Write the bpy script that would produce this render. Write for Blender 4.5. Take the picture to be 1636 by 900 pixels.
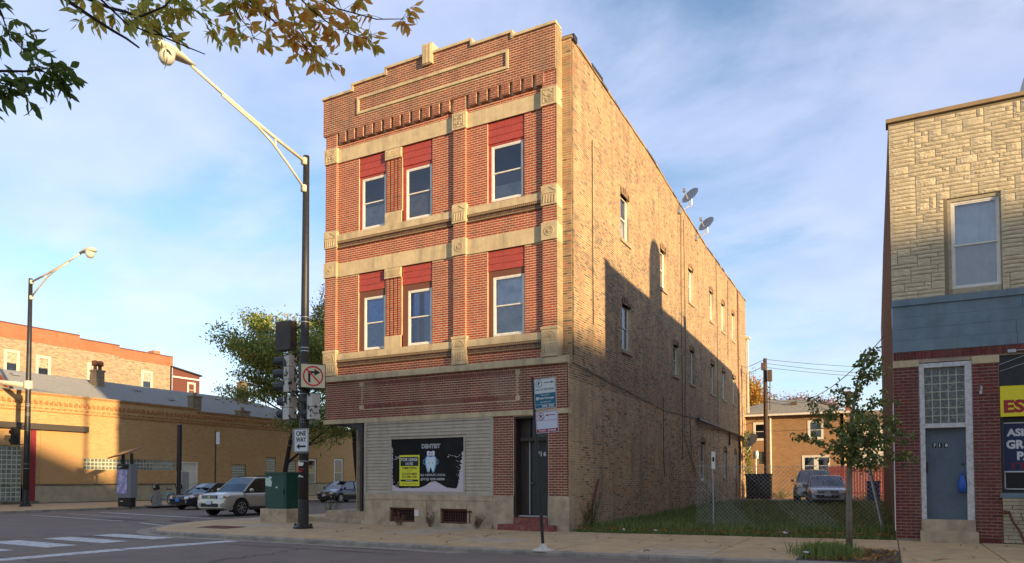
import bpy, math, random
import numpy as np
from mathutils import Vector, Matrix
from math import sin, cos, pi, sqrt
R = math.radians
for o in list(bpy.data.objects): bpy.data.objects.remove(o)
S = bpy.context.scene
COL = S.collection
rnd = random.Random(11)
npr = np.random.RandomState(5)

# ---------------------------------------------------------------- camera
cd = bpy.data.cameras.new('camera'); cam = bpy.data.objects.new('camera', cd); COL.objects.link(cam)
CAM = Vector((0, 0, 1.5)); cam.location = CAM
cam.rotation_euler = (R(92.007), 0, R(29.087))
cd.sensor_width = 36; cd.lens = 1161.85/1636*36
cd.shift_x = .0278; cd.shift_y = .1685; cd.clip_end = 3000; cd.clip_start = .1
S.camera = cam
# ---------------------------------------------------------------- sun and sky
SUN_EL, SUN_AZ = 8.0, 21.0        # light travels -X, swinging AZ degrees towards +Y
sd = bpy.data.lights.new('sun', 'SUN'); sun = bpy.data.objects.new('sun', sd); COL.objects.link(sun)
sd.energy = 3.5; sd.angle = R(.9); sd.color = (1, .74, .42)
d = Vector((-cos(R(SUN_AZ))*cos(R(SUN_EL)), sin(R(SUN_AZ))*cos(R(SUN_EL)), -sin(R(SUN_EL))))
sun.rotation_euler = d.to_track_quat('-Z', 'Y').to_euler(); sun.location = (40, -15, 30)
w = bpy.data.worlds.new('World'); S.world = w; w.use_nodes = True
nt = w.node_tree; nt.nodes.clear()
def N(nt, t, **k):
    n = nt.nodes.new(t)
    for a, b in k.items(): setattr(n, a, b)
    return n
def LK(nt, a, b): nt.links.new(a, b)
sky = N(nt, 'ShaderNodeTexSky', sky_type='NISHITA', sun_disc=False, sun_elevation=R(SUN_EL), sun_rotation=R(90+SUN_AZ))
sky.air_density = 1.0; sky.dust_density = .25; sky.ozone_density = 2.0
tc = N(nt, 'ShaderNodeTexCoord'); sp = N(nt, 'ShaderNodeSeparateXYZ'); LK(nt, tc.outputs['Generated'], sp.inputs[0])
zz = N(nt, 'ShaderNodeMath', operation='MAXIMUM'); LK(nt, sp.outputs[2], zz.inputs[0]); zz.inputs[1].default_value = 0
za = N(nt, 'ShaderNodeMath', operation='ADD'); LK(nt, zz.outputs[0], za.inputs[0]); za.inputs[1].default_value = .22
dx = N(nt, 'ShaderNodeMath', operation='DIVIDE'); LK(nt, sp.outputs[0], dx.inputs[0]); LK(nt, za.outputs[0], dx.inputs[1])
dy = N(nt, 'ShaderNodeMath', operation='DIVIDE'); LK(nt, sp.outputs[1], dy.inputs[0]); LK(nt, za.outputs[0], dy.inputs[1])
cb = N(nt, 'ShaderNodeCombineXYZ'); LK(nt, dx.outputs[0], cb.inputs[0]); LK(nt, dy.outputs[0], cb.inputs[1])
mp = N(nt, 'ShaderNodeMapping'); mp.inputs['Rotation'].default_value = (0, 0, R(28)); mp.inputs['Scale'].default_value = (.95, 1.05, 1); LK(nt, cb.outputs[0], mp.inputs[0])
n1 = N(nt, 'ShaderNodeTexNoise'); n1.inputs['Scale'].default_value = 1.7; n1.inputs['Detail'].default_value = 8; n1.inputs['Roughness'].default_value = .55; n1.inputs['Distortion'].default_value = .25
LK(nt, mp.outputs[0], n1.inputs['Vector'])
mr = N(nt, 'ShaderNodeMapRange'); mr.inputs[1].default_value = .30; mr.inputs[2].default_value = .56; mr.interpolation_type = 'SMOOTHSTEP'; LK(nt, n1.outputs[0], mr.inputs[0])
# clouds: lilac-grey sheets, warmer and paler on their thin edges
n2 = N(nt, 'ShaderNodeTexNoise'); n2.inputs['Scale'].default_value = 3.2; n2.inputs['Detail'].default_value = 5; LK(nt, mp.outputs[0], n2.inputs['Vector'])
cc = N(nt, 'ShaderNodeValToRGB'); cc.color_ramp.elements[0].position = .35; cc.color_ramp.elements[1].position = .68
cc.color_ramp.elements[0].color = (1.28, 1.40, 2.05, 1); cc.color_ramp.elements[1].color = (1.72, 1.76, 2.2, 1)
LK(nt, n2.outputs[0], cc.inputs[0])
skm = N(nt, 'ShaderNodeMix', data_type='RGBA', blend_type='MULTIPLY'); skm.inputs[0].default_value = 1
LK(nt, sky.outputs[0], skm.inputs[6]); skm.inputs[7].default_value = (.78, .80, .84, 1)
SKYMUL = skm
cf = N(nt, 'ShaderNodeMath', operation='MULTIPLY'); LK(nt, mr.outputs[0], cf.inputs[0]); cf.inputs[1].default_value = .85
mx = N(nt, 'ShaderNodeMix', data_type='RGBA'); LK(nt, cf.outputs[0], mx.inputs[0]); LK(nt, skm.outputs[2], mx.inputs[6])
cs = N(nt, 'ShaderNodeVectorMath', operation='SCALE'); LK(nt, skm.outputs[2], cs.inputs[0]); cs.inputs[3].default_value = .35
ca = N(nt, 'ShaderNodeVectorMath', operation='ADD'); LK(nt, cs.outputs[0], ca.inputs[0]); LK(nt, cc.outputs[0], ca.inputs[1]); LK(nt, ca.outputs[0], mx.inputs[7])
bg = N(nt, 'ShaderNodeBackground'); bg.inputs[1].default_value = .138; LK(nt, mx.outputs[2], bg.inputs[0])
wo = N(nt, 'ShaderNodeOutputWorld'); LK(nt, bg.outputs[0], wo.inputs[0])
S.view_settings.view_transform = 'Standard'; S.view_settings.look = 'None'; S.view_settings.exposure = 1.45; S.view_settings.gamma = 1
S.cycles.max_bounces = 6; S.cycles.diffuse_bounces = 4; S.cycles.transparent_max_bounces = 12; S.cycles.glossy_bounces = 3

# ---------------------------------------------------------------- materials
MATS = {}
def mat(name, col, rough=.8, metal=0, var=None, bump=None, attr=False, spec=.4, alpha=None, grime=None, trans=None, streak=0):
    """var=(scale, colour2, lo, hi)  bump=(scale, strength, dist)  grime=(scale, colour, amount)"""
    if name in MATS: return MATS[name]
    m = bpy.data.materials.new(name); m.use_nodes = True; MATS[name] = m
    t = m.node_tree; b = t.nodes['Principled BSDF']
    b.inputs['Roughness'].default_value = rough; b.inputs['Metallic'].default_value = metal
    b.inputs['Specular IOR Level'].default_value = spec
    b.inputs['Base Color'].default_value = (*col, 1)
    geo = N(t, 'ShaderNodeNewGeometry'); cur = None
    if attr:
        a = N(t, 'ShaderNodeAttribute', attribute_name='Col'); cur = a.outputs[0]
    if var:
        nz = N(t, 'ShaderNodeTexNoise'); nz.inputs['Scale'].default_value = var[0]; nz.inputs['Detail'].default_value = 6; nz.inputs['Roughness'].default_value = .6
        LK(t, geo.outputs['Position'], nz.inputs['Vector'])
        m2 = N(t, 'ShaderNodeMapRange'); m2.inputs[1].default_value = var[2]; m2.inputs[2].default_value = var[3]; LK(t, nz.outputs[0], m2.inputs[0])
        x = N(t, 'ShaderNodeMix', data_type='RGBA'); LK(t, m2.outputs[0], x.inputs[0])
        if cur: LK(t, cur, x.inputs[6])
        else: x.inputs[6].default_value = (*col, 1)
        x.inputs[7].default_value = (*var[1], 1); cur = x.outputs[2]
    if grime:
        nz = N(t, 'ShaderNodeTexNoise'); nz.inputs['Scale'].default_value = grime[0]; nz.inputs['Detail'].default_value = 8; nz.inputs['Roughness'].default_value = .65
        LK(t, geo.outputs['Position'], nz.inputs['Vector'])
        m2 = N(t, 'ShaderNodeMapRange'); m2.inputs[1].default_value = .45; m2.inputs[2].default_value = .75; m2.inputs[4].default_value = grime[2]; LK(t, nz.outputs[0], m2.inputs[0])
        x = N(t, 'ShaderNodeMix', data_type='RGBA'); LK(t, m2.outputs[0], x.inputs[0])
        if cur: LK(t, cur, x.inputs[6])
        else: x.inputs[6].default_value = (*col, 1)
        x.inputs[7].default_value = (*grime[1], 1); cur = x.outputs[2]
    if streak:
        mpp = N(t, 'ShaderNodeMapping'); mpp.inputs['Scale'].default_value = (2.6, 2.6, .32); LK(t, geo.outputs['Position'], mpp.inputs[0])
        nz = N(t, 'ShaderNodeTexNoise'); nz.inputs['Scale'].default_value = 1; nz.inputs['Detail'].default_value = 7; nz.inputs['Roughness'].default_value = .6; LK(t, mpp.outputs[0], nz.inputs['Vector'])
        m2 = N(t, 'ShaderNodeMapRange'); m2.inputs[1].default_value = .47; m2.inputs[2].default_value = .74; m2.inputs[4].default_value = streak; LK(t, nz.outputs[0], m2.inputs[0])
        x = N(t, 'ShaderNodeMix', data_type='RGBA'); LK(t, m2.outputs[0], x.inputs[0])
        if cur: LK(t, cur, x.inputs[6])
        else: x.inputs[6].default_value = (*col, 1)
        x.inputs[7].default_value = (.10, .08, .06, 1); cur = x.outputs[2]
    if cur: LK(t, cur, b.inputs['Base Color'])
    if bump:
        nz = N(t, 'ShaderNodeTexNoise'); nz.inputs['Scale'].default_value = bump[0]; nz.inputs['Detail'].default_value = 5
        LK(t, geo.outputs['Position'], nz.inputs['Vector'])
        bp = N(t, 'ShaderNodeBump'); bp.inputs['Strength'].default_value = bump[1]; bp.inputs['Distance'].default_value = bump[2]
        LK(t, nz.outputs[0], bp.inputs['Height']); LK(t, bp.outputs[0], b.inputs['Normal'])
    if trans is not None:      # thin leaf: some light comes through
        tr = N(t, 'ShaderNodeBsdfTranslucent'); ms = N(t, 'ShaderNodeMixShader'); ms.inputs[0].default_value = trans
        if cur: LK(t, cur, tr.inputs[0])
        else: tr.inputs[0].default_value = (*col, 1)
        out = t.nodes['Material Output']; LK(t, b.outputs[0], ms.inputs[1]); LK(t, tr.outputs[0], ms.inputs[2]); LK(t, ms.outputs[0], out.inputs[0])
    return m
def glassmat(name, tint, refl=.35, rough=.02):
    if name in MATS: return MATS[name]
    m = bpy.data.materials.new(name); m.use_nodes = True; MATS[name] = m
    t = m.node_tree; t.nodes.clear(); o = N(t, 'ShaderNodeOutputMaterial')
    tr = N(t, 'ShaderNodeBsdfTransparent'); tr.inputs[0].default_value = (*tint, 1)
    gl = N(t, 'ShaderNodeBsdfGlossy'); gl.inputs['Roughness'].default_value = rough; gl.inputs[0].default_value = (.95, .97, 1, 1)
    lw = N(t, 'ShaderNodeFresnel'); lw.inputs[0].default_value = 1.5
    ad = N(t, 'ShaderNodeMath', operation='ADD', use_clamp=True); LK(t, lw.outputs[0], ad.inputs[0]); ad.inputs[1].default_value = refl
    ms = N(t, 'ShaderNodeMixShader'); LK(t, ad.outputs[0], ms.inputs[0]); LK(t, tr.outputs[0], ms.inputs[1]); LK(t, gl.outputs[0], ms.inputs[2])
    LK(t, ms.outputs[0], o.inputs[0]); return m
def brickmat(name, c1, c2, mortar, axis='y', bw=.21, bh=.0677, bump=.6, patch=None):
    """brick-patterned material for walls too far away to tell bricks apart; axis: wall runs along x or y"""
    if name in MATS: return MATS[name]
    m = bpy.data.materials.new(name); m.use_nodes = True; MATS[name] = m
    t = m.node_tree; b = t.nodes['Principled BSDF']; b.inputs['Roughness'].default_value = .9; b.inputs['Specular IOR Level'].default_value = .2
    g = N(t, 'ShaderNodeNewGeometry'); s = N(t, 'ShaderNodeSeparateXYZ'); LK(t, g.outputs['Position'], s.inputs[0])
    c = N(t, 'ShaderNodeCombineXYZ'); LK(t, s.outputs[0 if axis == 'x' else 1], c.inputs[0]); LK(t, s.outputs[2], c.inputs[1])
    br = N(t, 'ShaderNodeTexBrick'); br.inputs['Scale'].default_value = 1; br.inputs['Brick Width'].default_value = bw; br.inputs['Row Height'].default_value = bh
    br.inputs['Mortar Size'].default_value = .007; br.inputs['Mortar Smooth'].default_value = .3; br.inputs['Bias'].default_value = 0
    br.inputs['Color1'].default_value = (*c1, 1); br.inputs['Color2'].default_value = (*c2, 1); br.inputs['Mortar'].default_value = (*mortar, 1)
    LK(t, c.outputs[0], br.inputs['Vector'])
    nz = N(t, 'ShaderNodeTexNoise'); nz.inputs['Scale'].default_value = .6; nz.inputs['Detail'].default_value = 8; nz.inputs['Roughness'].default_value = .7; LK(t, g.outputs['Position'], nz.inputs['Vector'])
    mr = N(t, 'ShaderNodeMapRange'); mr.inputs[1].default_value = .4; mr.inputs[2].default_value = .72; mr.inputs[4].default_value = .55; LK(t, nz.outputs[0], mr.inputs[0])
    x = N(t, 'ShaderNodeMix', data_type='RGBA'); LK(t, mr.outputs[0], x.inputs[0]); LK(t, br.outputs[0], x.inputs[6]); x.inputs[7].default_value = (*(patch or [v*.62 for v in c1]), 1)
    LK(t, x.outputs[2], b.inputs['Base Color'])
    bp = N(t, 'ShaderNodeBump'); bp.inputs['Strength'].default_value = bump; bp.inputs['Distance'].default_value = .01; bp.invert = True
    LK(t, br.outputs['Fac'], bp.inputs['Height']); LK(t, bp.outputs[0], b.inputs['Normal'])
    return m

m_brick = mat('brick', (.3, .1, .05), .85, attr=True, bump=(90, .5, .004), grime=(14, (.16, .12, .09), .35), streak=.5)
m_mortar = mat('mortar_front', (.62, .46, .27), .95, streak=.4, var=(3, (.44, .32, .2), .4, .7), bump=(60, .5, .004))
m_mortar_dk = mat('mortar_shop', (.42, .31, .22), .95, var=(4, (.26, .18, .13), .4, .7), bump=(60, .5, .004))
m_mortar_side = mat('mortar_side', (.66, .49, .28), .95, streak=.5, var=(1.2, (.26, .21, .16), .4, .7), bump=(40, .6, .006))
m_stone = mat('limestone', (.60, .465, .265), .85, streak=.5, var=(2.2, (.48, .37, .21), .4, .75), bump=(35, .35, .006), grime=(5, (.25, .2, .14), .35))
m_stone_d = mat('limestone_worn', (.56, .43, .27), .9, streak=.35, var=(1.6, (.42, .32, .2), .35, .7), bump=(25, .5, .01), grime=(2.2, (.17, .13, .10), .8))
m_darkbrick = mat('glazed_moulding', (.085, .04, .025), .55, var=(12, (.2, .12, .06), .4, .7))
m_red = mat('red_panel_paint', (.38, .05, .03), .55, var=(3, (.31, .04, .026), .4, .7), bump=(20, .1, .003), grime=(16, (.44, .15, .11), .5), streak=.25)
m_brown = mat('brown_trim', (.16, .06, .03), .6)
m_white = mat('white_window_paint', (.72, .68, .58), .55, var=(6, (.6, .55, .45), .45, .75))
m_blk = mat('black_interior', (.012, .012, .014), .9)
m_siding = mat('tan_siding', (.455, .385, .28), .6, streak=.2, var=(2.5, (.40, .34, .25), .4, .7), grime=(6, (.2, .17, .13), .3))
m_glass = glassmat('window_glass', (.9, .93, .95), .07)
m_glassd = glassmat('dark_glass', (.3, .32, .34), .05)
m_glassc = glassmat('car_glass', (.12, .14, .16), .12)
m_curtain = mat('pale_curtain', (.72, .76, .82), .9, var=(3, (.40, .45, .53), .4, .65))
m_blind = mat('tan_roller_blind', (.62, .52, .38), .9, var=(4, (.28, .24, .18), .4, .7))
m_black = mat('black_paint', (.018, .017, .016), .45, var=(8, (.03, .027, .024), .4, .7))
m_metal = mat('galvanised_steel', (.45, .45, .44), .45, metal=.7, var=(9, (.32, .31, .3), .4, .7))
m_cream = mat('cream_paint', (.62, .56, .4), .5, var=(6, (.5, .44, .3), .4, .75))
m_asph = mat('asphalt', (.175, .135, .10), .9, var=(.55, (.21, .165, .125), .35, .7), bump=(120, .5, .006), grime=(1.3, (.115, .092, .078), .6))
m_conc = mat('sidewalk_concrete', (.54, .375, .185), .9, var=(1.1, (.43, .30, .16), .35, .7), bump=(45, .35, .006), grime=(2.6, (.2, .155, .105), .55))
m_kerb = mat('kerb_concrete', (.33, .28, .21), .9, var=(1.5, (.22, .19, .15), .4, .7), bump=(40, .4, .006), grime=(3, (.1, .09, .08), .5))
m_paintw = mat('road_paint', (.55, .54, .50), .8, var=(7, (.2, .19, .185), .48, .72), bump=(60, .3, .003))
m_soil = mat('bare_soil', (.09, .062, .045), .95, var=(6, (.17, .12, .08), .4, .7), bump=(20, 1, .02))
m_lawn = mat('lawn_soil', (.07, .10, .03), .95, var=(2.2, (.15, .13, .06), .5, .72), bump=(30, 1, .02))
m_bark = mat('bark', (.10, .075, .05), .95, var=(14, (.19, .15, .11), .4, .7), bump=(30, 1, .02))
m_barkd = mat('dark_bark', (.03, .022, .018), .95, bump=(30, 1, .01))
m_rust = mat('rust_iron', (.17, .06, .035), .9, var=(12, (.09, .04, .03), .4, .7), bump=(60, .5, .004))
m_wood = mat('weathered_wood', (.09, .06, .045), .9, var=(9, (.15, .11, .08), .4, .7), bump=(30, .8, .01))

# ---------------------------------------------------------------- mesh helpers
def wloc(o):
    p = Vector((0, 0, 0))
    while o is not None: p += o.location; o = o.parent
    return p
class MB:
    def __init__(s): s.v = []; s.f = []; s.m = []
    def add(s, vs, fs, m=0):
        b = len(s.v); s.v += [tuple(p) for p in vs]
        for f in fs: s.f.append(tuple(i+b for i in f)); s.m.append(m)
    def box(s, x0, x1, y0, y1, z0, z1, m=0):
        s.add([(x0,y0,z0),(x1,y0,z0),(x1,y1,z0),(x0,y1,z0),(x0,y0,z1),(x1,y0,z1),(x1,y1,z1),(x0,y1,z1)],
              [(0,3,2,1),(4,5,6,7),(0,1,5,4),(1,2,6,5),(2,3,7,6),(3,0,4,7)], m)
    def obox(s, c, sx, sy, sz, rot=None, m=0):
        M3 = rot or Matrix.Identity(3); c = Vector(c); vs = []
        for z in (-1, 1):
            for x, y in ((-1,-1),(1,-1),(1,1),(-1,1)): vs.append(c + M3 @ Vector((x*sx/2, y*sy/2, z*sz/2)))
        s.add(vs, [(0,3,2,1),(4,5,6,7),(0,1,5,4),(1,2,6,5),(2,3,7,6),(3,0,4,7)], m)
    def tube(s, pts, r, n=6, m=0, cap=True):
        pts = [Vector(p) for p in pts]; rr = r if isinstance(r, (list, tuple)) else [r]*len(pts)
        b = len(s.v); k = len(pts); prev = None
        for i, p in enumerate(pts):
            t = (pts[min(i+1, k-1)] - pts[max(i-1, 0)]).normalized()
            if prev is None: a = t.orthogonal().normalized()
            else:
                a = prev - t*prev.dot(t)
                a = a.normalized() if a.length > 1e-5 else t.orthogonal().normalized()
            prev = a; c = t.cross(a)
            for j in range(n):
                q = 2*pi*j/n; s.v.append(tuple(p + (a*cos(q)+c*sin(q))*rr[i]))
        for i in range(k-1):
            for j in range(n):
                s.f.append((b+i*n+j, b+i*n+(j+1)%n, b+(i+1)*n+(j+1)%n, b+(i+1)*n+j)); s.m.append(m)
        if cap:
            s.f.append(tuple(b+j for j in reversed(range(n)))); s.m.append(m)
            s.f.append(tuple(b+(k-1)*n+j for j in range(n))); s.m.append(m)
    def lathe(s, c, prof, n=20, axis='z', m=0, cap=True):
        b = len(s.v); c = Vector(c)
        for (r, h) in prof:
            for j in range(n):
                q = 2*pi*j/n
                p = {'z': (r*cos(q), r*sin(q), h), 'x': (h, r*cos(q), r*sin(q)), 'y': (r*cos(q), h, -r*sin(q))}[axis]
                s.v.append(tuple(c+Vector(p)))
        for i in range(len(prof)-1):
            for j in range(n):
                s.f.append((b+i*n+j, b+i*n+(j+1)%n, b+(i+1)*n+(j+1)%n, b+(i+1)*n+j)); s.m.append(m)
        if cap:
            s.f.append(tuple(b+j for j in reversed(range(n)))); s.m.append(m)
            s.f.append(tuple(b+(len(prof)-1)*n+j for j in range(n))); s.m.append(m)
    def fbox(s, F, u0, u1, v0, v1, n0, n1, m=0):
        vs = [F.p(u, v, n) for n in (n0, n1) for u, v in ((u0,v0),(u1,v0),(u1,v1),(u0,v1))]
        s.add(vs, [(0,3,2,1),(4,5,6,7),(0,1,5,4),(1,2,6,5),(2,3,7,6),(3,0,4,7)] if not F.flip else
                  [(0,1,2,3),(7,6,5,4),(4,5,1,0),(5,6,2,1),(6,7,3,2),(7,4,0,3)], m)
    def fprism(s, F, poly, n0, n1, m=0):
        k = len(poly); vs = [F.p(u, v, n) for n in (n0, n1) for u, v in poly]
        fs = [tuple(range(k))[::-1], tuple(range(k, 2*k))] + [(i, (i+1) % k, k+(i+1) % k, k+i) for i in range(k)]
        if F.flip: fs = [f[::-1] for f in fs]
        s.add(vs, fs, m)
    def build(s, name, mats, parent=None, smooth=False, local=False, kind=None, label=None, nosplit=False):
        if name in SPLIT and kind is None and parent is not None and not nosplit:
            if not local:
                off = wloc(parent); s.v = [(a[0]-off.x, a[1]-off.y, a[2]-off.z) for a in s.v]; local = True
            o = split_build(s, name, mats, parent, smooth, label)
            if o: return o
        me = bpy.data.meshes.new(name)
        off = wloc(parent) if (parent is not None and not local) else Vector((0, 0, 0))
        vs = s.v if off.length == 0 else [(a[0]-off.x, a[1]-off.y, a[2]-off.z) for a in s.v]
        me.from_pydata(vs, [], s.f)
        for m in (mats if isinstance(mats, (list, tuple)) else [mats]): me.materials.append(m)
        if any(s.m): me.polygons.foreach_set('material_index', s.m)
        me.polygons.foreach_set('use_smooth', [bool(smooth)]*len(s.f))
        me.update()
        if smooth == 'angle': me.set_sharp_from_angle(angle=R(38))
        o = bpy.data.objects.new(name, me); COL.objects.link(o); o.parent = parent
        if kind: o['kind'] = kind
        if label: o['label'] = label
        return o
SPLIT = {'stone_band', 'stone_sill', 'pilaster_block', 'carving', 'side_window_sills', 'sign_panel_stone', 'stone_base', 'patched_bay', 'plinth', 'roof_vents', 'pier_cap', 'canopy_posts',
  'headlights', 'mirrors', 'indicators', 'tail_lights', 'entry_pier', 'door_posts', 'rail', 'service_cables', 'coping_end_block', 'parapet_tiles', 'red_steps', 'reeded_pilaster', 'dentil_block', 'window_casing',
  'pillars', 'door_gaps', 'seats', 'roof_rails', 'steel_bands', 'mudguards', 'gable_board', 'pole_hardware', 'cellar_window_bars', 'loose_wire', 'side_coping', 'fine_print', 'tooth_eyes', 'service_conduit', 'door_steps', 'stone_cornice', 'parapet_coping', 'black_field', 'white_print', 'torn_sticker', 'dark_ledge', 'door_knob', 'door_hardware', 'window_surround', 'pale_weatherstrip', 'gas_pipe', 'quoin_backing', 'awning_rail', 'white_mark', 'kiosk_body', 'tooth_handle_gap'}
def split_build(s, name, mats, parent, smooth, label):
    n = len(s.v); par = list(range(n))
    def fd(i):
        while par[i] != i: par[i] = par[par[i]]; i = par[i]
        return i
    for f in s.f:
        a = fd(f[0])
        for k in f[1:]: par[fd(k)] = a
    comp = {}
    for i in range(n): comp.setdefault(fd(i), []).append(i)
    roots = list(comp); V = np.array(s.v); bb = {r: (V[comp[r]].min(0)-.006, V[comp[r]].max(0)+.006) for r in roots}
    g = {r: r for r in roots}
    def fg(r):
        while g[r] != r: r = g[r]
        return r
    for i, r in enumerate(roots):
        for q in roots[i+1:]:
            if (bb[r][0] <= bb[q][1]).all() and (bb[q][0] <= bb[r][1]).all():
                x, y = fg(r), fg(q)
                if x != y: g[y] = x
    out = {}
    for fi, f in enumerate(s.f): out.setdefault(fg(fd(f[0])), []).append(fi)
    if len(out) < 2: return None
    last = None
    for r, fl in out.items():
        m = MB(); idx = {}
        for fi in fl:
            for k in s.f[fi]:
                if k not in idx: idx[k] = len(m.v); m.v.append(s.v[k])
            m.f.append(tuple(idx[k] for k in s.f[fi])); m.m.append(s.m[fi])
        last = m.build(name, mats, parent, smooth, local=True, label=label, nosplit=True)
    return last
class Frame:
    """wall frame: u along the wall, v up, n outward"""
    def __init__(s, O, U, Nn):
        s.O = Vector(O); s.U = Vector(U).normalized(); s.N = Vector(Nn).normalized(); s.V = Vector((0, 0, 1))
        s.flip = s.U.cross(s.V).dot(s.N) < 0
    def p(s, u, v, n=0): return s.O + s.U*u + s.V*v + s.N*n
def thing(name, label, cat, loc=(0, 0, 0), group=None, rotz=0):
    o = bpy.data.objects.new(name, None); COL.objects.link(o); o.location = loc; o.rotation_euler = (0, 0, rotz)
    o.empty_display_size = .3; o['label'] = label; o['category'] = cat
    if group: o['group'] = group
    return o
def tag(o, label, cat, group=None, kind=None):
    o['label'] = label; o['category'] = cat
    if group: o['group'] = group
    if kind: o['kind'] = kind
    return o
def struct(o, label=None):
    o['kind'] = 'structure'
    if label: o['label'] = label
    return o
def dup(root, loc, label=None, rotz=None):
    r = root.copy(); COL.objects.link(r); r.location = loc
    if rotz is not None: r.rotation_euler = (0, 0, rotz)
    if label: r['label'] = label
    for ch in list(root.children):
        c = ch.copy(); COL.objects.link(c); c.parent = r
        for g in list(ch.children):
            e = g.copy(); COL.objects.link(e); e.parent = c
    return r
def text(body, F, u, v, h, mt, parent, n=.004, width=None, bold=.0, name='lettering', align='LEFT', shear=0):
    cu = bpy.data.curves.new('t', 'FONT'); cu.body = body; cu.size = 1; cu.extrude = .01; cu.offset = bold; cu.resolution_u = 3; cu.shear = shear
    o = bpy.data.objects.new('t', cu); COL.objects.link(o); bpy.context.view_layer.update()
    me = bpy.data.meshes.new_from_object(o); bpy.data.objects.remove(o)
    co = np.array([x.co[:] for x in me.vertices])
    if not len(co): return None
    x0, x1 = co[:, 0].min(), co[:, 0].max(); y0, y1 = co[:, 1].min(), co[:, 1].max()
    sy = h/(y1-y0); sx = sy if width is None else width/(x1-x0)
    W = (x1-x0)*sx; uo = u if align == 'LEFT' else (u-W/2)
    off = wloc(parent)
    for i, x in enumerate(me.vertices):
        x.co = F.p(uo+(co[i, 0]-x0)*sx, v+(co[i, 1]-y0)*sy, n+co[i, 2]*.1) - off
    me.materials.clear(); me.materials.append(mt)
    ob = bpy.data.objects.new(name, me); COL.objects.link(ob); ob.parent = parent
    return ob
def carve(F, u0, u1, v0, v1, opens, depth, mb, m=0, top=None):
    """wall sheet with rectangular openings and their reveals"""
    us = sorted({u0, u1, *[x for o in opens for x in (o[0], o[1]) if u0 < x < u1]})
    vs = sorted({v0, v1, *[x for o in opens for x in (o[2], o[3]) if v0 < x < v1]})
    for a, b in zip(us[:-1], us[1:]):
        for c, e in zip(vs[:-1], vs[1:]):
            mu, mv = (a+b)/2, (c+e)/2
            if any(o[0] < mu < o[1] and o[2] < mv < o[3] for o in opens): continue
            q = [F.p(a, c), F.p(b, c), F.p(b, e), F.p(a, e)]
            mb.add(q, [(0, 1, 2, 3) if not F.flip else (3, 2, 1, 0)], m)
    for a, b, c, e in opens:
        for (p, q) in (((a, c), (b, c)), ((b, c), (b, e)), ((b, e), (a, e)), ((a, e), (a, c))):
            mb.add([F.p(*p, 0), F.p(*q, 0), F.p(*q, -depth), F.p(*p, -depth)], [(0, 1, 2, 3)], m)

# ---------------------------------------------------------------- brickwork
def lay(u0, u1, v0, v1, pal, opens=(), course=.0745, L=.205, J=.022, top=None, HJ=.014, header_every=0, phase=0):
    out = []; n = max(1, int(round((v1-v0)/course))); ch = (v1-v0)/n
    for r in range(n):
        a, b = v0+r*ch, v0+(r+1)*ch; mid = (a+b)/2
        segs = [(u0, u1)]
        if top is not None:
            ue = top(mid)
            segs = [(u0, min(u1, ue))] if ue > u0 else []
        for o in opens:
            if o[2] < mid < o[3]:
                ns = []
                for p, q in segs:
                    if o[1] <= p or o[0] >= q: ns.append((p, q)); continue
                    if o[0] > p: ns.append((p, o[0]))
                    if o[1] < q: ns.append((o[1], q))
                segs = ns
        LL = L/2 if (header_every and (r % header_every) == 2) else L
        off = (LL/2 if (r+phase) % 2 else 0)
        for p, q in segs:
            k = math.floor((p-u0+off)/LL)
            while True:
                s0 = u0-off+k*LL; s1 = s0+LL; k += 1
                if s0 >= q-1e-6: break
                x0, x1 = max(s0, p), min(s1, q)
                if x1-x0 < .035: continue
                out.append((x0+HJ/2, x1-HJ/2, a+J/2, b-J/2, *pal((x0+x1)/2, mid)))
    return out
def brick_pts(F, u0, u1, v0, v1, n0, n1):
    return [F.p(u, v, n) for n in (n0, n1) for u, v in ((u0,v0),(u1,v0),(u1,v1),(u0,v1))]
BF = [(4,5,6,7),(0,1,5,4),(1,2,6,5),(2,3,7,6),(3,0,4,7)]
BFf = [f[::-1] for f in BF]
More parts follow.
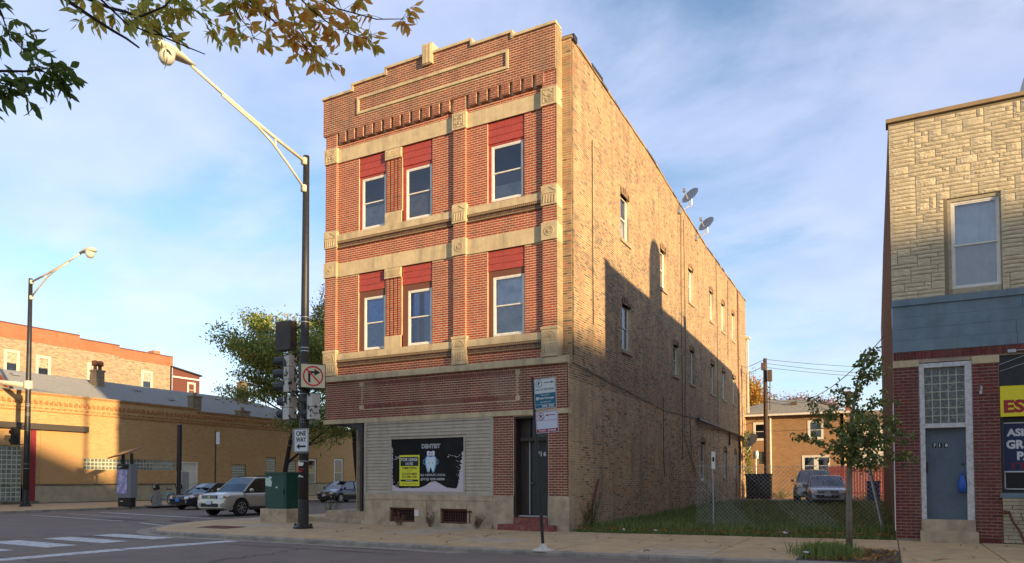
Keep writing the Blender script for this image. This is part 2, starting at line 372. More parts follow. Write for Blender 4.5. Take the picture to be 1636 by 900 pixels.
def bricks(arr, F, parent, proud=.0022, nobj=0, jit=.0008, name='brickwork', mt=None, min_w=.18, objname='brick', label=None):
    if not arr: return
    A = np.array(arr); mt = mt or m_brick
    O = np.array(F.O); U = np.array(F.U); Nn = np.array(F.N); V = np.array([0, 0, 1.])
    cen = O + U*((A[:, 0]+A[:, 1])/2)[:, None] + V*((A[:, 2]+A[:, 3])/2)[:, None]
    d = np.linalg.norm(cen-np.array(CAM), axis=1)
    use = np.zeros(len(A), bool)
    if nobj:
        ok = np.where((A[:, 1]-A[:, 0]) > min_w)[0]
        use[ok[np.argsort(d[ok])[:nobj]]] = True
        ref = A[npr.randint(0, len(A), 12), 4:7]
        cache = {}
        off = wloc(parent)
        for i in np.where(use)[0]:
            a = A[i]; k = int(np.argmin(((ref-a[4:7])**2).sum(1))); wq = round((a[1]-a[0])/.01)*.01; hq = round(a[3]-a[2], 3)
            key = (k, wq, hq)
            if key not in cache:
                me = bpy.data.meshes.new(objname)
                F0 = Frame((0, 0, 0), F.U, F.N)
                me.from_pydata(brick_pts(F0, -(a[1]-a[0])/2, (a[1]-a[0])/2, -(a[3]-a[2])/2, (a[3]-a[2])/2, -.02, proud), [], BFf if F.flip else BF)
                at = me.color_attributes.new('Col', 'FLOAT_COLOR', 'POINT')
                at.data.foreach_set('color', np.tile(np.append(ref[k], 1), 8))
                me.materials.append(mt); me.polygons.foreach_set('use_smooth', [False]*5); cache[key] = me
            ob = bpy.data.objects.new(objname, cache[key]); COL.objects.link(ob); ob.parent = parent
            ob.location = Vector(cen[i]) - off + F.N*rnd.uniform(-jit, jit)
    B = A[~use]; n = len(B)
    if n:
        pr = proud + npr.uniform(-jit, jit, n)
        P = np.zeros((n, 8, 3))
        for q, (iu, iv, ii) in enumerate([(0,2,0),(1,2,0),(1,3,0),(0,3,0),(0,2,1),(1,2,1),(1,3,1),(0,3,1)]):
            P[:, q] = O + U*B[:, iu][:, None] + V*B[:, iv][:, None] + Nn*((pr if ii else np.full(n, -.02))[:, None])
        P -= np.array(wloc(parent))
        Fc = (np.array(BFf if F.flip else BF)[None] + (np.arange(n)*8)[:, None, None]).reshape(-1, 4)
        me = bpy.data.meshes.new(name)
        me.vertices.add(n*8); me.vertices.foreach_set('co', P.reshape(-1))
        me.loops.add(len(Fc)*4); me.loops.foreach_set('vertex_index', Fc.reshape(-1).astype(np.int32))
        me.polygons.add(len(Fc)); me.polygons.foreach_set('loop_start', np.arange(0, len(Fc)*4, 4, dtype=np.int32))
        me.polygons.foreach_set('loop_total', np.full(len(Fc), 4, dtype=np.int32))
        me.polygons.foreach_set('use_smooth', np.zeros(len(Fc), bool)); me.update(calc_edges=True)
        at = me.color_attributes.new('Col', 'FLOAT_COLOR', 'POINT')
        c = np.concatenate([B[:, 4:7], np.ones((n, 1))], 1); at.data.foreach_set('color', np.repeat(c, 8, 0).reshape(-1))
        me.materials.append(mt); me.validate()
        ob = bpy.data.objects.new(name, me); COL.objects.link(ob); ob.parent = parent; ob['kind'] = 'stuff'
        return ob
def sn(x, y, s=1.0):
    return .5+.25*(sin(x*s*1.7+y*s*.9+1.3)+sin(x*s*.6-y*s*2.1+4.)*.6+sin(x*s*3.1+y*s*2.7)*.4)
def pal_red(u, v):
    g = rnd.gauss(1, .05); k = rnd.random()
    c = (.33, .045, .02) if k < .7 else (.28, .038, .024) if k < .88 else (.37, .065, .03) if k < .97 else (.20, .035, .025)
    return tuple(max(.01, x*g) for x in c)
def pal_low(u, v):
    g = rnd.gauss(1, .09); k = rnd.random()
    c = (.22, .046, .035) if k < .6 else (.26, .06, .04) if k < .88 else (.18, .055, .042)
    f = sn(u, v, 1.4); t = max(0, f-.62)*1.5
    return tuple(max(.01, x*g*(1-t)+y*t) for x, y in zip(c, (.36, .27, .17)))
def pal_top(u, v):
    g = rnd.gauss(1, .09); k = rnd.random()
    c = (.24, .052, .028) if k < .6 else (.20, .045, .028) if k < .85 else (.29, .075, .038)
    return tuple(max(.01, x*g) for x in c)
def pal_side(u, v):
    k = rnd.random(); f = sn(u, v, .8); g = rnd.gauss(1, .09)
    if v < 4.45:
        fade = sn(u*1.3, v*1.3, .9)
        dark = .07+.14*(u > 31)+.05*fade
        c = (.18, .13, .09) if k < dark else (.56, .27, .13) if k < dark+.18 else (.55, .37, .195) if k < .75 else (.47, .315, .165)
        if f > .66 and u < 27: c = tuple(x*.5+y*.5 for x, y in zip(c, (.48, .33, .2)))
        if u < 20.6: c = tuple(x*.4+y*.6 for x, y in zip(c, (.54, .38, .2)))
    else:
        hi = v > 9.9
        dark = (.12 if hi else .27) + .12*(f-.5)
        c = (.13, .095, .065) if k < dark*.4 else (.20, .14, .085) if k < dark else (.42, .18, .085) if k < dark+.12+.1*(f > .62) else (.38, .25, .125) if k < .8 else (.31, .205, .105)
    return tuple(max(.01, x*g) for x in c)
def pal_shop(u, v):
    g = rnd.gauss(1, .13); k = rnd.random()
    c = (.155, .024, .02) if k < .6 else (.12, .02, .018) if k < .85 else (.2, .036, .026)
    return tuple(max(.008, x*g) for x in c)
def pal_yel(u, v):
    g = rnd.gauss(1, .1); return tuple(x*g for x in (.38, .28, .15))
def lam(x0, x1, f): return x0+(x1-x0)*f
# ================================================================ main building
MBLD = thing('brick_building', 'three storey corner building with red brick street front, yellow brick side and dentist window', 'building', (-12.7, 19.66, 0))
FW = Frame((0, 19.66, 0), (1, 0, 0), (0, -1, 0))       # recessed upper wall
FP = Frame((0, 19.56, 0), (1, 0, 0), (0, -1, 0))       # pilaster faces
FT = Frame((0, 19.53, 0), (1, 0, 0), (0, -1, 0))       # parapet and dentils
FL = Frame((0, 19.60, 0), (1, 0, 0), (0, -1, 0))       # ground storey
FS = Frame((-8.10, 0, 0), (0, 1, 0), (1, 0, 0))        # side wall
XL, XR = -17.30, -8.42
WIN = [(-15.88, -14.72), (-14.05, -12.85), (-10.79, -9.51)]
OP = [(a, b, 10.07, 12.66) for a, b in WIN] + [(a, b, 5.88, 8.60) for a, b in WIN]
STEPS = [(-17.42, -16.10, 15.0), (-16.10, -14.66, 15.2), (-14.66, -11.27, 15.38), (-11.27, -9.83, 15.2), (-9.83, XR, 15.05)]
# --- carcass
b = MB()
carve(FW, XL, XR, 5.0, 13.75, OP, .22, b)
b.fbox(FT, XL-.1, XR, 13.70, 15.0, -.35, 0)
for a, c, t in STEPS[1:]: b.fbox(FT, a, c, 15.0, t, -.35, 0)
for a, c in ((XL, -16.80), (-11.98, -11.53), (-8.87, XR)): b.fbox(FP, a, c, 5.1, 13.70, -.09, 0)
carve(FL, -17.28, -8.12, 3.50, 5.0, [], .2, b)
b.box(-8.42, -8.40, 19.56, 19.96, 5.1, 15.03)
b.box(XL-.003, XL+.2, 19.6, 20.5, 5.0, 13.7)
b.build('front_wall', m_mortar, MBLD)
SIDE3 = [(24.5, 25.5, 10.02, 11.68), (29.6, 30.5, 9.45, 11.12), (34.44, 35.4, 9.93, 11.55), (39.1, 40.05, 9.93, 11.55), (42.25, 43.15, 9.93, 11.55), (45.3, 46.3, 9.93, 11.6)]
SIDE2 = [(24.6, 25.6, 6.08, 7.75), (31.6, 32.5, 6.08, 7.45), (34.62, 35.5, 6.05, 7.68), (39.2, 40.2, 6.05, 7.68), (42.2, 43.2, 6.05, 7.68), (45.4, 46.4, 6.05, 7.68)]
SIDE1 = [(36.7, 37.8, 1.43, 3.38), (42.4, 43.4, 1.6, 3.15), (45.7, 46.6, 1.6, 3.15)]
SO = SIDE1+SIDE2+SIDE3
TOPZ = [(19.9, 14.75), (23.8, 14.58), (28.3, 14.40), (33, 14.0), (38, 13.62), (43.7, 13.45), (50.3, 13.30)]
def topz(u):
    for (a, za_), (c, zc) in zip(TOPZ[:-1], TOPZ[1:]):
        if u <= c: return lam(za_, zc, (u-a)/(c-a))
    return TOPZ[-1][1]
def utop(v):
    if v < 13.28: return 99
    for (a, za_), (c, zc) in zip(TOPZ[:-1], TOPZ[1:]):
        if zc <= v <= za_: return lam(a, c, (za_-v)/(za_-zc))
    return -1
b = MB()
carve(FS, 19.62, 50.3, .0, 5.05, SIDE1, .16, b)
carve(FS, 19.97, 50.3, 5.05, 13.2, SIDE2+SIDE3, .16, b)
b.fprism(FS, [(19.97, 13.2), (50.3, 13.2)]+[(u, z) for u, z in reversed(TOPZ)]+[(19.97, 14.74)], -.3, 0)
b.build('side_wall', m_mortar_side, MBLD)
b = MB()
lo = [(-15.5, 20.1), (-8.5, 20.1), (-8.5, 50.2), (-17.25, 50.2), (-17.25, 21.85)]
k = len(lo); b.add([(x, y, 0) for x, y in lo]+[(x, y, 3.5) for x, y in lo], [tuple(range(k, 2*k))]+[(i, (i+1) % k, k+(i+1) % k, k+i) for i in range(k)])
b.box(-17.28, -8.5, 20.4, 50.28, 3.5, 12.9)
b.box(-17.28, -17.0, 19.9, 50.28, 12.9, 14.2); b.box(-17.28, -8.4, 50.0, 50.3, 12.9, 13.25)
b.build('rear_and_party_wall', brickmat('rear_brick', (.36, .26, .15), (.22, .13, .08), (.3, .24, .17), 'y'), MBLD)
b = MB(); b.box(-17.0, -8.4, 19.9, 50, 12.9, 12.95); b.build('roof', mat('tar_roof', (.05, .05, .05), .9), MBLD)
b = MB(); b.box(-17.28, -15.3, 19.62, 21.9, 3.42, 3.49); b.build('soffit', mat('dark_soffit', (.05, .045, .04), .8), MBLD)
# --- brickwork
pil = [(XL, -16.80), (-11.98, -11.53), (-8.87, XR)]
o1 = [(a, c, 0, 20) for a, c in pil] + [(-20, 0, 12.66, 13.13), (-20, 0, 8.60, 9.08), (-20, 0, 9.58, 10.07), (-20, 0, 5.42, 5.88),
      (-15.88, -12.85, 10.0, 12.67), (-15.88, -12.85, 5.8, 8.61), (-10.79, -9.51, 10.0, 12.67), (-10.79, -9.51, 5.8, 8.61)]
bricks(lay(XL, XR, 5.13, 13.34, pal_red, o1), FW, MBLD, nobj=0)
blk = [(12.65, 13.19), (9.64, 10.23), (8.60, 9.12), (5.1, 6.01)]
arr = []
for a, c in pil: arr += lay(a, c, 5.13, 13.70, pal_red, [(-20, 0, p, q) for p, q in blk])
bricks(arr, FP, MBLD)
for a, c in pil:       # pilaster flanks that face the sun
    bricks(lay(19.565, 19.65, 5.13, 13.34, pal_red, [(0, 99, p, q) for p, q in blk], L=.4), Frame((c, 0, 0), (0, 1, 0), (1, 0, 0)), MBLD, proud=.006)
arr = []
arr += lay(XL-.1, XR, 13.70, 15.0, pal_top, [(-15.86, -9.98, 14.12, 14.20), (-15.86, -9.98, 14.64, 14.72)])
for a, c, t in STEPS: arr += lay(a, c, 15.0, t, pal_top) if t > 15.02 else []
dent = [(-16.66+.388*i) for i in range(12)] + [(-11.40+.388*i) for i in range(7)]
b = MB()
for x in dent:
    arr += lay(x, x+.265, 13.34, 13.70, pal_top, L=.135)
    b.fbox(FT, x, x+.265, 13.34, 13.70, -.14, 0)
b.build('dentil_block', mat('dentil_brick', (.33, .17, .10), .85, var=(20, (.55, .38, .24), .48, .60)), MBLD)
bricks(arr, FT, MBLD)
bricks(lay(19.54, 19.95, 5.13, 15.0, pal_yel, [(0, 99, p, q) for p, q in blk], L=.41), Frame((-8.40, 0, 0), (0, 1, 0), (1, 0, 0)), MBLD, proud=.008)
b = MB(); b.box(-8.40, -8.10, 19.96, 20.1, 5.05, 14.74); b.build('quoin_backing', m_mortar_side, MBLD)
bricks(lay(-8.39, -8.10, 5.13, 14.7, pal_side, L=.29), Frame((0, 19.96, 0), (1, 0, 0), (0, -1, 0)), MBLD, proud=.008)
# ground storey front: sign band with its soldier border, then the piers
o2 = [(-15.62, -9.72, 4.68, 4.82), (-15.62, -9.72, 3.90, 4.03), (-15.655, -15.625, 3.88, 4.84), (-9.755, -9.725, 3.88, 4.84)]
bricks(lay(-17.28, -8.10, 3.58, 4.90, pal_low, o2), FL, MBLD, nobj=150, proud=.006, jit=.002)
sol = []
for v0, v1 in ((4.68, 4.82), (3.90, 4.03)):
    u = -15.55
    while u < -9.8: sol.append((u+.009, u+.059, v0+.006, v1-.006, *pal_low(u, v0))); u += .0677
bricks(sol, FL, MBLD, proud=.014, jit=.003)
b = MB()
for u in (-15.68, -9.70):
    b.fbox(FL, u+(.03 if u < -12 else -.05), u+(.05 if u < -12 else -.03), 4.03, 4.68, 0, .022)
    for v in (3.89, 4.68): b.fbox(FL, u-.065, u+.065, v, v+.14, 0, .022)
b.build('sign_panel_stone', m_stone, MBLD)
bricks(lay(-10.55, -9.87, 1.01, 3.43, pal_low)+lay(-8.72, -8.10, 1.01, 3.43, pal_low), FL, MBLD, nobj=150, proud=.006, jit=.002)
b = MB()
carve(FL, -10.56, -8.12, 1.0, 3.45, [(-9.86, -8.73, .4, 3.40)], .4, b)
b.build('pier_backing', m_mortar, MBLD)
# side wall bricks, the nearest ones single
arr = lay(19.66, 50.3, .12, 5.05, pal_side, SIDE1, header_every=6) + lay(19.99, 50.3, 5.05, 14.7, pal_side, SIDE2+SIDE3, header_every=6, top=utop)
bricks(arr, FS, MBLD, nobj=300, proud=.004, jit=.002)
# --- stone bands, sills, mouldings
b = MB()
for a, c in ((-16.80, -11.98), (-11.53, -8.87)):
    m_ = (a+c)/2
    for p, q in ((a, m_-.003), (m_+.003, c)):
        b.fbox(FW, p, q, 12.66, 13.13, -.1, .045); b.fbox(FW, p, q, 8.60, 9.08, -.1, .045)
b.build('stone_band', m_stone, MBLD)
for v0, v1, d0 in ((9.85, 10.07, .09), (5.66, 5.88, .09)):
    b = MB()
    for a, c in ((-16.80, -11.98), (-11.53, -8.87)):
        b.fbox(FW, a, c, v0, v1, -.18, d0)
    b.build('stone_sill', m_stone, MBLD)
for zt in (9.85, 5.66):
    b = MB()
    for a, c in ((-16.80, -11.98), (-11.53, -8.87)):
        b.fbox(FW, a, c, zt-.09, zt, -.02, .07, 0); b.fbox(FW, a, c, zt-.25, zt-.10, -.02, .04, 0)
        u = a
        while u < c-.04:      # egg-and-dart course of moulded brick
            b.fbox(FW, u+.006, u+.05, zt-.075, zt-.015, .07, .088, 1); b.fbox(FW, u+.006, u+.05, zt-.23, zt-.19, .04, .06, 1); u += .0677
        b.fbox(FW, a, c, zt-.175, zt-.13, .035, .055, 0)
    b.build('moulded_brick_course', [m_darkbrick, mat('moulding_beads', (.3, .2, .1), .7)], MBLD, kind='stuff')
b = MB()
b.fbox(FL, XL-.04, -8.08, 4.90, 5.08, -.1, .13); b.fprism(Frame((XL-.04, 19.60, 0), (0, 1, 0), (1, 0, 0)), [(-.13, 5.08), (.1, 5.14), (.1, 5.08)], 0, 9.26)
b.fbox(FL, XL-.02, -8.09, 3.43, 3.58, -.25, .05)
for x in (-15.2, -12.9, -11.6, -10.4): b.fbox(FL, x, x+.008, 4.905, 5.075, .13, .132)
b.build('stone_cornice', m_stone, MBLD)
# stone blocks on the pilasters
b = MB(); dk = MB()
def relief(u, v, ru, rv, seg=10, n=.05): # ring
    for i in range(seg):
        q = 2*pi*i/seg; q2 = 2*pi*(i+1)/seg
        dk.fprism(FP, [(u+ru*cos(q), v+rv*sin(q)), (u+ru*.82*cos(q), v+rv*.82*sin(q)), (u+ru*.82*cos(q2), v+rv*.82*sin(q2)), (u+ru*cos(q2), v+rv*sin(q2))], n, n+.012)
for a, c in pil:
    a2, c2 = a-.03, c+.03; m_ = (a+c)/2; wd = (c-a)/2
    b.fbox(FP, a2, c2, 12.65, 13.19, -.1, .05)
    for e in range(26):      # foliage carving
        uu = m_+rnd.uniform(-.6, .6)*wd; vv = 12.92+rnd.uniform(-.16, .16); q = rnd.uniform(0, pi); l = rnd.uniform(.02, .05)
        dk.fprism(FP, [(uu-l*cos(q), vv-l*sin(q)), (uu+.012*sin(q), vv-.012*cos(q)), (uu+l*cos(q), vv+l*sin(q)), (uu-.012*sin(q), vv+.012*cos(q))], .05, .068)
    for s0 in (-1, 1):
        dk.fbox(FP, m_+s0*wd*.78-.01, m_+s0*wd*.78+.01, 12.72, 13.12, .05, .062); dk.fbox(FP, m_-wd*.78, m_+wd*.78, 12.92+s0*.19-.008, 12.92+s0*.19+.008, .05, .062)
    b.fbox(FP, a2, c2, 9.64, 10.23, -.1, .05)
    dk.fprism(FP, [(a2+.02, 10.03), (m_, 10.19), (c2-.02, 10.03), (c2-.04, 10.03), (m_, 10.165), (a2+.04, 10.03)], .05, .065)
    dk.fbox(FP, a2+.02, c2-.02, 9.98, 10.0, .05, .065)
    for e in range(5): dk.fprism(FP, [(a+.03+e*.09, 9.70), (a+.07+e*.09, 9.70), (a+.09+e*.09, 9.94), (a+.05+e*.09, 9.94)], .05, .067)
    b.fbox(FP, a2, c2, 8.60, 9.12, -.1, .05)
    relief(m_, 8.86, .15, .15, 16); relief(m_, 8.86, .09, .09, 12)
    b.fprism(FP, [(m_+.05*cos(q*pi/4), 8.86+.05*sin(q*pi/4)) for q in range(8)], .05, .075)
    b.fbox(FP, a2, c2, 5.12, 5.93, -.1, .05); b.fbox(FP, a2-.02, c2+.02, 5.93, 6.01, -.1, .07)
    b.fbox(FP, a2-.015, c2+.015, 5.12, 5.2, -.1, .06)
    for e in range(7):
        q = pi*(e+.5)/7
        dk.fprism(FP, [(m_+.03*cos(q), 5.66+.03*sin(q)), (m_+.15*cos(q-.13), 5.66+.15*sin(q-.13)), (m_+.17*cos(q), 5.66+.17*sin(q)), (m_+.15*cos(q+.13), 5.66+.15*sin(q+.13))], .05, .068)
    for e in range(10):
        q = pi*e/10; q2 = pi*(e+1)/10
        dk.fprism(FP, [(m_+.20*cos(q), 5.66+.2*sin(q)), (m_+.22*cos(q), 5.66+.22*sin(q)), (m_+.22*cos(q2), 5.66+.22*sin(q2)), (m_+.2*cos(q2), 5.66+.2*sin(q2))][::-1], .05, .066)
    dk.fbox(FP, a2+.03, c2-.03, 5.60, 5.63, .05, .066)
    for e in range(5): dk.fbox(FP, a+.035+e*.09, a+.075+e*.09, 5.24, 5.46, .05, .07)
    dk.fbox(FP, a2+.02, c2-.02, 5.49, 5.51, .05, .062)
b.build('pilaster_block', m_stone, MBLD); dk.build('carving', m_stone, MBLD)
# small pilaster of reeded brick between the paired windows
b = MB(); arr = []
for v0, v1, vb in ((10.5, 12.3, 10.05), (6.3, 8.25, 5.86)):
    b.fbox(FW, -14.72, -14.05, vb, v0, -.2, .05, 1); b.fbox(FW, -14.70, -14.07, v0, v1, -.2, .0, 0)
    b.fbox(FW, -14.72, -14.05, v1, v1+.33, -.2, .07, 1)
    for e in range(12):
        uu = -14.66+e*.05
        b.fprism(FW, [(uu, v1+.06), (uu+.02, v1+.06), (uu+.05, v1+.27), (uu+.03, v1+.27)], .07, .085, 1)
    for e in range(4):
        u0 = -14.68+e*.155; b.fbox(FW, u0+.008, u0+.117, v0, v1, 0, .014, 0)
        arr += lay(u0, u0+.125, v0, v1, pal_red, L=.135, J=.022)
b.build('reeded_pilaster', [m_mortar, m_stone], MBLD)
bricks(arr, FW, MBLD, proud=.02, jit=.004)
# coping, finial, moulded frame
b = MB()
for a, c, t in STEPS: b.fbox(FT, a-.02, c+(.0 if c < XR else .03), t, t+.08, -.38, .06)
for a, c, t in STEPS[1:3]: b.fbox(FT, a-.02, a+.06, t-.2, t, -.38, .05)
for a, c, t in STEPS[2:4]: b.fbox(FT, c-.06, c+.02, t-.18, t, -.38, .05)
b.build('parapet_coping', m_stone, MBLD)
b = MB(); b.fbox(FT, -13.12, -12.74, 15.05, 15.74, -.3, .09)
for e in range(3): b.fbox(FT, -13.09+e*.12, -13.01+e*.12, 15.08, 15.70, .09, .125)
b.build('parapet_finial', m_stone, MBLD)
b = MB()
b.fbox(FT, -15.86, -9.98, 14.64, 14.72, 0, .05); b.fbox(FT, -15.86, -9.98, 14.12, 14.20, 0, .05)
b.fbox(FT, -15.86, -15.78, 14.20, 14.64, 0, .05); b.fbox(FT, -10.06, -9.98, 14.20, 14.64, 0, .05)
b.build('frieze_frame', m_stone, MBLD)
b = MB()      # side coping, dark tiles
for (a, za_), (c, zc) in zip(TOPZ[:-1], TOPZ[1:]):
    n_ = int((c-a)/.6)
    for i in range(n_):
        u0, u1 = a+(c-a)*i/n_, a+(c-a)*(i+1)/n_
        z0 = topz(u0+.01)+rnd.uniform(-.01, .012)
        b.fprism(FS, [(u0+.01, z0), (u1, topz(u1)), (u1, topz(u1)+.07), (u0+.01, z0+.07)], -.32, .04+rnd.uniform(-.012, .012), 0 if rnd.random() < .25 else 1)
b.build('side_coping', [m_wood, mat('tan_coping', (.30, .21, .12), .85)], MBLD)
b = MB(); b.fbox(FS, 20.0, 20.28, 14.72, 14.9, -.3, .08); b.fbox(FS, 21.6, 22.6, 14.7, 14.80, -.1, .06); b.build('coping_end_block', m_black, MBLD)
# --- windows
m_screen = glassmat('screened_glass', (.62, .60, .56), .10, .2)
def win(F, u0, u1, v0, v1, parent, n=-.05, fr=.055, fm=None, glass=None, back=None, backc=None, mid=.5, name='window', depth=.07):
    fm = fm or m_white
    b = MB()
    b.fbox(F, u0, u0+fr, v0, v1, n-depth, n); b.fbox(F, u1-fr, u1, v0, v1, n-depth, n)
    b.fbox(F, u0+fr, u1-fr, v1-fr, v1, n-depth, n); b.fbox(F, u0+fr, u1-fr, v0, v0+fr, n-depth, n)
    vm = lam(v0, v1, mid)
    s = .028
    for (a, c, nn) in ((v0+fr, vm, n-.03), (vm-.02, v1-fr, n-.012)):
        b.fbox(F, u0+fr, u0+fr+s, a, c, nn-.03, nn); b.fbox(F, u1-fr-s, u1-fr, a, c, nn-.03, nn)
        b.fbox(F, u0+fr, u1-fr, a, a+s+.008, nn-.03, nn+.002); b.fbox(F, u0+fr, u1-fr, c-s, c, nn-.03, nn+.002)
    o = b.build(name, fm, parent)
    for a, c, nn in ((v0+fr, vm, n-.045), (vm, v1-fr, n-.028)):
        g = MB(); q = [F.p(u0+fr, a, nn), F.p(u1-fr, a, nn), F.p(u1-fr, c, nn), F.p(u0+fr, c, nn)]
        g.add(q, [(0, 1, 2, 3)]); g.build('pane' if a > v0+fr+.01 else 'screened_pane', (glass or m_glass) if a > v0+fr+.01 else m_screen, o)
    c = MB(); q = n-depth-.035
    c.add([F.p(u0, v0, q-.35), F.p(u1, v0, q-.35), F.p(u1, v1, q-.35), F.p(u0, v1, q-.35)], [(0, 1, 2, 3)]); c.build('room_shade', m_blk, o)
    if back:
        for (f0, f1, g0, g1, mt) in back:
            cc_ = MB(); K = 14
            for i in range(K):
                ua, ub = lam(u0+.04, u1-.04, lam(f0, f1, i/K)), lam(u0+.04, u1-.04, lam(f0, f1, (i+1)/K))
                na, nb = q+.012*sin(i*1.9), q+.012*sin((i+1)*1.9)
                cc_.add([F.p(ua, lam(v0, v1, g0), na), F.p(ub, lam(v0, v1, g0), nb), F.p(ub, lam(v0, v1, g1), nb), F.p(ua, lam(v0, v1, g1), na)], [(0, 1, 2, 3)])
            cc_.build('curtain', mt, o)
    return o
m_cblue = mat('blue_curtain', (.24, .42, .80), .9, var=(5, (.17, .29, .60), .4, .7))
WF = [(-15.77, -14.76, 10.13, 11.90), (-13.92, -12.90, 10.13, 11.86), (-10.68, -9.58, 10.15, 11.90)]
W2 = [(-15.66, -14.76, 5.93, 7.75), (-13.83, -12.89, 5.92, 7.76), (-10.62, -9.55, 5.92, 7.77)]
backs3 = [[(0, 1, 0, .45, m_curtain)], [(0, .8, 0, .48, m_blind)], [(0, 1, .0, .3, m_curtain)]]
backs2 = [[(0, 1, 0, 1, m_cblue)], [(0, .40, 0, 1, m_cblue), (.62, 1, 0, 1, m_cblue)], [(0, 1, 0, 1, m_curtain)]]
for k3, (ws, z0, z1, pz, tm, bk) in enumerate(((WF, 10.07, 12.66, 11.98, m_red, backs3), (W2, 5.88, 8.60, 7.97, m_brown, backs2))):
    for i, (a, c, v0, v1) in enumerate(ws):
        win(FW, a, c, v0, v1, MBLD, n=-.06, back=bk[i], mid=.51)
        ua, ub = WIN[i]
        b = MB(); e = .03
        b.fbox(FW, ua, a, z0, pz, -.2, -.05); b.fbox(FW, c, ub, z0, pz, -.2, -.05)
        b.fbox(FW, ua, ub, v1, pz, -.2, -.052); b.fbox(FW, a, c, z0-.0, v0, -.2, -.062)
        b.build('window_surround', tm, MBLD)
        hh = (z1-pz)/3
        for j in range(3):
            p = MB(); zz0 = pz+j*hh
            p.fprism(Frame((ua, 19.66, 0), (0, -1, 0), (1, 0, 0)), [(-.12, zz0), (-.022, zz0), (-.032, zz0+hh-.006), (-.12, zz0+hh-.006)], 0, ub-ua)
            p.build('plank', m_red, MBLD)
for i, (u0, u1, v0, v1) in enumerate(SO):
    dark = i >= 3 and i < 9; 
    fm = m_white if (i in (0, 1, 2, 7, 8, 9, 10, 11, 12) or True) else m_brown
    win(FS, u0+.03, u1-.03, v0, v1, MBLD, n=-.09, fm=fm, back=[(0, 1, 0, 1 if i % 3 else .5, m_curtain if i % 2 else m_blind)], fr=.08, mid=.5)
b = MB()
for (u0, u1, v0, v1) in SO: b.fbox(FS, u0-.08, u1+.08, v0-.12, v0, -.1, .06)
b.build('side_window_sills', mat('side_sill_stone', (.40, .31, .2), .9, var=(4, (.3, .23, .15), .4, .7)), MBLD)
arr = MB(); fill = MB()
for (u0, u1, v0, v1) in SO:      # segmental brick arches
    K = 11; m_ = (u0+u1)/2; hw = (u1-u0)/2; rise = .13
    def arc(f, o_): 
        q = -1+2*f; return (m_+q*(hw+o_*.25), v1-.02+rise*(1-q*q)+o_-.06)
    for i in range(K):
        f0, f1 = i/K+.012, (i+1)/K-.012
        arr.fprism(FS, [arc(f0, .02), arc(f1, .02), arc(f1, .20), arc(f0, .20)], -.05, .022, 0 if rnd.random() < .6 else 1)
    fill.fprism(FS, [(u0, v1-.0), (u1, v1-.0)]+[arc(1-i/8, 0) for i in range(9)], -.13, -.06)
arr.build('window_arch_bricks', [mat('arch_brick', (.33, .20, .10), .9, var=(9, (.22, .10, .06), .4, .7)), mat('arch_brick_dark', (.10, .07, .05), .9)], MBLD, kind='stuff')
fill.build('arch_infill', mat('arch_infill_paint', (.45, .40, .3), .7), MBLD)
# --- storefront
b = MB(); b.fbox(FL, -15.5, -10.55, 1.0, 3.43, -.25, -.03); b.build('storefront_backing', m_siding, MBLD)
SW = (-14.40, -11.60, 1.12, 2.83)
z = 1.12; b0 = []
nb = 21; bh = (3.36-1.06)/nb
for i in range(nb):
    z0 = 1.06+i*bh; z1 = z0+bh; mid = (z0+z1)/2
    segs = [(-15.42, -10.65)] if (mid > SW[3]+.06 or mid < SW[2]-.06) else [(-15.42, SW[0]-.06), (SW[1]+.06, -10.65)]
    for a, c in segs:
        p = MB(); p.fprism(Frame((a, 19.60, 0), (0, -1, 0), (1, 0, 0)), [(-.03, z0), (.022, z0), (.022, z0+.012), (-.002, z1), (-.03, z1)], 0, c-a)
        p.build('siding_board', m_siding, MBLD)
b = MB()
b.fbox(FL, -15.52, -15.42, 1.0, 3.43, -.03, .035); b.fbox(FL, -10.65, -10.56, 1.0, 3.43, -.03, .035); b.fbox(FL, -15.42, -10.65, 1.0, 1.06, -.03, .035); b.fbox(FL, -15.42, -10.65, 3.36, 3.43, -.03, .035)
b.fbox(FL, SW[0]-.06, SW[0], SW[2]-.06, SW[3]+.06, -.03, .04); b.fbox(FL, SW[1], SW[1]+.06, SW[2]-.06, SW[3]+.06, -.03, .04)
b.fbox(FL, SW[0], SW[1], SW[3], SW[3]+.06, -.03, .04); b.fbox(FL, SW[0], SW[1], SW[2]-.06, SW[2], -.03, .04)
b.build('siding_trim', m_siding, MBLD)
SWN = bpy.data.objects.new('shop_window', None); COL.objects.link(SWN); SWN.parent = MBLD; SWN.location = (0, 0, 0)
b = MB(); b.fbox(FL, SW[0], SW[1], SW[2], SW[3], -.028, -.012)
b.build('painted_pane', mat('black_painted_glass', (.009, .009, .009), .35, spec=.12, var=(2, (.018, .018, .018), .45, .75)), SWN)
def torn(base, mt, nm, n=.0):
    p = MB(); p.fprism(FL, base, n-.012, n); p.build(nm, mt, SWN)
m_pinkw = mat('peeled_pink_film', (.60, .47, .47), .6, var=(4, (.48, .50, .58), .4, .7))
x0, x1, y0, y1 = SW
low = [(x0, y0), (x1, y0)]
K = 60; top = []
for i in range(K+1):
    f = i/K
    hgt = .10+.22*math.exp(-((f-.60)/.12)**2)+(.10 if f > .9 else 0)+rnd.uniform(-.008, .012)+(.12*(1-f/.1) if f < .1 else 0)
    if f > .93: hgt = .35+(f-.93)*4
    top.append((lam(x1, x0, 1-f) if False else lam(x0, x1, f), y0+hgt))
for i in range(K):
    pass
p = MB()
for i in range(K):
    p.fprism(FL, [(top[i][0], y0), (top[i+1][0], y0), top[i+1], top[i]], -.012, -.004)
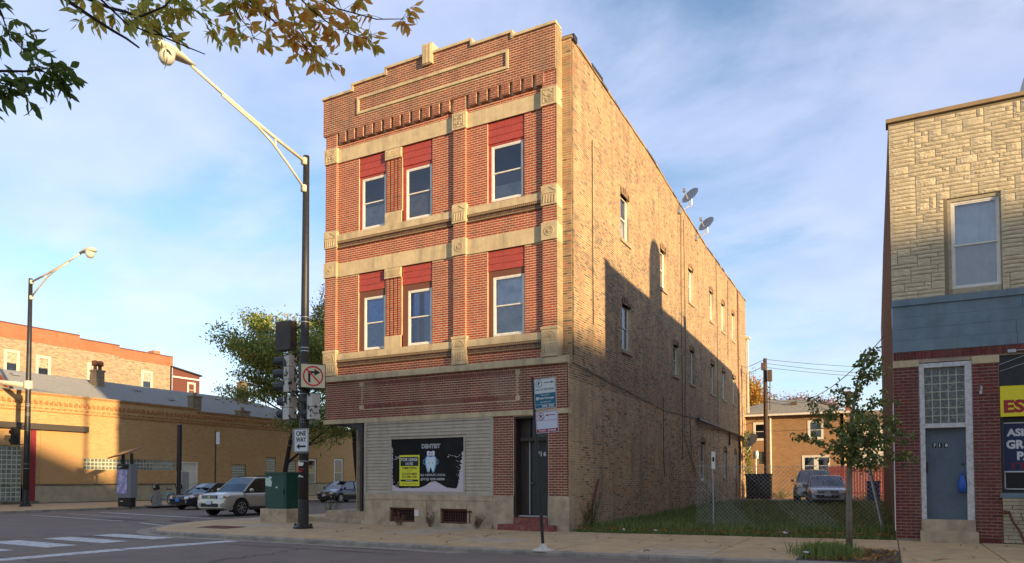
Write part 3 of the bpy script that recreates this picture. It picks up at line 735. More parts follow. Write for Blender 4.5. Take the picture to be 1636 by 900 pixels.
for i in range(24):
    a = y0+.3+i*.04; wd_ = .20-.006*i+rnd.uniform(-.025, .025)
    p.fprism(FL, [(x1-max(.02, wd_), a), (x1, a), (x1, a+.04), (x1-max(.02, wd_+rnd.uniform(-.02, .02)), a+.04)], -.012, -.0035)
for i in range(30):
    a = y0+.1+i*.045; wd_ = rnd.uniform(.02, .075)
    p.fprism(FL, [(x0, a), (x0+wd_, a), (x0+wd_*rnd.uniform(.6, 1.2), a+.045), (x0, a+.045)], -.012, -.003)
for i in range(70):
    uu, vv = rnd.choice([(x0+rnd.uniform(.08, .30), y1-.62+rnd.uniform(-.05, .05)), (x1-rnd.uniform(.18, .62), y1-.60+rnd.uniform(-.03, .05)), (x1-rnd.uniform(.16, .3), y0+rnd.uniform(.2, 1.1)), (x0+rnd.uniform(.05, .3), y0+rnd.uniform(.12, .3))])
    l = rnd.uniform(.01, .045); p.fprism(FL, [(uu, vv), (uu+l, vv-.01), (uu+l*1.1, vv+.01), (uu+.01, vv+.015)], -.012, -.003)
p.build('peeled_film', m_pinkw, SWN, kind='stuff')
m_wlet = mat('white_lettering', (.62, .62, .6), .6); m_blet = mat('black_lettering', (.015, .015, .015), .6)
for off_, mt_, bd, nn in ((0, m_wlet, .05, -.008), (0, m_blet, -.02, -.004)):
    text('DENTIST', FL, -12.85, 2.50+(.008 if bd < 0 else 0), .15-(.016 if bd < 0 else 0), mt_, SWN, n=nn, width=.72-(.02 if bd < 0 else 0), bold=bd, align='C')
    text('A.I. HENLEY, D.D.S.', FL, -12.78, 1.60, .085, mt_, SWN, n=nn, width=.98, bold=bd, align='C')
    text('(312) 225-2828', FL, -12.78, 1.455, .10, mt_, SWN, n=nn, width=.92, bold=bd, align='C')
def ell(u, v, a, c, n=20): return [(u+a*cos(2*pi*i/n), v+c*sin(2*pi*i/n)) for i in range(n)]
m_tb = mat('tooth_outline_blue', (.16, .34, .50), .6); m_tw = mat('tooth_white', (.58, .70, .72), .6)
b = MB(); U0 = -12.85
shape = [(-.17, 2.18), (-.12, 2.24), (0, 2.215), (.12, 2.24), (.17, 2.18), (.185, 2.06), (.15, 1.90), (.11, 1.77), (.06, 1.75), (.035, 1.84), (0, 1.90), (-.035, 1.84), (-.06, 1.75), (-.11, 1.77), (-.15, 1.90), (-.185, 2.06)]
b.fprism(FL, [(U0+x*1.22, 2.02+(y-2.02)*1.12) for x, y in shape], -.012, -.007)
for s0 in (-1, 1): b.fprism(FL, ell(U0+s0*.225, 2.07, .075, .09), -.012, -.0085)
b.build('tooth_outline', m_tb, SWN)
b = MB()
for s0 in (-1, 1): b.fprism(FL, ell(U0+s0*.235, 2.07, .05, .065), -.012, -.008)
b.build('tooth_handle_gap', m_blet, SWN)
b = MB(); b.fprism(FL, [(U0+x, y) for x, y in shape], -.012, -.0045)
b.fprism(FL, [(U0-.14, 2.27), (U0+.14, 2.27), (U0+.15, 2.40), (U0+.09, 2.43), (U0+.05, 2.40), (U0-.05, 2.40), (U0-.09, 2.43), (U0-.15, 2.40)], -.012, -.0058)
b.build('tooth', m_tw, SWN)
b = MB()
for s0 in (-1, 1): b.fprism(FL, ell(U0+s0*.07, 2.03, .014, .02, 8), -.012, -.003)
b.build('tooth_eyes', m_blet, SWN)
b = MB()
for s0 in (-1, 1): b.fprism(FL, ell(U0+s0*.045, 2.335, .035, .03, 8), -.012, -.003)
b.build('cap_bow', mat('pink_paint', (.5, .12, .22), .6), SWN)
LEASE = thing('lease_poster', 'yellow and black FOR LEASE poster stuck on the dentist window', 'poster', (-13.7, 19.6, 1.8))
b = MB(); b.fbox(FL, -14.07, -13.28, 1.29, 2.30, -.002, .004); b.build('poster_sheet', mat('poster_yellow', (.70, .68, .03), .6), LEASE)
b = MB(); b.fbox(FL, -14.03, -13.32, 1.94, 2.24, .004, .007); b.fbox(FL, -14.02, -13.33, 1.435, 1.50, .004, .007); b.build('black_field', m_blet, LEASE)
text('FOR LEASE', FL, -13.675, 2.105, .10, m_wlet, LEASE, n=.009, width=.64, bold=.03, align='C')
text('出租', FL, -13.675, 1.965, .11, m_wlet, LEASE, n=.009, width=.3, bold=.0, align='C')
text('TAMMI WONG', FL, -13.675, 1.84, .07, m_blet, LEASE, n=.006, width=.58, bold=.02, align='C')
text('312-632-8681', FL, -13.675, 1.65, .075, m_blet, LEASE, n=.006, width=.58, bold=.02, align='C')
text('312-388-1792', FL, -13.675, 1.55, .075, m_blet, LEASE, n=.006, width=.58, bold=.02, align='C')
b = MB(); b.fbox(FL, -13.82, -13.55, 1.46, 1.475, .007, .009); b.build('white_rule', m_wlet, LEASE)
b = MB()
for v in (1.37, 1.345): b.fbox(FL, -13.95, -13.4, v, v+.006, .004, .006)
for v in (1.775,): b.fbox(FL, -13.8, -13.55, v, v+.012, .004, .006)
b.build('fine_print', m_blet, LEASE)
# --- stone base with cellar windows, piers
b = MB()
CW = [(-14.45, -13.47, .12, .57), (-12.46, -11.49, .12, .57)]
for (a, c, v0, v1) in [(-15.5, -14.46, .03, .83), (-14.46, -13.46, .58, .83), (-13.46, -12.99, .03, .83), (-12.985, -12.47, .03, .83), (-12.47, -11.48, .58, .83), (-11.48, -10.565, .03, .83)]:
    b.fbox(FL, a+.004, c-.004, v0, v1, -.25, .02)
for a, c in ((-15.5, -13.9), (-13.9, -12.3), (-12.3, -10.565)): b.fbox(FL, a+.004, c-.004, .836, 1.0, -.25, .03)
b.fbox(FL, -15.6, -10.57, -.05, .115, -.25, .09)
b.fbox(FL, -10.555, -9.86, -.05, 1.005, -.25, .035); b.fbox(FL, -8.73, -8.06, -.05, 1.005, -.3, .035)
b.build('stone_base', m_stone_d, MBLD)
for a, c, v0, v1 in CW:
    b = MB(); b.fbox(FL, a, c, v0, v1, -.2, -.16, 1)
    f = .05
    b.fbox(FL, a, a+f, v0, v1, -.16, -.07); b.fbox(FL, c-f, c, v0, v1, -.16, -.07); b.fbox(FL, a, c, v0, v0+f, -.16, -.07); b.fbox(FL, a, c, v1-f, v1, -.16, -.07)
    for e in range(9): b.fbox(FL, a+.1+e*.09, a+.112+e*.09, v0+.05, v1-.05, -.15, -.13)
    for e in range(4): b.fbox(FL, a+.05, c-.05, v0+.1+e*.09, v0+.112+e*.09, -.15, -.13)
    b.build('cellar_window', [m_rust, m_blk], MBLD)
b = MB(); b.fbox(FL, -13.43, -13.27, .32, .52, .02, .07); b.build('outlet_cover', m_white, MBLD)
b = MB(); b.tube([FL.p(-11.38, .14, .04), FL.p(-11.38, .55, .04)], .02); b.tube([FL.p(-11.46, .5, .04), FL.p(-11.30, .5, .04)], .03); b.build('gas_pipe', m_rust, MBLD)
# --- street door
DR = bpy.data.objects.new('street_door', None); COL.objects.link(DR); DR.parent = MBLD
m_dk = mat('dark_green_door', (.022, .026, .022), .5, var=(6, (.035, .038, .032), .4, .7)); m_dframe = mat('dark_door_frame', (.035, .025, .02), .6, var=(6, (.06, .035, .025), .4, .7))
b = MB()
b.fbox(FL, -9.86, -9.50, .4, 3.40, -.42, -.36, 0); b.fbox(FL, -9.86, -9.80, .4, 3.4, -.36, -.02); b.fbox(FL, -8.78, -8.73, .4, 3.4, -.40, -.02); b.fbox(FL, -9.80, -8.78, 3.34, 3.4, -.40, -.02)
b.fbox(FL, -9.55, -9.44, .4, 3.34, -.40, -.30); b.fbox(FL, -9.72, -8.78, 2.66, 2.76, -.40, -.16)
b.build('door_frame', m_dframe, DR)
b = MB(); b.fbox(FL, -9.44, -8.79, .44, 2.66, -.39, -.34)
for v0, v1 in ((.55, .95), (1.08, 1.42), (1.55, 2.05), (2.15, 2.5)):
    for u0 in (-9.38, -9.08):
        b.fbox(FL, u0, u0+.24, v0, v1, -.34, -.332)
b.build('door_leaf', m_dk, DR)
b = MB(); b.fbox(FL, -9.80, -8.80, 2.78, 3.32, -.39, -.37); b.build('transom_pane', mat('transom_paint', (.03, .04, .037), .25), DR)
b = MB(); b.fbox(FL, -9.475, -9.45, .46, 2.66, -.30, -.285); b.fbox(FL, -9.75, -8.79, .37, .42, -.40, -.10); b.build('pale_weatherstrip', mat('pale_strip', (.42, .41, .38), .5), DR)
b = MB(); b.lathe(FL.p(-9.37, 1.38, -.32), [(.0, 0), (.03, -.01), (.035, -.04), (.0, -.06)], 10, 'y'); b.lathe(FL.p(-9.37, 1.52, -.33), [(.0, 0), (.025, -.005), (.0, -.02)], 10, 'y'); b.build('door_knob', m_metal, DR, smooth=True)
text('7', FL, -9.24, 2.20, .14, m_wlet, DR, n=-.33, bold=.04); text('6', FL, -9.03, 2.20, .14, m_wlet, DR, n=-.33, bold=.04); text('1', FL, -9.12, 2.20, .14, m_wlet, DR, n=-.33, bold=.04)
m_redstep = mat('red_step_paint', (.22, .055, .04), .8, var=(7, (.28, .16, .12), .5, .75), bump=(30, .4, .006), grime=(5, (.2, .13, .1), .5))
b = MB(); b.box(-9.83, -8.74, 19.5, 19.97, .17, .37); b.box(-10.22, -8.42, 19.22, 19.5, -.03, .17); b.box(-9.83, -8.74, 19.5, 19.9, 0, .168); b.build('red_steps', m_redstep, MBLD)
# --- chamfered corner entry
FC = Frame((-15.5, 19.66, 0), (-.707, .707, 0), (-.707, -.707, 0))
b = MB()
for i in range(22): b.fprism(Frame(FC.p(0.0, 0), FC.N, -FC.U), [(-.03, 1.0+i*.11), (.022, 1.0+i*.11), (-.002, 1.11+i*.11), (-.03, 1.11+i*.11)], -.35, 0)
b.build('entry_siding', m_siding, MBLD)
b = MB(); b.fbox(FC, .35, 2.55, .42, 3.42, -.15, -.05); b.build('entry_door', m_dframe, MBLD)
b = MB(); b.fbox(FC, 0, .36, 0, 1.0, -.2, .05); b.fbox(FC, 2.4, 2.6, 0, 3.4, -.2, .05); b.build('entry_pier', m_stone_d, MBLD)
b = MB(); b.add([(-15.62, 19.60, 3.45), (-15.62, 19.60, 2.6), (-15.68, 19.60, 2.6), (-15.72, 19.60, 2.95), (-15.85, 19.60, 3.2), (-16.2, 19.60, 3.36), (-16.7, 19.6, 3.43),
   (-15.62, 19.66, 3.45), (-15.62, 19.66, 2.6), (-15.68, 19.66, 2.6), (-15.72, 19.66, 2.95), (-15.85, 19.66, 3.2), (-16.2, 19.66, 3.36), (-16.7, 19.66, 3.43)],
   [(0,1,2,3,4,5,6), (13,12,11,10,9,8,7)]+[(i, i+7, (i+1) % 7+7, (i+1) % 7) for i in range(7)]); b.box(-15.72, -15.62, 19.6, 19.68, .42, 2.6)
b.build('curved_bracket', m_black, MBLD)
b = MB(); b.box(-18.35, -15.55, 19.75, 22.2, -.03, .16); b.box(-17.55, -15.55, 20.0, 22.0, .16, .40); b.build('entry_steps', m_stone_d, MBLD)
# --- cables, pipes and service mast on the side wall
cb_ = MB()
def sag(p, q, s, k=8): return [Vector(p).lerp(Vector(q), i/k)-Vector((0, 0, s*4*(i/k)*(1-i/k))) for i in range(k+1)]
def onS(u, v, n=.04): return FS.p(u, v, n)
lines = [[(21.6, 12.3), (21.62, 7.6), (21.65, 6.4)], [(33.0, 14.0), (32.9, 9.8), (33.0, 5.0), (32.9, 2.4)], [(29.8, 4.9), (29.7, 2.6), (29.9, 1.6)], [(33.5, 13.5), (33.7, 7), (33.2, 3.5), (36.0, 1.2)],
         [(40.7, 13.5), (40.9, 10), (40.8, 4.0)], [(44, 13.2), (43.9, 8.5)], [(19.9, 4.95), (24, 4.72), (30, 4.4), (36, 4.45)], [(34.3, 4.6), (34.6, 2.5), (36.2, 1.4)]]
for l in lines:
    cb_.tube([onS(u+rnd.uniform(-.02, .02), v) for u, v in l], .014, 4)
for i in range(5):
    cb_.tube([onS(35.6+t*1.5, 4.5-.05*i-.05*t+.12*sin(t*1.3+i)+rnd.uniform(-.02, .02), .08+.02*i) for t in np.linspace(0, 10, 12)], .016, 4)
cb_.build('service_cables', m_black, MBLD)
b = MB(); b.tube([onS(35.8, 4.42, .12), onS(42, 4.3, .12), onS(50.3, 4.12, .12)], .07, 6); b.tube([onS(43.8, 4.2, .08), onS(43.8, 3.5, .08)], .05); b.tube([onS(46.9, 4.1, .1), onS(47.2, 3.4, .1), onS(47.0, 1.9, .1)], .06)
b.build('service_conduit', m_black, MBLD)
b = MB(); b.box(-8.05, -7.95, 50.2, 50.45, .3, 10.8); b.box(-8.2, -7.85, 50.1, 50.6, 10.8, 10.95); b.tube([(-8.1, 50.3, 10.9), (-8.0, 50.5, 10.4)], .05); b.build('rear_downspout', m_cream, MBLD)
b = MB()
for i in range(150): b.fbox(FS, 47.2, 47.48, .4+i*.0866, .4+i*.0866+.06, .0, .03, 0)
b.build('toothed_brick_strip', mat('dark_red_brick', (.14, .04, .03), .9), MBLD, kind='stuff')
b = MB(); b.add([(-8.1, 33.5, .02), (-7.2, 36.5, .02), (-7.2, 50.3, .02), (-8.1, 50.3, .02), (-8.1, 33.5, .12), (-7.2, 36.5, .22), (-7.2, 50.3, .36), (-8.1, 50.3, .36)], [(4,5,6,7),(0,1,5,4),(1,2,6,5)]); b.build('concrete_ledge', m_kerb, MBLD)
# ================================================================ shop at right (718)
ZG = .085
SHOP = thing('shop_building', 'two storey shop with cream stone veneer above a blue band and blue door 718', 'building', (.14, 19.66, ZG))
FQ = Frame((0, 19.66, 0), (1, 0, 0), (0, -1, 0))
X0, X1 = .14, 7.2
b = MB()
carve(FQ, X0, X1, 5.6, 10.0, [(1.29, 2.33, 5.74, 7.96), (4.6, 5.64, 5.74, 7.96)], .15, b)
b.build('upper_wall', mat('veneer_joint', (.23, .18, .11), .95, bump=(40, .5, .006)), SHOP)
b = MB()
carve(FQ, X0, X1, .0, 4.5, [(.66, 1.69, .3, 4.21), (2.19, 7.0, 1.15, 4.26)], .3, b); b.build('lower_wall', m_mortar_dk, SHOP)
b = MB()
b.add([(.14, 19.66, 0), (-.2, 42, 0), (-.2, 42, 9.2), (-.03, 30, 9.75), (.14, 19.66, 10.0), (X1, 19.9, 0), (X1, 42, 0), (X1, 42, 9.2), (X1, 30, 9.75), (X1, 19.9, 10.0)], [(0, 1, 2, 3, 4), (9, 8, 7, 6, 5), (1, 6, 7, 2)])
b.build('side_wall', brickmat('shop_side_brick', (.17, .085, .055), (.11, .06, .04), (.20, .15, .11), 'y'), SHOP)
b = MB(); b.box(.4, X1, 20.4, 41.9, 8.9, 8.95); b.build('roof', MATS['tar_roof'], SHOP)
b = MB(); b.box(.5, X1-.05, 20.2, 20.3, 4.3, 10.0); b.box(1.0, 6.9, 20.6, 20.7, 0, 4.3); b.build('inner_wall', m_blk, SHOP)
b = MB(); b.fbox(FQ, X0-.05, X1+.05, 10.0, 10.09, -.35, .07); b.build('parapet_coping', mat('brown_coping', (.34, .23, .12), .8, var=(5, (.25, .17, .09), .4, .7)), SHOP)
# embossed stone veneer, irregular courses, every stone its own piece
m_ven = mat('cream_stone_veneer', (.60, .49, .30), .75, var=(5, (.51, .42, .26), .4, .7), bump=(26, .6, .012), grime=(4, (.3, .24, .15), .35))
m_ven2 = mat('cream_stone_veneer_pale', (.64, .53, .34), .75, var=(6, (.50, .39, .22), .4, .7), bump=(22, .9, .02))
cells = []
module = .0935; rows = int((9.99-5.72)/module); z0s = 5.72
grid = {}
W_ = .135; cols = int((X1-X0)/W_)
def inwin(u, v): return any(a-.02 < u < c+.02 and v < 7.98 for a, c in ((1.29, 2.33), (4.6, 5.64)))
for r in range(rows):
    for c in range(cols):
        if (r, c) in grid: continue
        u, v = X0+c*W_, z0s+r*module
        if inwin(u+W_/2, v+module/2): continue
        k = rnd.random(); hgt, wid = ((1, rnd.choice([3, 4, 4, 5])) if k < .86 else (2, rnd.choice([2, 3])) if k < .965 else (3, 1))
        hgt = min(hgt, rows-r); w2 = 0
        while w2 < wid and c+w2 < cols and all((r+q, c+w2) not in grid for q in range(hgt)) and not inwin(u+(w2+.5)*W_, v+module/2) and not inwin(u+(w2+.5)*W_, v+(hgt-.5)*module): w2 += 1
        if w2 == 0: hgt = 1; w2 = 1
        for q in range(hgt):
            for e in range(w2): grid[(r+q, c+e)] = 1
        cells.append((u+.006, u+w2*W_-.006, v+.006, v+hgt*module-.006))
cells.sort(key=lambda c: (FQ.p((c[0]+c[1])/2, (c[2]+c[3])/2)-CAM).length)
def veneer(mb, c):
    nu = max(2, int((c[1]-c[0])/.11)+1); nv = max(3, int((c[3]-c[2])/.03)+1)
    n_ = nu+1; vs = []
    for j in range(nv+1):
        for i in range(nu+1):
            edge = i in (0, nu) or j in (0, nv)
            vs.append(FQ.p(lam(c[0], c[1], i/nu), lam(c[2], c[3], j/nv), .005 if edge else .012+rnd.uniform(0, .011)))
    fs = []
    for j in range(nv):
        for i in range(nu):
            q = (j*n_+i, j*n_+i+1, (j+1)*n_+i+1, (j+1)*n_+i)
            fs += [(q[0], q[1], q[2]), (q[0], q[2], q[3])] if rnd.random() < .5 else [(q[0], q[1], q[3]), (q[1], q[2], q[3])]
    mb.add(vs, fs)
restv = MB()
for i, c in enumerate(cells):
    if i < 300:
        p = MB(); veneer(p, c); p.build('veneer_stone', m_ven if rnd.random() < .6 else m_ven2, SHOP)
    else: veneer(restv, c)
restv.build('veneer_stones', m_ven, SHOP, kind='stuff')
for a, c in ((1.29, 2.33), (4.6, 5.64)):
    o = win(FQ, a+.07, c-.04, 5.86, 7.88, SHOP, n=-.06, back=[(0, 1, 0, 1, mat('pale_sheet', (.80, .81, .82), .9, var=(2, (.62, .64, .66), .4, .7)))], fr=.05)
    b = MB(); b.fbox(FQ, a, a+.07, 5.74, 7.96, -.15, -.03); b.fbox(FQ, c-.05, c, 5.74, 7.96, -.15, -.03); b.fbox(FQ, a+.07, c-.05, 7.88, 7.96, -.15, -.03); b.fbox(FQ, a+.07, c-.05, 5.74, 5.86, -.15, -.0)
    b.build('window_casing', mat('aged_cream_casing', (.44, .36, .22), .7, var=(9, (.3, .24, .15), .4, .7)), SHOP)
# blue painted band
m_blue = mat('blue_grey_paint', (.18, .245, .27), .6, streak=.35, var=(1.6, (.14, .19, .215), .38, .7), grime=(3.5, (.06, .10, .13), .45))
b = MB(); b.fbox(FQ, X0, X1, 5.57, 5.72, -.1, .07); b.build('band_ledge', m_blue, SHOP)
for i in range(4):
    u = X0; v0 = 4.49+i*.27
    while u < X1:
        u1 = min(X1, u+rnd.uniform(1.6, 2.6)); p = MB(); p.fbox(FQ, u+.003, u1-.003, v0, v0+.267, -.1, .03+rnd.uniform(-.003, .003)); p.build('band_panel', m_blue, SHOP); u = u1
# brickwork
solc = []
u = X0+.01
while u < X1: solc.append((u+.006, u+.062, 4.305, 4.475, *pal_shop(u, 4.4))); u += .0677
bricks(solc, FQ, SHOP, proud=.018, nobj=60, min_w=.05, objname='soldier_brick')
arr = lay(X0, .66, .13, 4.12, pal_shop) + lay(1.69, 2.19, .13, 4.10, pal_shop)
bricks(arr, FQ, SHOP, proud=.014, nobj=240)
sol = []
for (a, c) in ((1.70, 2.18),):
    u = a
    while u < c-.03: sol.append((u+.005, u+.062, .0, .19, *pal_shop(u, 0))); u += .0677
bricks(sol, FQ, SHOP, proud=.02, min_w=.05, nobj=0)
b = MB(); b.fbox(FQ, X0-.003, .67, 4.13, 4.285, -.05, .035); b.fbox(FQ, 1.69, 2.20, 4.11, 4.275, -.05, .035); b.build('pier_cap', m_stone, SHOP)
b = MB(); b.fbox(FQ, X0-.02, X0-.0, .3, 3.3, -.05, .03); b.build('white_conduit', m_white, SHOP)
# doorway
m_wf = mat('peeling_white_frame', (.60, .58, .54), .7, var=(14, (.35, .32, .28), .45, .75))
DW = bpy.data.objects.new('doorway', None); COL.objects.link(DW); DW.parent = SHOP
b = MB(); b.fbox(FQ, .665, .765, .58, 4.19, -.24, -.0); b.fbox(FQ, 1.555, 1.685, .58, 4.19, -.24, 0); b.fbox(FQ, .765, 1.555, 4.09, 4.19, -.24, -.0); b.fbox(FQ, .765, 1.555, 2.69, 2.79, -.24, .02)
b.build('door_frame', m_wf, DW)
b = MB(); b.fbox(FQ, .765, 1.555, .58, 2.69, -.24, -.14); b.build('door_leaf', mat('slate_blue_door', (.11, .14, .165), .6, var=(3, (.085, .11, .135), .4, .7), bump=(12, .2, .004)), DW)
b = MB(); b.lathe(FQ.p(1.49, 1.85, -.14), [(.0, 0), (.025, -.0), (.02, -.04), (0, -.045)], 8, 'y'); b.fbox(FQ, .775, .81, 1.66, 1.9, -.14, -.10); b.build('door_hardware', m_black, DW)
for i, ch in enumerate('718'):
    b = MB(); b.fbox(FQ, .905+i*.115, .985+i*.115, 2.235, 2.345, -.14, -.133); b.build('number_plate', m_blet, DW)
    text(ch, FQ, .925+i*.115, 2.25, .08, m_wlet, DW, n=-.131, bold=.03)
m_gb = mat('glass_block', (.05, .055, .05), .12, spec=.6, var=(16, (.16, .17, .14), .5, .62), bump=(16, .6, .02)); m_gbj = mat('glass_block_joint', (.52, .50, .38), .8)
b = MB(); b.fbox(FQ, .765, 1.555, 2.79, 4.09, -.2, -.12); b.build('block_joint', m_gbj, DW)
gw, gh = .79/5, 1.30/7
for i in range(5):
    for j in range(7):
        b = MB(); b.fbox(FQ, .765+i*gw+.012, .765+(i+1)*gw-.012, 2.79+j*gh+.012, 2.79+(j+1)*gh-.012, -.13, -.112); b.build('glass_block', m_gb, DW)
b = MB(); b.box(.62, 1.72, 19.30, 19.60, .06, .33); b.box(.655, 1.695, 19.60, 19.95, .06, .585); b.build('door_steps', m_stone_d, SHOP)
# shop front
m_yel = mat('yellow_sign_face', (.80, .66, .02), .5); m_navy = mat('navy_sign_face', (.012, .022, .07), .5); m_rlet = mat('red_lettering', (.34, .02, .02), .5); m_sgred = mat('dull_red_lettering', (.16, .012, .02), .5)
b = MB(); b.fbox(FQ, 2.19, 7.0, 3.58, 4.26, -.3, -.04); b.build('black_fascia', m_black, SHOP)
b = MB(); b.fbox(FQ, 2.24, 7.0, 1.24, 3.58, -.3, -.22); b.build('shop_pane', mat('dark_shop_glass', (.012, .013, .016), .25, spec=.2), SHOP)
b = MB(); b.fbox(FQ, 2.20, 2.25, 1.21, 3.58, -.24, -.06); b.fbox(FQ, 2.25, 7.0, 1.21, 1.25, -.24, -.06); b.build('window_frame', m_black, SHOP)
b = MB()
for q in ((2.27, 2.29, 1.28, 2.76), (2.27, 7, 1.28, 1.30)): b.fbox(FQ, *q, -.22, -.20)
b.build('window_rim', m_white, SHOP)
b = MB(); b.fbox(FQ, 2.16, 7.0, 1.10, 1.205, -.3, .05); b.build('shop_sill', m_blue, SHOP)
SG = thing('shop_sign', 'yellow shop sign with large red capitals beginning EST, cut by the right edge', 'sign', (3, 19.6, 3.2))
b = MB(); b.fbox(FQ, 2.20, 4.6, 2.89, 3.57, -.035, .03); b.build('sign_board', m_yel, SG)
text('EST', FQ, 2.26, 2.97, .29, m_rlet, SG, n=.034, width=.62, bold=.045)
SG2 = thing('window_poster', 'navy blue poster with white capitals and a white rim in the right hand shop window', 'poster', (3, 19.75, 2.2))
b = MB(); b.fbox(FQ, 2.24, 4.2, 1.66, 2.77, -.19, -.16); b.build('poster_rim', m_wlet, SG2)
b = MB(); b.fbox(FQ, 2.265, 4.17, 1.69, 2.745, -.16, -.155); b.build('poster_face', m_navy, SG2)
text('ASISTE', FQ, 2.32, 2.46, .17, m_wlet, SG2, n=-.153, width=.66, bold=.045); text('GRATI', FQ, 2.31, 2.18, .20, m_wlet, SG2, n=-.153, width=.66, bold=.045)
text('PAR', FQ, 2.50, 1.93, .19, m_wlet, SG2, n=-.153, width=.44, bold=.045); text('ITI', FQ, 2.40, 1.73, .14, m_sgred, SG2, n=-.153, width=.36, bold=.02)
# ledge stones under the shop window
arr = []
for r in range(12):
    z0, z1 = .10+r*.083, .10+(r+1)*.083; u = 2.19-.3*(r % 2)*rnd.random()
    while u < 7:
        u1 = u+rnd.uniform(.18, .5); a = max(2.2, u)
        if u1-a > .05: g = rnd.gauss(1, .1); arr.append((a+.005, min(u1, 7)-.005, z0+.005, z1-.005, .42*g, .35*g, .22*g))
        u = u1
bricks(arr, FQ, SHOP, proud=.03, nobj=100, jit=.01, min_w=.1, objname='ledge_stone')
b = MB(); b.fbox(FQ, 2.19, 7.0, .0, 1.1, -.3, .005); b.build('ledge_backing', mat('ledge_joint', (.10, .08, .05), .95), SHOP)
b = MB(); b.tube([FQ.p(2.23, .78, .05), FQ.p(2.30, .80, .09), FQ.p(2.36, .6, .07), FQ.p(2.5, .35, .05), FQ.p(2.58, .1, .05)], .022, 6); b.lathe(FQ.p(2.23, .78, .10), [(.0, -.04), (.05, -.02), (.05, .02), (0, .04)], 10, 'y'); b.build('rusty_hose_tap', m_rust, SHOP)
BAG = thing('door_bag', 'blue plastic bag hanging from the handle of door 718', 'bag', (1.46, 19.72, 1.2))
b = MB(); b.lathe((1.465, 19.70, 1.2), [(.02, 0), (.075, .03), (.085, .15), (.07, .28), (.045, .34), (.05, .37), (.015, .40)], 12); b.build('bag_body', mat('blue_plastic', (.02, .09, .38), .35), BAG, smooth=True)
b = MB(); b.tube([(1.465, 19.70, 1.59), (1.44, 19.69, 1.65), (1.465, 19.72, 1.70), (1.49, 19.70, 1.65), (1.465, 19.70, 1.6)], .008, 5); b.build('bag_handle', MATS['blue_plastic'], BAG)
b = MB(); b.fbox(FQ, 2.35, 2.50, 4.30, 4.37, .02, .09); b.tube([FQ.p(2.5, 4.34, .06), FQ.p(3.6, 4.36, .06)], .014); b.build('lamp_conduit', m_metal, SHOP)
b = MB(); b.tube([FQ.p(2.2, 4.05, .04), FQ.p(2.6, 4.2, .07), FQ.p(3.4, 4.5, .05)], .007, 4); b.tube([FQ.p(2.2, 3.9, .04), FQ.p(2.8, 4.1, .06), FQ.p(3.4, 4.25, .05)], .006, 4); b.build('loose_wire', m_metal, SHOP)
text('2', FQ, 1.83, 3.52, .08, m_wlet, SHOP, n=.03, bold=.03); text('8', FQ, 1.82, 3.42, .08, m_wlet, SHOP, n=.03, bold=.03)
VENT = thing('roof_vent_hood', 'grey round topped vent hood on the roof of the cream stone shop', 'vent', (4.15, 24.2, 8.95))
b = MB(); b.lathe((4.15, 24.2, 8.95), [(.85, 0), (.85, 2.9), (.82, 3.2), (.74, 3.5), (.6, 3.78), (.42, 3.95), (.2, 4.04), (.0, 4.06)], 24); b.build('hood', mat('pale_hood_metal', (.42, .45, .42), .5, var=(3, (.34, .36, .34), .4, .7)), VENT, smooth=True)
b = MB(); b.lathe((4.15, 24.2, 11.9), [(.87, 0), (.89, .02), (.89, .08), (.87, .1)], 24, cap=False); b.build('hood_band', m_metal, VENT)
b = MB(); b.box(.9, 1.25, 30.0, 30.35, 8.9, 10.4); b.build('chimney', m_rust, SHOP)

# ================================================================ yellow brick building across the side street
YB = thing('yellow_brick_shop', 'long low yellow brick building with glass block windows and grey shingle roof', 'building', (-44, 36, 0))
FY = Frame((-44, 0, 0), (0, 1, 0), (1, 0, 0))
m_yb = brickmat('yellow_brick', (.52, .31, .125), (.40, .225, .09), (.58, .42, .23), 'y', bw=.21, bh=.075, bump=.4, patch=(.42, .24, .09))
m_yb2 = brickmat('yellow_brick_patch', (.50, .29, .12), (.47, .265, .10), (.48, .30, .15), 'y', bump=.3, patch=(.42, .24, .10))
WY = [(19.0, 23.95, .22, 3.45), (27.6, 34.3, 2.13, 2.84), (34.8, 36.2, .1, 2.76), (39.35, 40.8, 1.0, 2.66), (42.85, 44.0, 1.6, 3.30), (45.3, 46.3, 1.4, 3.15), (47.65, 48.85, 1.05, 3.33), (51.15, 52.45, 1.05, 3.45)]
b = MB(); carve(FY, 14.0, 54.6, 1.2, 5.75, WY, .2, b)
b.fbox(FY, 14, 36.0, 5.75, 6.62, -.4, .03); b.fbox(FY, 36.0, 45.0, 5.75, 6.42, -.4, .03); b.fbox(FY, 45.0, 54.6, 5.75, 6.0, -.4, .03)
b.box(-56, -44.2, 14, 14.2, 0, 6.4); b.box(-56, -44.2, 54.3, 54.58, 0, 6.0); b.box(-56, -55.8, 14, 54.6, 0, 6.2)
b.build('wall', m_yb, YB)
b = MB(); carve(FY, 14.0, 54.6, .0, 1.2, [(19.0, 23.95, .22, 1.2), (34.8, 36.2, .1, 1.2), (39.35, 40.8, 1.0, 1.2), (47.65, 48.85, 1.05, 1.2), (51.15, 52.45, 1.05, 1.2)], .2, b)
b.fbox(FY, 24.6, 34.8, .12, 1.14, 0, .05); b.fbox(FY, 36.2, 54.6, .12, 1.14, 0, .05)
b.build('plinth', mat('cream_plinth', (.42, .35, .22), .85, var=(.8, (.34, .28, .18), .4, .7), grime=(2, (.2, .15, .1), .5)), YB)
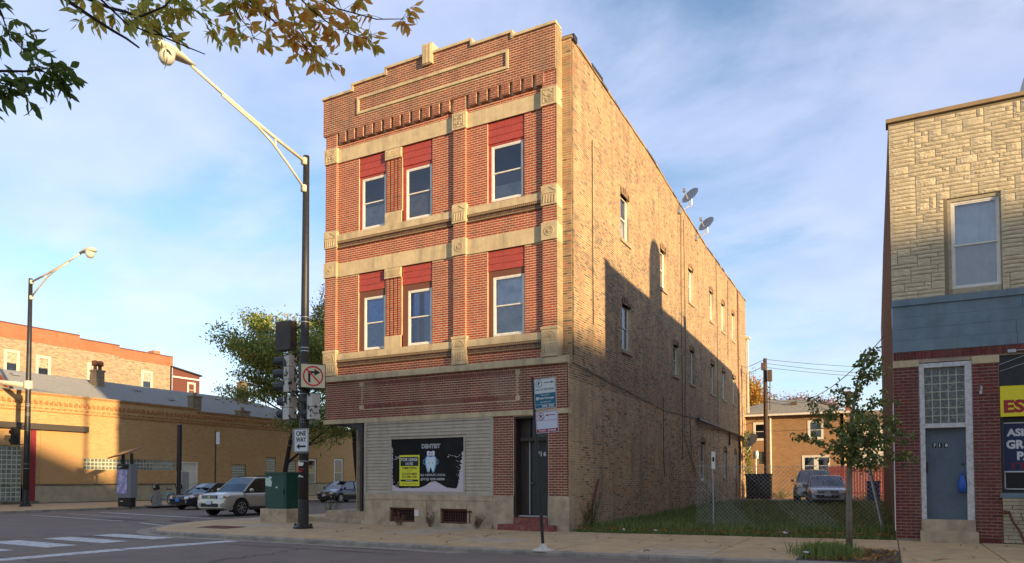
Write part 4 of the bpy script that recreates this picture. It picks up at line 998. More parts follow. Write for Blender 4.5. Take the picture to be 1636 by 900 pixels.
b = MB(); b.fbox(FY, 24.6, 34.8, 1.14, 1.22, 0, .09); b.fbox(FY, 36.2, 54.6, 1.14, 1.22, 0, .09); b.fbox(FY, 18, 24.75, .08, .24, 0, .3); b.fbox(FY, 24.6, 34.8, .02, .12, 0, .03)
b.build('dark_ledge', mat('dark_ledge_stone', (.09, .07, .05), .9, var=(2, (.2, .16, .11), .4, .7)), YB)
b = MB(); b.fbox(FY, 24.9, 27.55, 1.23, 4.5, 0, .04); b.fbox(FY, 39.35, 40.8, 2.66, 4.0, -.2, .01); b.fbox(FY, 42.85, 44.0, 3.3, 4.4, -.2, .01); b.build('patched_bay', m_yb2, YB)
b = MB(); b.fbox(FY, 14, 27.7, 4.45, 4.80, -.05, .35); b.build('awning_rail', mat('dark_awning_rail', (.06, .05, .04), .7), YB)
b = MB(); b.fbox(FY, 24.35, 24.62, .2, 4.45, 0, .1); b.build('red_pilaster', mat('dark_red_trim', (.22, .02, .03), .5), YB)
b = MB()
for (z_, hh, d0) in ((5.98, .14, .10), (6.14, .07, .05), (5.72, .07, .05)):
    y = 14.0
    while y < (54.4 if z_ < 6 else 45):
        b.fbox(FY, y, y+.17, z_, z_+hh, 0, d0+.02); y += .30 if d0 > .06 else .36
for (a, c, zt) in ((14, 36, 6.62), (36, 45, 6.42), (45, 54.6, 6.0)): b.fbox(FY, a, c, zt-.07, zt, .03, .10); 
b.fbox(FY, 14, 54.6, 5.55, 5.6, 0, .06)
b.build('corbel_course', mat('corbel_brick', (.36, .13, .05), .9, var=(6, (.45, .24, .08), .4, .65)), YB, kind='stuff')
b = MB()
for (a, c, zt) in ((14, 36, 6.62), (36, 45, 6.42), (45, 54.6, 6.0)): b.fbox(FY, a, c, zt, zt+.08, -.45, .12)
b.build('parapet_coping', mat('ochre_coping', (.34, .25, .13), .8, var=(2, (.22, .16, .1), .4, .7)), YB)
def blockpanel(u0, u1, v0, v1, nu, nv, name='glass_block_window'):
    o_ = MB(); o_.fbox(FY, u0, u1, v0, v1, -.16, -.08); o = o_.build(name, mat('pale_block_joint', (.50, .50, .38), .7), YB)
    g = MB(); du, dv = (u1-u0)/nu, (v1-v0)/nv
    for i in range(nu):
        for j in range(nv): g.fbox(FY, u0+i*du+.03, u0+(i+1)*du-.03, v0+j*dv+.03, v0+(j+1)*dv-.03, -.08, -.06, 0 if rnd.random() < .7 else 1)
    g.build('glass_blocks', [mat('far_glass_block', (.10, .115, .10), .15, spec=.8, var=(9, (.22, .24, .2), .42, .62)), mat('far_glass_block_pale', (.22, .24, .19), .2, spec=.8)], o, kind='stuff')
blockpanel(19.0, 23.9, .24, 3.43, 18, 12); blockpanel(27.6, 34.3, 2.13, 2.84, 27, 3); blockpanel(39.4, 40.75, 1.05, 2.62, 6, 8); blockpanel(42.9, 43.95, 1.65, 3.25, 5, 8); blockpanel(45.35, 46.25, 1.45, 3.1, 4, 8)
for a, c, v0, v1 in ((47.7, 48.8, 1.1, 3.28), (51.2, 52.4, 1.1, 3.4)): win(FY, a, c, v0, v1, YB, n=-.05, fr=.12, glass=m_glassd, mid=.45)
b = MB(); b.fbox(FY, 34.8, 34.9, .1, 2.76, -.2, .03); b.fbox(FY, 36.1, 36.2, .1, 2.76, -.2, .03); b.fbox(FY, 34.9, 36.1, 2.68, 2.76, -.2, .03); b.fbox(FY, 34.9, 36.1, .1, 2.68, -.2, -.1)
for i in range(3):
    for j in range(2): b.fbox(FY, 35.02+j*.52, 35.46+j*.52, .3+i*.8, .95+i*.8, -.1, -.085)
b.build('white_door', m_white, YB)
m_sh = mat('grey_shingle', (.25, .24, .215), .9, var=(5, (.31, .30, .27), .4, .65), bump=(8, .5, .02), grime=(22, (.15, .14, .13), .45))
b = MB()
rows_ = 30
for i in range(rows_):
    f0, f1 = i/rows_, (i+1)/rows_
    xa, xb = -44.5-7.6*f0, -44.5-7.6*f1; za_, zb_ = 6.25+2.7*f0, 6.25+2.7*f1
    ya, yb = 54-6.5*f0, 54-6.5*f1
    b.add([(xa, 14, za_+.02), (xa, ya, za_+.02), (xb, yb, zb_), (xb, 14, zb_), (xa, 14, za_-.05), (xa, ya, za_-.05)], [(0, 1, 2, 3), (4, 5, 1, 0)])
b.add([(-44.5, 54, 6.25), (-56, 54, 6.2), (-52.1, 47.5, 8.95)], [(0, 1, 2)]); b.add([(-52.1, 14, 8.95), (-52.1, 47.5, 8.95), (-56, 54, 6.2), (-56, 14, 6.2)], [(0, 1, 2, 3)])
b.build('shingle_roof', m_sh, YB)
m_chb = brickmat('chimney_brick', (.34, .25, .15), (.22, .15, .09), (.28, .22, .15), 'y', patch=(.14, .1, .07))
def chim(x, y, z0, z1, sx, sy, cowl=0):
    b = MB(); b.box(x-sx/2, x+sx/2, y-sy/2, y+sy/2, z0, z1); b.box(x-sx/2-.05, x+sx/2+.05, y-sy/2-.05, y+sy/2+.05, z1-.12, z1); o = b.build('chimney', m_chb, YB)
    if cowl:
        c = MB()
        for q in (-.25, .25): c.lathe((x, y+q*sy, z1), [(.12, 0), (.12, .3), (.24, .34), (.24, .62), (.1, .7)], 10)
        c.build('chimney_cowl', m_rust, o)
    else:
        c = MB(); c.lathe((x, y, z1), [(.14, 0), (.13, .25)], 8); c.build('chimney_pot', m_chb, o)
chim(-50.5, 32.6, 8.2, 9.5, .55, .75, 1); chim(-44.9, 36.6, 6.2, 7.7, .6, .75); chim(-45.0, 41.3, 6.1, 7.0, .6, 1.0); chim(-50.5, 46.3, 8.0, 10.2, .6, .8)
b = MB()
for (y, f) in ((26.9, .8), (35.6, .75), (39.8, .55), (37.2, .5), (43.5, .8)):
    x = -44.5-7.6*f; z = 6.25+2.7*f; b.box(x-.2, x+.2, y-.25, y+.25, z, z+.16)
b.build('roof_vents', m_metal, YB)
b = MB(); b.add([(-47.0, 21.5, 7.1), (-47.0, 24.6, 7.1), (-47.0, 23.0, 8.6), (-50.5, 23.0, 8.6)], [(0, 1, 2)]); b.build('gable_wall', m_chb, YB)
b = MB(); b.tube([(-46.9, 21.3, 6.95), (-46.9, 23.0, 8.7)], .16, 4); b.tube([(-46.9, 24.8, 6.95), (-46.9, 23.0, 8.7)], .16, 4); b.build('gable_board', mat('brown_board', (.22, .08, .04), .7), YB)
b = MB(); b.add([(-46.9, 21.3, 7.0), (-46.9, 23.0, 8.75), (-51.0, 23.0, 8.75), (-49.8, 21.3, 8.1)], [(0, 1, 2, 3)]); b.add([(-46.9, 24.8, 7.0), (-46.9, 23.0, 8.75), (-51.0, 23.0, 8.75), (-49.8, 24.8, 8.1)], [(3, 2, 1, 0)]); b.build('gable_roof', m_sh, YB)

# ================================================================ two storey brick building behind it
TB = thing('far_brick_building', 'tall pale brick building with orange brick parapet rising behind the grey shingle roof', 'building', (-62, 34, 0))
F2 = Frame((-62, 0, 0), (0, 1, 0), (1, 0, 0))
W2L = [(27.2, 28.3, 10.0, 12.0), (32.13, 33.24, 10.0, 12.0), (34.64, 35.79, 9.95, 11.9), (39.1, 40.27, 9.95, 11.9), (44.43, 45.58, 10.0, 11.9)]
b = MB(); carve(F2, 18, 47.8, 0, 13.1, W2L, .2, b); b.box(-74, -62, 47.6, 47.8, 0, 13.1); b.box(-74, -62, 18, 18.2, 0, 13.1); b.box(-74, -62, 18, 47.8, 13.0, 13.1)
b.build('wall', brickmat('pale_common_brick', (.42, .33, .20), (.21, .155, .10), (.44, .36, .25), 'y', bw=.3, bh=.09, patch=(.33, .24, .15)), TB)
STP = [(18, 38.3, 14.13), (38.3, 42.1, 13.85), (42.1, 47.85, 13.63)]
b = MB()
for a, c, zt in STP: b.fbox(F2, a, c, 12.95 if a < 42 else 12.75, zt, -.35, .04)
b.build('parapet', brickmat('orange_parapet_brick', (.42, .15, .075), (.34, .12, .06), (.50, .28, .16), 'y', bw=.3, bh=.09), TB)
b = MB()
for a, c, zt in STP:
    y = a
    while y < c-.1: b.fbox(F2, y+.01, min(c, y+.6)-.01, zt, zt+.09, -.4, .08); y += .6
b.build('parapet_tiles', m_rust, TB)
b = MB(); b.box(-63.5, -62.6, 46.2, 46.9, 13.5, 14.15); b.build('chimney', brickmat('orange_chimney', (.5, .2, .1), (.4, .15, .08), (.4, .3, .2), 'y'), TB)
for a, c, v0, v1 in W2L[1:]: win(F2, a-.05, c+.05, v0, v1+.02, TB, n=.04, fr=.2, fm=m_cream, glass=m_glass, back=[(0, 1, .45, 1, m_blind)], mid=.5)
b = MB(); b.tube([(-61.9, 47.75, 0), (-61.9, 47.75, 12.6)], .06, 6); b.build('downspout', m_metal, TB)
GB = thing('brown_gable_house', 'small dark red clapboard house with sloping roof beside the pale brick building', 'building', (-62.6, 49.6, 0))
FG = Frame((-62.6, 0, 0), (0, 1, 0), (1, 0, 0))
b = MB(); b.fprism(FG, [(47.9, 0), (51.6, 0), (51.6, 12.2), (47.9, 12.75)], -8, 0); b.build('wall', mat('dark_red_clapboard', (.15, .05, .035), .8, bump=(3, .1, .01)), GB)
z = 8.0; b = MB()
while z < 12.0: b.fbox(FG, 47.9, 51.6, z, z+.02, 0, .03); z += .16
b.build('clapboards', mat('dark_red_clapboard', (.15, .05, .035)), GB, kind='stuff')
b = MB(); b.fprism(FG, [(47.85, 12.78), (51.8, 12.22), (51.8, 12.36), (47.85, 12.92)], -8.2, .2); b.build('roof', m_black, GB)
b = MB(); b.fbox(FG, 47.9, 51.75, 11.75, 11.9, 0, .15); b.build('eave_board', m_white, GB)
win(FG, 50.1, 51.1, 9.9, 11.5, GB, n=.02, fr=.16, glass=m_glass, back=[(0, 1, 0, 1, m_curtain)])

# ================================================================ brick house behind the lot
HS = thing('brick_house', 'tan brick house with a low hipped roof behind the parked cars in the lot', 'house', (-5.5, 50, .3))
FH = Frame((0, 50, 0), (1, 0, 0), (0, -1, 0))
WH = [(-7.65, -6.75, 4.02, 5.22), (-4.40, -3.50, 4.02, 5.22), (-4.75, -3.15, 1.72, 3.02), (-7.35, -6.7, 2.5, 3.3)]
b = MB(); carve(FH, -9.8, -2.35, .2, 5.62, WH, .18, b); b.box(-9.8, -9.6, 50.0, 58, .2, 5.6); b.box(-2.55, -2.35, 50.0, 58, .2, 5.6)
b.build('wall', brickmat('tan_house_brick', (.40, .23, .11), (.30, .165, .08), (.36, .27, .18), 'x', patch=(.27, .17, .10)), HS)
b = MB(); hr = [(-10.1, 49.6, 5.68), (-2.05, 49.6, 5.68), (-2.05, 58.4, 5.68), (-10.1, 58.4, 5.68), (-7.0, 53.6, 6.95), (-4.95, 53.6, 6.95)]
b.add(hr, [(0, 1, 5, 4), (1, 2, 5), (2, 3, 4, 5), (3, 0, 4), (3, 2, 1, 0)]); b.build('roof', mat('tan_shingle', (.36, .31, .21), .9, var=(7, (.21, .2, .16), .4, .6), bump=(8, .5, .02)), HS)
b = MB(); b.box(-10.15, -2.0, 49.5, 49.6, 5.58, 5.70); b.tube([(-6.6, 49.9, 5.6), (-6.6, 49.9, .6)], .06, 6); b.build('gutter', m_white, HS)
b = MB(); b.box(-5.6, -5.2, 51.9, 52.2, 6.3, 6.6); b.build('roof_vent', m_wood, HS)
for a, c, v0, v1 in WH[:2]: win(FH, a, c, v0, v1, HS, n=.02, fr=.12, glass=m_glassd)
for a, c in ((-4.75, -3.95), (-3.95, -3.15)): win(FH, a, c, 1.72, 3.02, HS, n=.02, fr=.11, glass=m_glassd, back=[(0, 1, .0, .3, m_curtain)])
b = MB(); b.fbox(FH, -4.85, -3.05, 1.6, 1.72, 0, .1); b.build('window_sill', m_white, HS)
b = MB(); b.fbox(FH, -7.35, -6.7, 2.5, 3.3, -.1, -.05); b.build('block_window', m_gb, HS)
HT = thing('white_clapboard_house', 'low white sided house with brown roof partly hidden by the young tree', 'house', (1.5, 56, .3))
F3 = Frame((0, 54, 0), (1, 0, 0), (0, -1, 0))
b = MB(); b.fbox(F3, -2.3, 5.5, .2, 5.3, -6, 0); b.build('wall', mat('white_siding', (.62, .6, .54), .7, var=(3, (.5, .47, .42), .4, .7)), HT)
b = MB(); z = .4
while z < 5.2: b.fbox(F3, -2.3, 5.5, z, z+.02, 0, .02); z += .14
b.build('siding_laps', MATS['white_siding'], HT, kind='stuff')
b = MB(); b.box(-2.5, 5.7, 53.6, 60.2, 5.3, 6.0); b.build('roof', mat('brown_flat_roof', (.20, .16, .12), .9, var=(3, (.28, .22, .17), .4, .7)), HT)
b = MB(); b.box(-2.45, -2.12, 54.5, 54.85, 6.0, 7.35); b.box(-2.5, -2.07, 54.45, 54.9, 7.35, 7.45); b.build('chimney', brickmat('red_chimney', (.32, .1, .06), (.22, .07, .05), (.3, .25, .2), 'x'), HT)
b = MB(); b.fbox(F3, .1, 1.0, 2.6, 4.2, -.02, .05); b.build('window', m_glassd, HT)
FN = thing('red_board_fence', 'dark red vertical board fence behind the two cars', 'fence', (-.8, 46, .3))
m_rf = mat('red_fence_paint', (.20, .035, .03), .8, var=(5, (.15, .03, .025), .4, .7))
x = -3.0
while x < .0:
    p = MB(); p.box(x+.006, x+.134, 46, 46.03, .3, 2.25+rnd.uniform(-.02, .02)); p.build('board', m_rf, FN); x += .14
p = MB()
for z in (.7, 1.9): p.box(-3, 0, 46.03, 46.09, z, z+.09)
p.build('rail', m_rf, FN)
# terrace across the main street, behind the camera: its roofline throws the shade on the lower storeys
OT = thing('opposite_terrace', 'row of brick shops across the main street', 'building', (50, -10, 0))
FO = Frame((0, -4, 0), (-1, 0, 0), (0, 1, 0))
b = MB()
b.box(12, 65, -16, -4, 0, 14.6); b.box(65, 110, -16, -4, 0, 16.9)
b.build('wall', brickmat('opposite_brick', (.34, .17, .1), (.24, .11, .07), (.3, .25, .2), 'x'), OT)
b = MB(); gl = MB()
for i in range(30):
    x = 13.5+i*3.2
    for z in (5, 8.5, 11.8):
        b.box(x-.1, x+1.3, -4, -3.92, z-.1, z+2.0); gl.box(x, x+1.2, -3.93, -3.9, z, z+1.9)
b.build('window_frames', m_white, OT, kind='stuff'); gl.build('window_panes', mat('dark_shop_glass', (.012, .013, .016)), OT, kind='stuff')
b = MB(); b.box(11.9, 65, -16.1, -3.95, 14.6, 14.7); b.box(64.9, 110.1, -16.1, -3.95, 16.9, 17.0); b.build('cornice', m_stone, OT)
# ================================================================ ground, road, pavements
def gz(x, y):
    s = min(1, max(0, (x+7)/7))*.085
    if y > 21: s += min(1, max(0, (y-21)/15))*.24*min(1, max(0, x+9))
    dd = ((x+20.4)**2+(y-15.4)**2)
    return s-.06*math.exp(-dd/4.5)
b = MB(); b.add([(-1500, -1500, -.16), (1500, -1500, -.16), (1500, 1500, -.16), (-1500, 1500, -.16)], [(0, 1, 2, 3)])
struct(b.build('ground', mat('earth', (.14, .12, .09), .95, var=(.3, (.10, .11, .06), .4, .7))))
b = MB()
def grid(mb, x0, x1, y0, y1, nx, ny, fz):
    vs = [(lam(x0, x1, i/nx), lam(y0, y1, j/ny), fz(lam(x0, x1, i/nx), lam(y0, y1, j/ny))) for j in range(ny+1) for i in range(nx+1)]
    mb.add(vs, [(j*(nx+1)+i, j*(nx+1)+i+1, (j+1)*(nx+1)+i+1, (j+1)*(nx+1)+i) for j in range(ny) for i in range(nx)])
RZ = -.118
grid(b, -300, 300, 1.9, 14.05, 60, 4, lambda x, y: RZ+.02*(1-((y-8)/6)**2)+(gz(x, 10) if x < 40 else .085)*.9)
grid(b, -36.5, -17.0, 14.05, 19.0, 6, 3, lambda x, y: RZ-.002)
grid(b, -36.5, -21.9, 19.0, 160, 4, 20, lambda x, y: RZ-.002)
grid(b, -36.5, -17, -120, 1.9, 4, 10, lambda x, y: RZ-.002)
struct(b.build('road', m_asph))
# painted markings
def marks(name, polys, dz=.004):
    b = MB()
    for p in polys:      # subdivide so the paint follows the crown of the road
        b.add([(x, y, RZ+.02*(1-((min(y, 14.05)-8)/6)**2)*(1 if y < 14.05 else 0)+gz(x, 10)*.9*(y < 14)+dz+(.003 if y > 14 else 0)) for x, y in p], [tuple(range(len(p)))])
    o = b.build(name, m_paintw); return struct(o)
st = []
for y in (2.6, 4.1, 5.6, 7.1, 8.6, 10.1): st += [[(-20.1, y), (-18.75, y-.06), (-18.75, y+.72), (-20.1, y+.78)], [(-18.75, y-.06), (-17.3, y-.1), (-17.3, y+.66), (-18.75, y+.72)]]
for y in (11.5, 12.9): st += [[(-20.1, y), (-18.75, y-.05), (-18.75, y+.70), (-20.1, y+.75)], [(-18.75, y-.05), (-17.3, y-.1), (-17.3, y+.62), (-18.75, y+.70)]]
marks('crosswalk_stripes', st)
marks('stop_line', [[(-15.75, 2.6), (-15.3, 2.6), (-15.3, 5), (-15.75, 5)], [(-15.75, 5), (-15.3, 5), (-15.25, 7.4), (-15.72, 7.4)], [(-15.72, 7.4), (-15.25, 7.4), (-15.1, 10.6), (-15.6, 10.6)], [(-15.6, 10.7), (-15.1, 10.7), (-14.8, 13.9), (-15.3, 13.9)]])
marks('lane_lines', [[(-34, 22.1), (-24.4, 20.75), (-24.4, 20.95), (-34, 22.35)], [(-34, 18.85), (-26, 17.85), (-26, 18.0), (-34, 19.0)], [(-24.4, 17.45), (-21.6, 16.6), (-21.6, 16.72), (-24.4, 17.6)], [(-34, 20.5), (-28, 19.6), (-28, 19.72), (-34, 20.62)]])
b = MB()      # tar patches and cracks
for (x, y, a, c) in ((-27, 18.6, 1.6, .3), (-24.0, 19.0, .7, .35), (-12, 8, 2.5, .25)):
    b.add([(x+a*cos(q*.52)*rnd.uniform(.8, 1.1), y+c*sin(q*.52)*rnd.uniform(.8, 1.1), RZ+.02*(1-((min(y, 14.05)-8)/6)**2)*(1 if y < 14.05 else 0)+.0035) for q in range(12)], [tuple(range(12))])
struct(b.build('tar_patches', mat('tar', (.045, .042, .042), .8)))
def ribbon(mb, p, q, w_, steps=10, wob=.12):
    pts = [Vector(p).lerp(Vector(q), i/steps)+Vector((rnd.gauss(0, wob), rnd.gauss(0, wob)*.5)) for i in range(steps+1)]; vs = []
    for i, c in enumerate(pts):
        t = (pts[min(i+1, steps)]-pts[max(0, i-1)]).normalized(); n_ = Vector((-t.y, t.x)); ww = w_*rnd.uniform(.4, 1.2)
        z = (RZ+.02*(1-((min(c.y, 14.05)-8)/6)**2)*(1 if c.y < 14.05 else 0)+gz(c.x, 10)*.9*(c.y < 14)+.0035)
        vs += [(c.x+n_.x*ww, c.y+n_.y*ww, z), (c.x-n_.x*ww, c.y-n_.y*ww, z)]
    mb.add(vs, [(2*i, 2*i+1, 2*i+3, 2*i+2) for i in range(steps)])
b = MB()
for p, q in (((-30, 10.6), (-17, 11.0)), ((-22, 12.6), (-9, 12.9)), ((-17, 8.2), (-4, 8.7)), ((-26, 14.5), (-25, 21)), ((-12, 13.2), (-11, 7)), ((-33, 20), (-23, 22.5)), ((-30.5, 12), (-29, 19)), ((-9, 11.6), (1, 12.1)), ((-26, 7.5), (-14, 7.2)), ((-19, 13), (-24, 9))): ribbon(b, p, q, .025, 26)
struct(b.build('tar_seams', MATS['tar']))
# manhole
MH = thing('manhole_cover', 'round iron manhole cover in the side street near the crosswalk', 'manhole', (-24.3, 19.2, RZ))
b = MB(); b.lathe((-24.3, 19.2, RZ), [(.40, 0), (.40, .006), (.36, .008)], 20)
for i in range(6): b.obox((-24.3, 19.2, RZ+.009), .6, .03, .004, Matrix.Rotation(i*pi/6, 3, 'Z'))
b.build('lid', m_rust, MH)
# pavement region on the near corner (convex, rounded)
def arcpts(cx, cy, r, q0, q1, n): return [(cx+r*cos(lam(q0, q1, i/n)), cy+r*sin(lam(q0, q1, i/n))) for i in range(n+1)]
AR = 4.4
edge = [(14, 14.10)]+arcpts(-21.85+AR, 14.10+AR, AR, -pi/2, -pi, 12)+[(-21.85, 62)]
region = edge+[(14, 62)]
def clip(poly, reg):
    # reg traversed clockwise seen from above -> inside test by centroid
    cxm, cym = -10, 25; out = poly
    for i in range(len(reg)):
        a, c = reg[i], reg[(i+1) % len(reg)]
        nx, ny = -(c[1]-a[1]), c[0]-a[0]
        if nx*(cxm-a[0])+ny*(cym-a[1]) < 0: nx, ny = -nx, -ny
        res = []
        for j in range(len(out)):
            p, q = out[j], out[(j+1) % len(out)]
            dp = nx*(p[0]-a[0])+ny*(p[1]-a[1]); dq = nx*(q[0]-a[0])+ny*(q[1]-a[1])
            if dp >= 0: res.append(p)
            if (dp >= 0) != (dq >= 0):
                t = dp/(dp-dq); res.append((p[0]+t*(q[0]-p[0]), p[1]+t*(q[1]-p[1])))
        out = res
        if len(out) < 3: return []
    return out
SWK = bpy.data.objects.new('sidewalk', None); COL.objects.link(SWK); struct(SWK)
m_slabs = [m_conc, mat('sidewalk_concrete_warm', (.57, .385, .18), .9, var=(1.4, (.43, .30, .17), .35, .7), bump=(45, .35, .006), grime=(2.2, (.2, .155, .1), .5)), mat('sidewalk_concrete_pale', (.50, .39, .25), .9, var=(1.8, (.41, .32, .21), .35, .7), bump=(45, .35, .006), grime=(3.2, (.2, .17, .13), .5))]
def slab(poly, parent, mt, thick=.05):
    k = len(poly); cx = sum(p[0] for p in poly)/k; cy = sum(p[1] for p in poly)/k
    dz = rnd.uniform(-.004, .004); vs = []
    for x, y in poly: vs.append((x, y, gz(x, y)-thick))
    for x, y in poly: vs.append((x, y, gz(x, y)-.006+dz))
    for x, y in poly:
        l = max(.01, sqrt((cx-x)**2+(cy-y)**2)); vs.append((x+(cx-x)/l*.02, y+(cy-y)/l*.02, gz(x, y)+dz))
    b = MB(); b.add(vs, [tuple(range(2*k, 3*k))]+[(i, (i+1) % k, k+(i+1) % k, k+i) for i in range(k)]+[(k+i, k+(i+1) % k, 2*k+(i+1) % k, 2*k+i) for i in range(k)])
    # orientation check
    o = b.build('slab', mt, parent)
    return o
def ccw(p):
    a = sum(p[i][0]*p[(i+1) % len(p)][1]-p[(i+1) % len(p)][0]*p[i][1] for i in range(len(p)))
    return p if a > 0 else p[::-1]
rowsY = [14.10, 15.4, 16.7, 18.2, 19.60]
xs = [.17+1.6*i for i in range(-14, 8)]
for i in range(len(xs)-1):
    for j in range(4):
        xa, xb, ya, yb = xs[i]+.010, xs[i+1]-.010, rowsY[j]+.010, rowsY[j+1]-.010
        if abs(xs[i]+1.43) < .01 and j < 2: continue
        p = clip([(xa, ya), (xb, ya), (xb, yb), (xa, yb)], region)
        if len(p) > 2: slab(ccw(p), SWK, m_slabs[0] if rnd.random() < .5 else rnd.choice(m_slabs))
y = 19.6
while y < 60:
    for a, c in ((-21.84, -20.3), (-20.3, -18.8), (-18.8, -17.3)):
        if y < 22.2 and a == -18.8: p = clip([(a+.006, y+.006), (-17.4, y+.006), (-17.4, y+1.49), (a+.006, y+1.49)], region)
        else: p = clip([(a+.006, y+.006), (c-.006, y+.006), (c-.006, y+1.49), (a+.006, y+1.49)], region)
        if len(p) > 2: slab(ccw(p), SWK, rnd.choice(m_slabs))
    y += 1.5
b = MB()
bed = [(x, y) for x, y in edge]+[(-17.2, 62), (-17.2, 19.66), (14, 19.66)]
def bedz(x, y): return gz(x, y)-.022
for (x0_, x1_, y0_, y1_) in ((-17.2, 14, 14.10, 19.68),):
    grid(b, x0_, x1_, y0_, y1_, 40, 4, bedz)
for i in range(24):
    a = (-21.85, 14.1); 
p = clip([(-22, 14.1), (-17.2, 14.1), (-17.2, 62), (-22, 62)], region); b.add([(x, y, bedz(x, y)-.02) for x, y in ccw(p)], [tuple(range(len(p)))])
b.build('slab_bed', mat('joint_dirt', (.10, .08, .055), .95), SWK)
# kerb stones
KB = bpy.data.objects.new('kerb', None); COL.objects.link(KB); struct(KB)
def kerbline(path, parent, step=2.6):
    # inset inner edge
    P = [Vector((x, y, 0)) for x, y in path]
    seg = []
    for a, c in zip(P[:-1], P[1:]):
        L_ = (c-a).length; n_ = max(1, int(L_/step))
        for i in range(n_): seg.append((a.lerp(c, i/n_), a.lerp(c, (i+1)/n_)))
    for a, c in seg:
        t = (c-a).normalized(); nrm = Vector((t.y, -t.x, 0)) 
        if nrm.dot(Vector((-10, 30, 0))-a) > 0: nrm = -nrm
        g = .004; a2, c2 = a+t*g, c-t*g; b = MB(); vs = []
        for p in (a2, c2):
            z1 = gz(p.x, p.y)-.003
            for (o_, z) in ((0, -.25), (0, z1), (.13, z1-.004), (.155, z1-.03), (.165, -.25)): q = p+nrm*o_; vs.append((q.x, q.y, z))
        b.add(vs, [(i, i+1, i+6, i+5) for i in range(4)]+[(0, 1, 2, 3, 4)[::-1], (5, 6, 7, 8, 9)]); b.build('kerb_stone', m_kerb, parent)
kerbline([(60, 14.10)]+edge[1:], KB)
b = MB()      # concrete gutter
pe = [(60, 14.10)]+edge[1:]
vs = []
for i, (x, y) in enumerate(pe):
    a = Vector(pe[max(0, i-1)]); c = Vector(pe[min(len(pe)-1, i+1)]); t = (c-a).normalized(); nrm = Vector((t.y, -t.x))
    if nrm.dot(Vector((-10, 30))-Vector((x, y))) > 0: nrm = -nrm
    g = gz(x, 10)*.9
    for o_ in (.16, .55): q = Vector((x, y))+nrm*o_; vs.append((q.x, q.y, RZ+.006+g))
b.add(vs, [(2*i, 2*i+1, 2*i+3, 2*i+2) for i in range(len(pe)-1)]); struct(b.build('gutter', m_kerb))
DT = thing('tactile_plate', 'rust red tactile warning plate in the kerb ramp at the corner', 'ramp plate', (-18.8, 16.3, 0))
b = MB(); dq = [(-19.55, 16.05), (-17.85, 15.75), (-17.95, 16.62), (-19.6, 16.85)]
b.add([(x, y, gz(x, y)+.008) for x, y in dq]+[(x, y, gz(x, y)-.03) for x, y in dq], [(0, 1, 2, 3), (4, 5, 1, 0), (5, 6, 2, 1), (6, 7, 3, 2), (7, 4, 0, 3)])
b.build('plate', m_rust, DT); b = MB()
for i in range(17):
    for j in range(8):
        x = lam(-19.5, -17.95, i/16); y = lam(16.1, 16.75, j/7)-.12*i/16; b.lathe((x, y, gz(x, y)+.008), [(.022, 0), (.014, .008)], 6)
b.build('domes', m_rust, DT, kind='stuff')
# far pavement by the yellow building, near pavement by the camera
FS2 = bpy.data.objects.new('far_sidewalk', None); COL.objects.link(FS2); struct(FS2)
y = 14.2
while y < 64:
    for a, c in ((-44, -41.6), (-41.6, -39.2), (-39.2, -36.7)):
        xa, xb, ya, yb = a+.01, c-.01, y+.01, y+1.99
        dz = rnd.uniform(-.004, .004); g = lambda x: .0+(.08*(-36.7-x)/7.3)
        b = MB(); b.add([(xa, ya, g(xa)+dz), (xb, ya, g(xb)+dz), (xb, yb, g(xb)+dz), (xa, yb, g(xa)+dz), (xa, ya, -.05), (xb, ya, -.05), (xb, yb, -.05), (xa, yb, -.05)], [(0, 1, 2, 3), (4, 5, 1, 0), (5, 6, 2, 1), (6, 7, 3, 2), (7, 4, 0, 3)])
        b.build('slab', rnd.choice(m_slabs), FS2)
    y += 2
b = MB(); b.box(-36.7, -36.52, 14.2, 64, -.2, .0); b.build('kerb_stone', m_kerb, FS2)
b = MB(); b.box(-120, -36.52, 13.9, 14.2, -.2, 0); b.box(-120, -44, 14.2, 18, -.2, .06); b.build('slab_strip', m_conc, FS2)
b = MB(); b.box(-17, 60, -4, 1.8, -.2, .0); b.box(-17, 60, 1.8, 1.95, -.2, -.002); struct(b.build('near_sidewalk', m_conc))
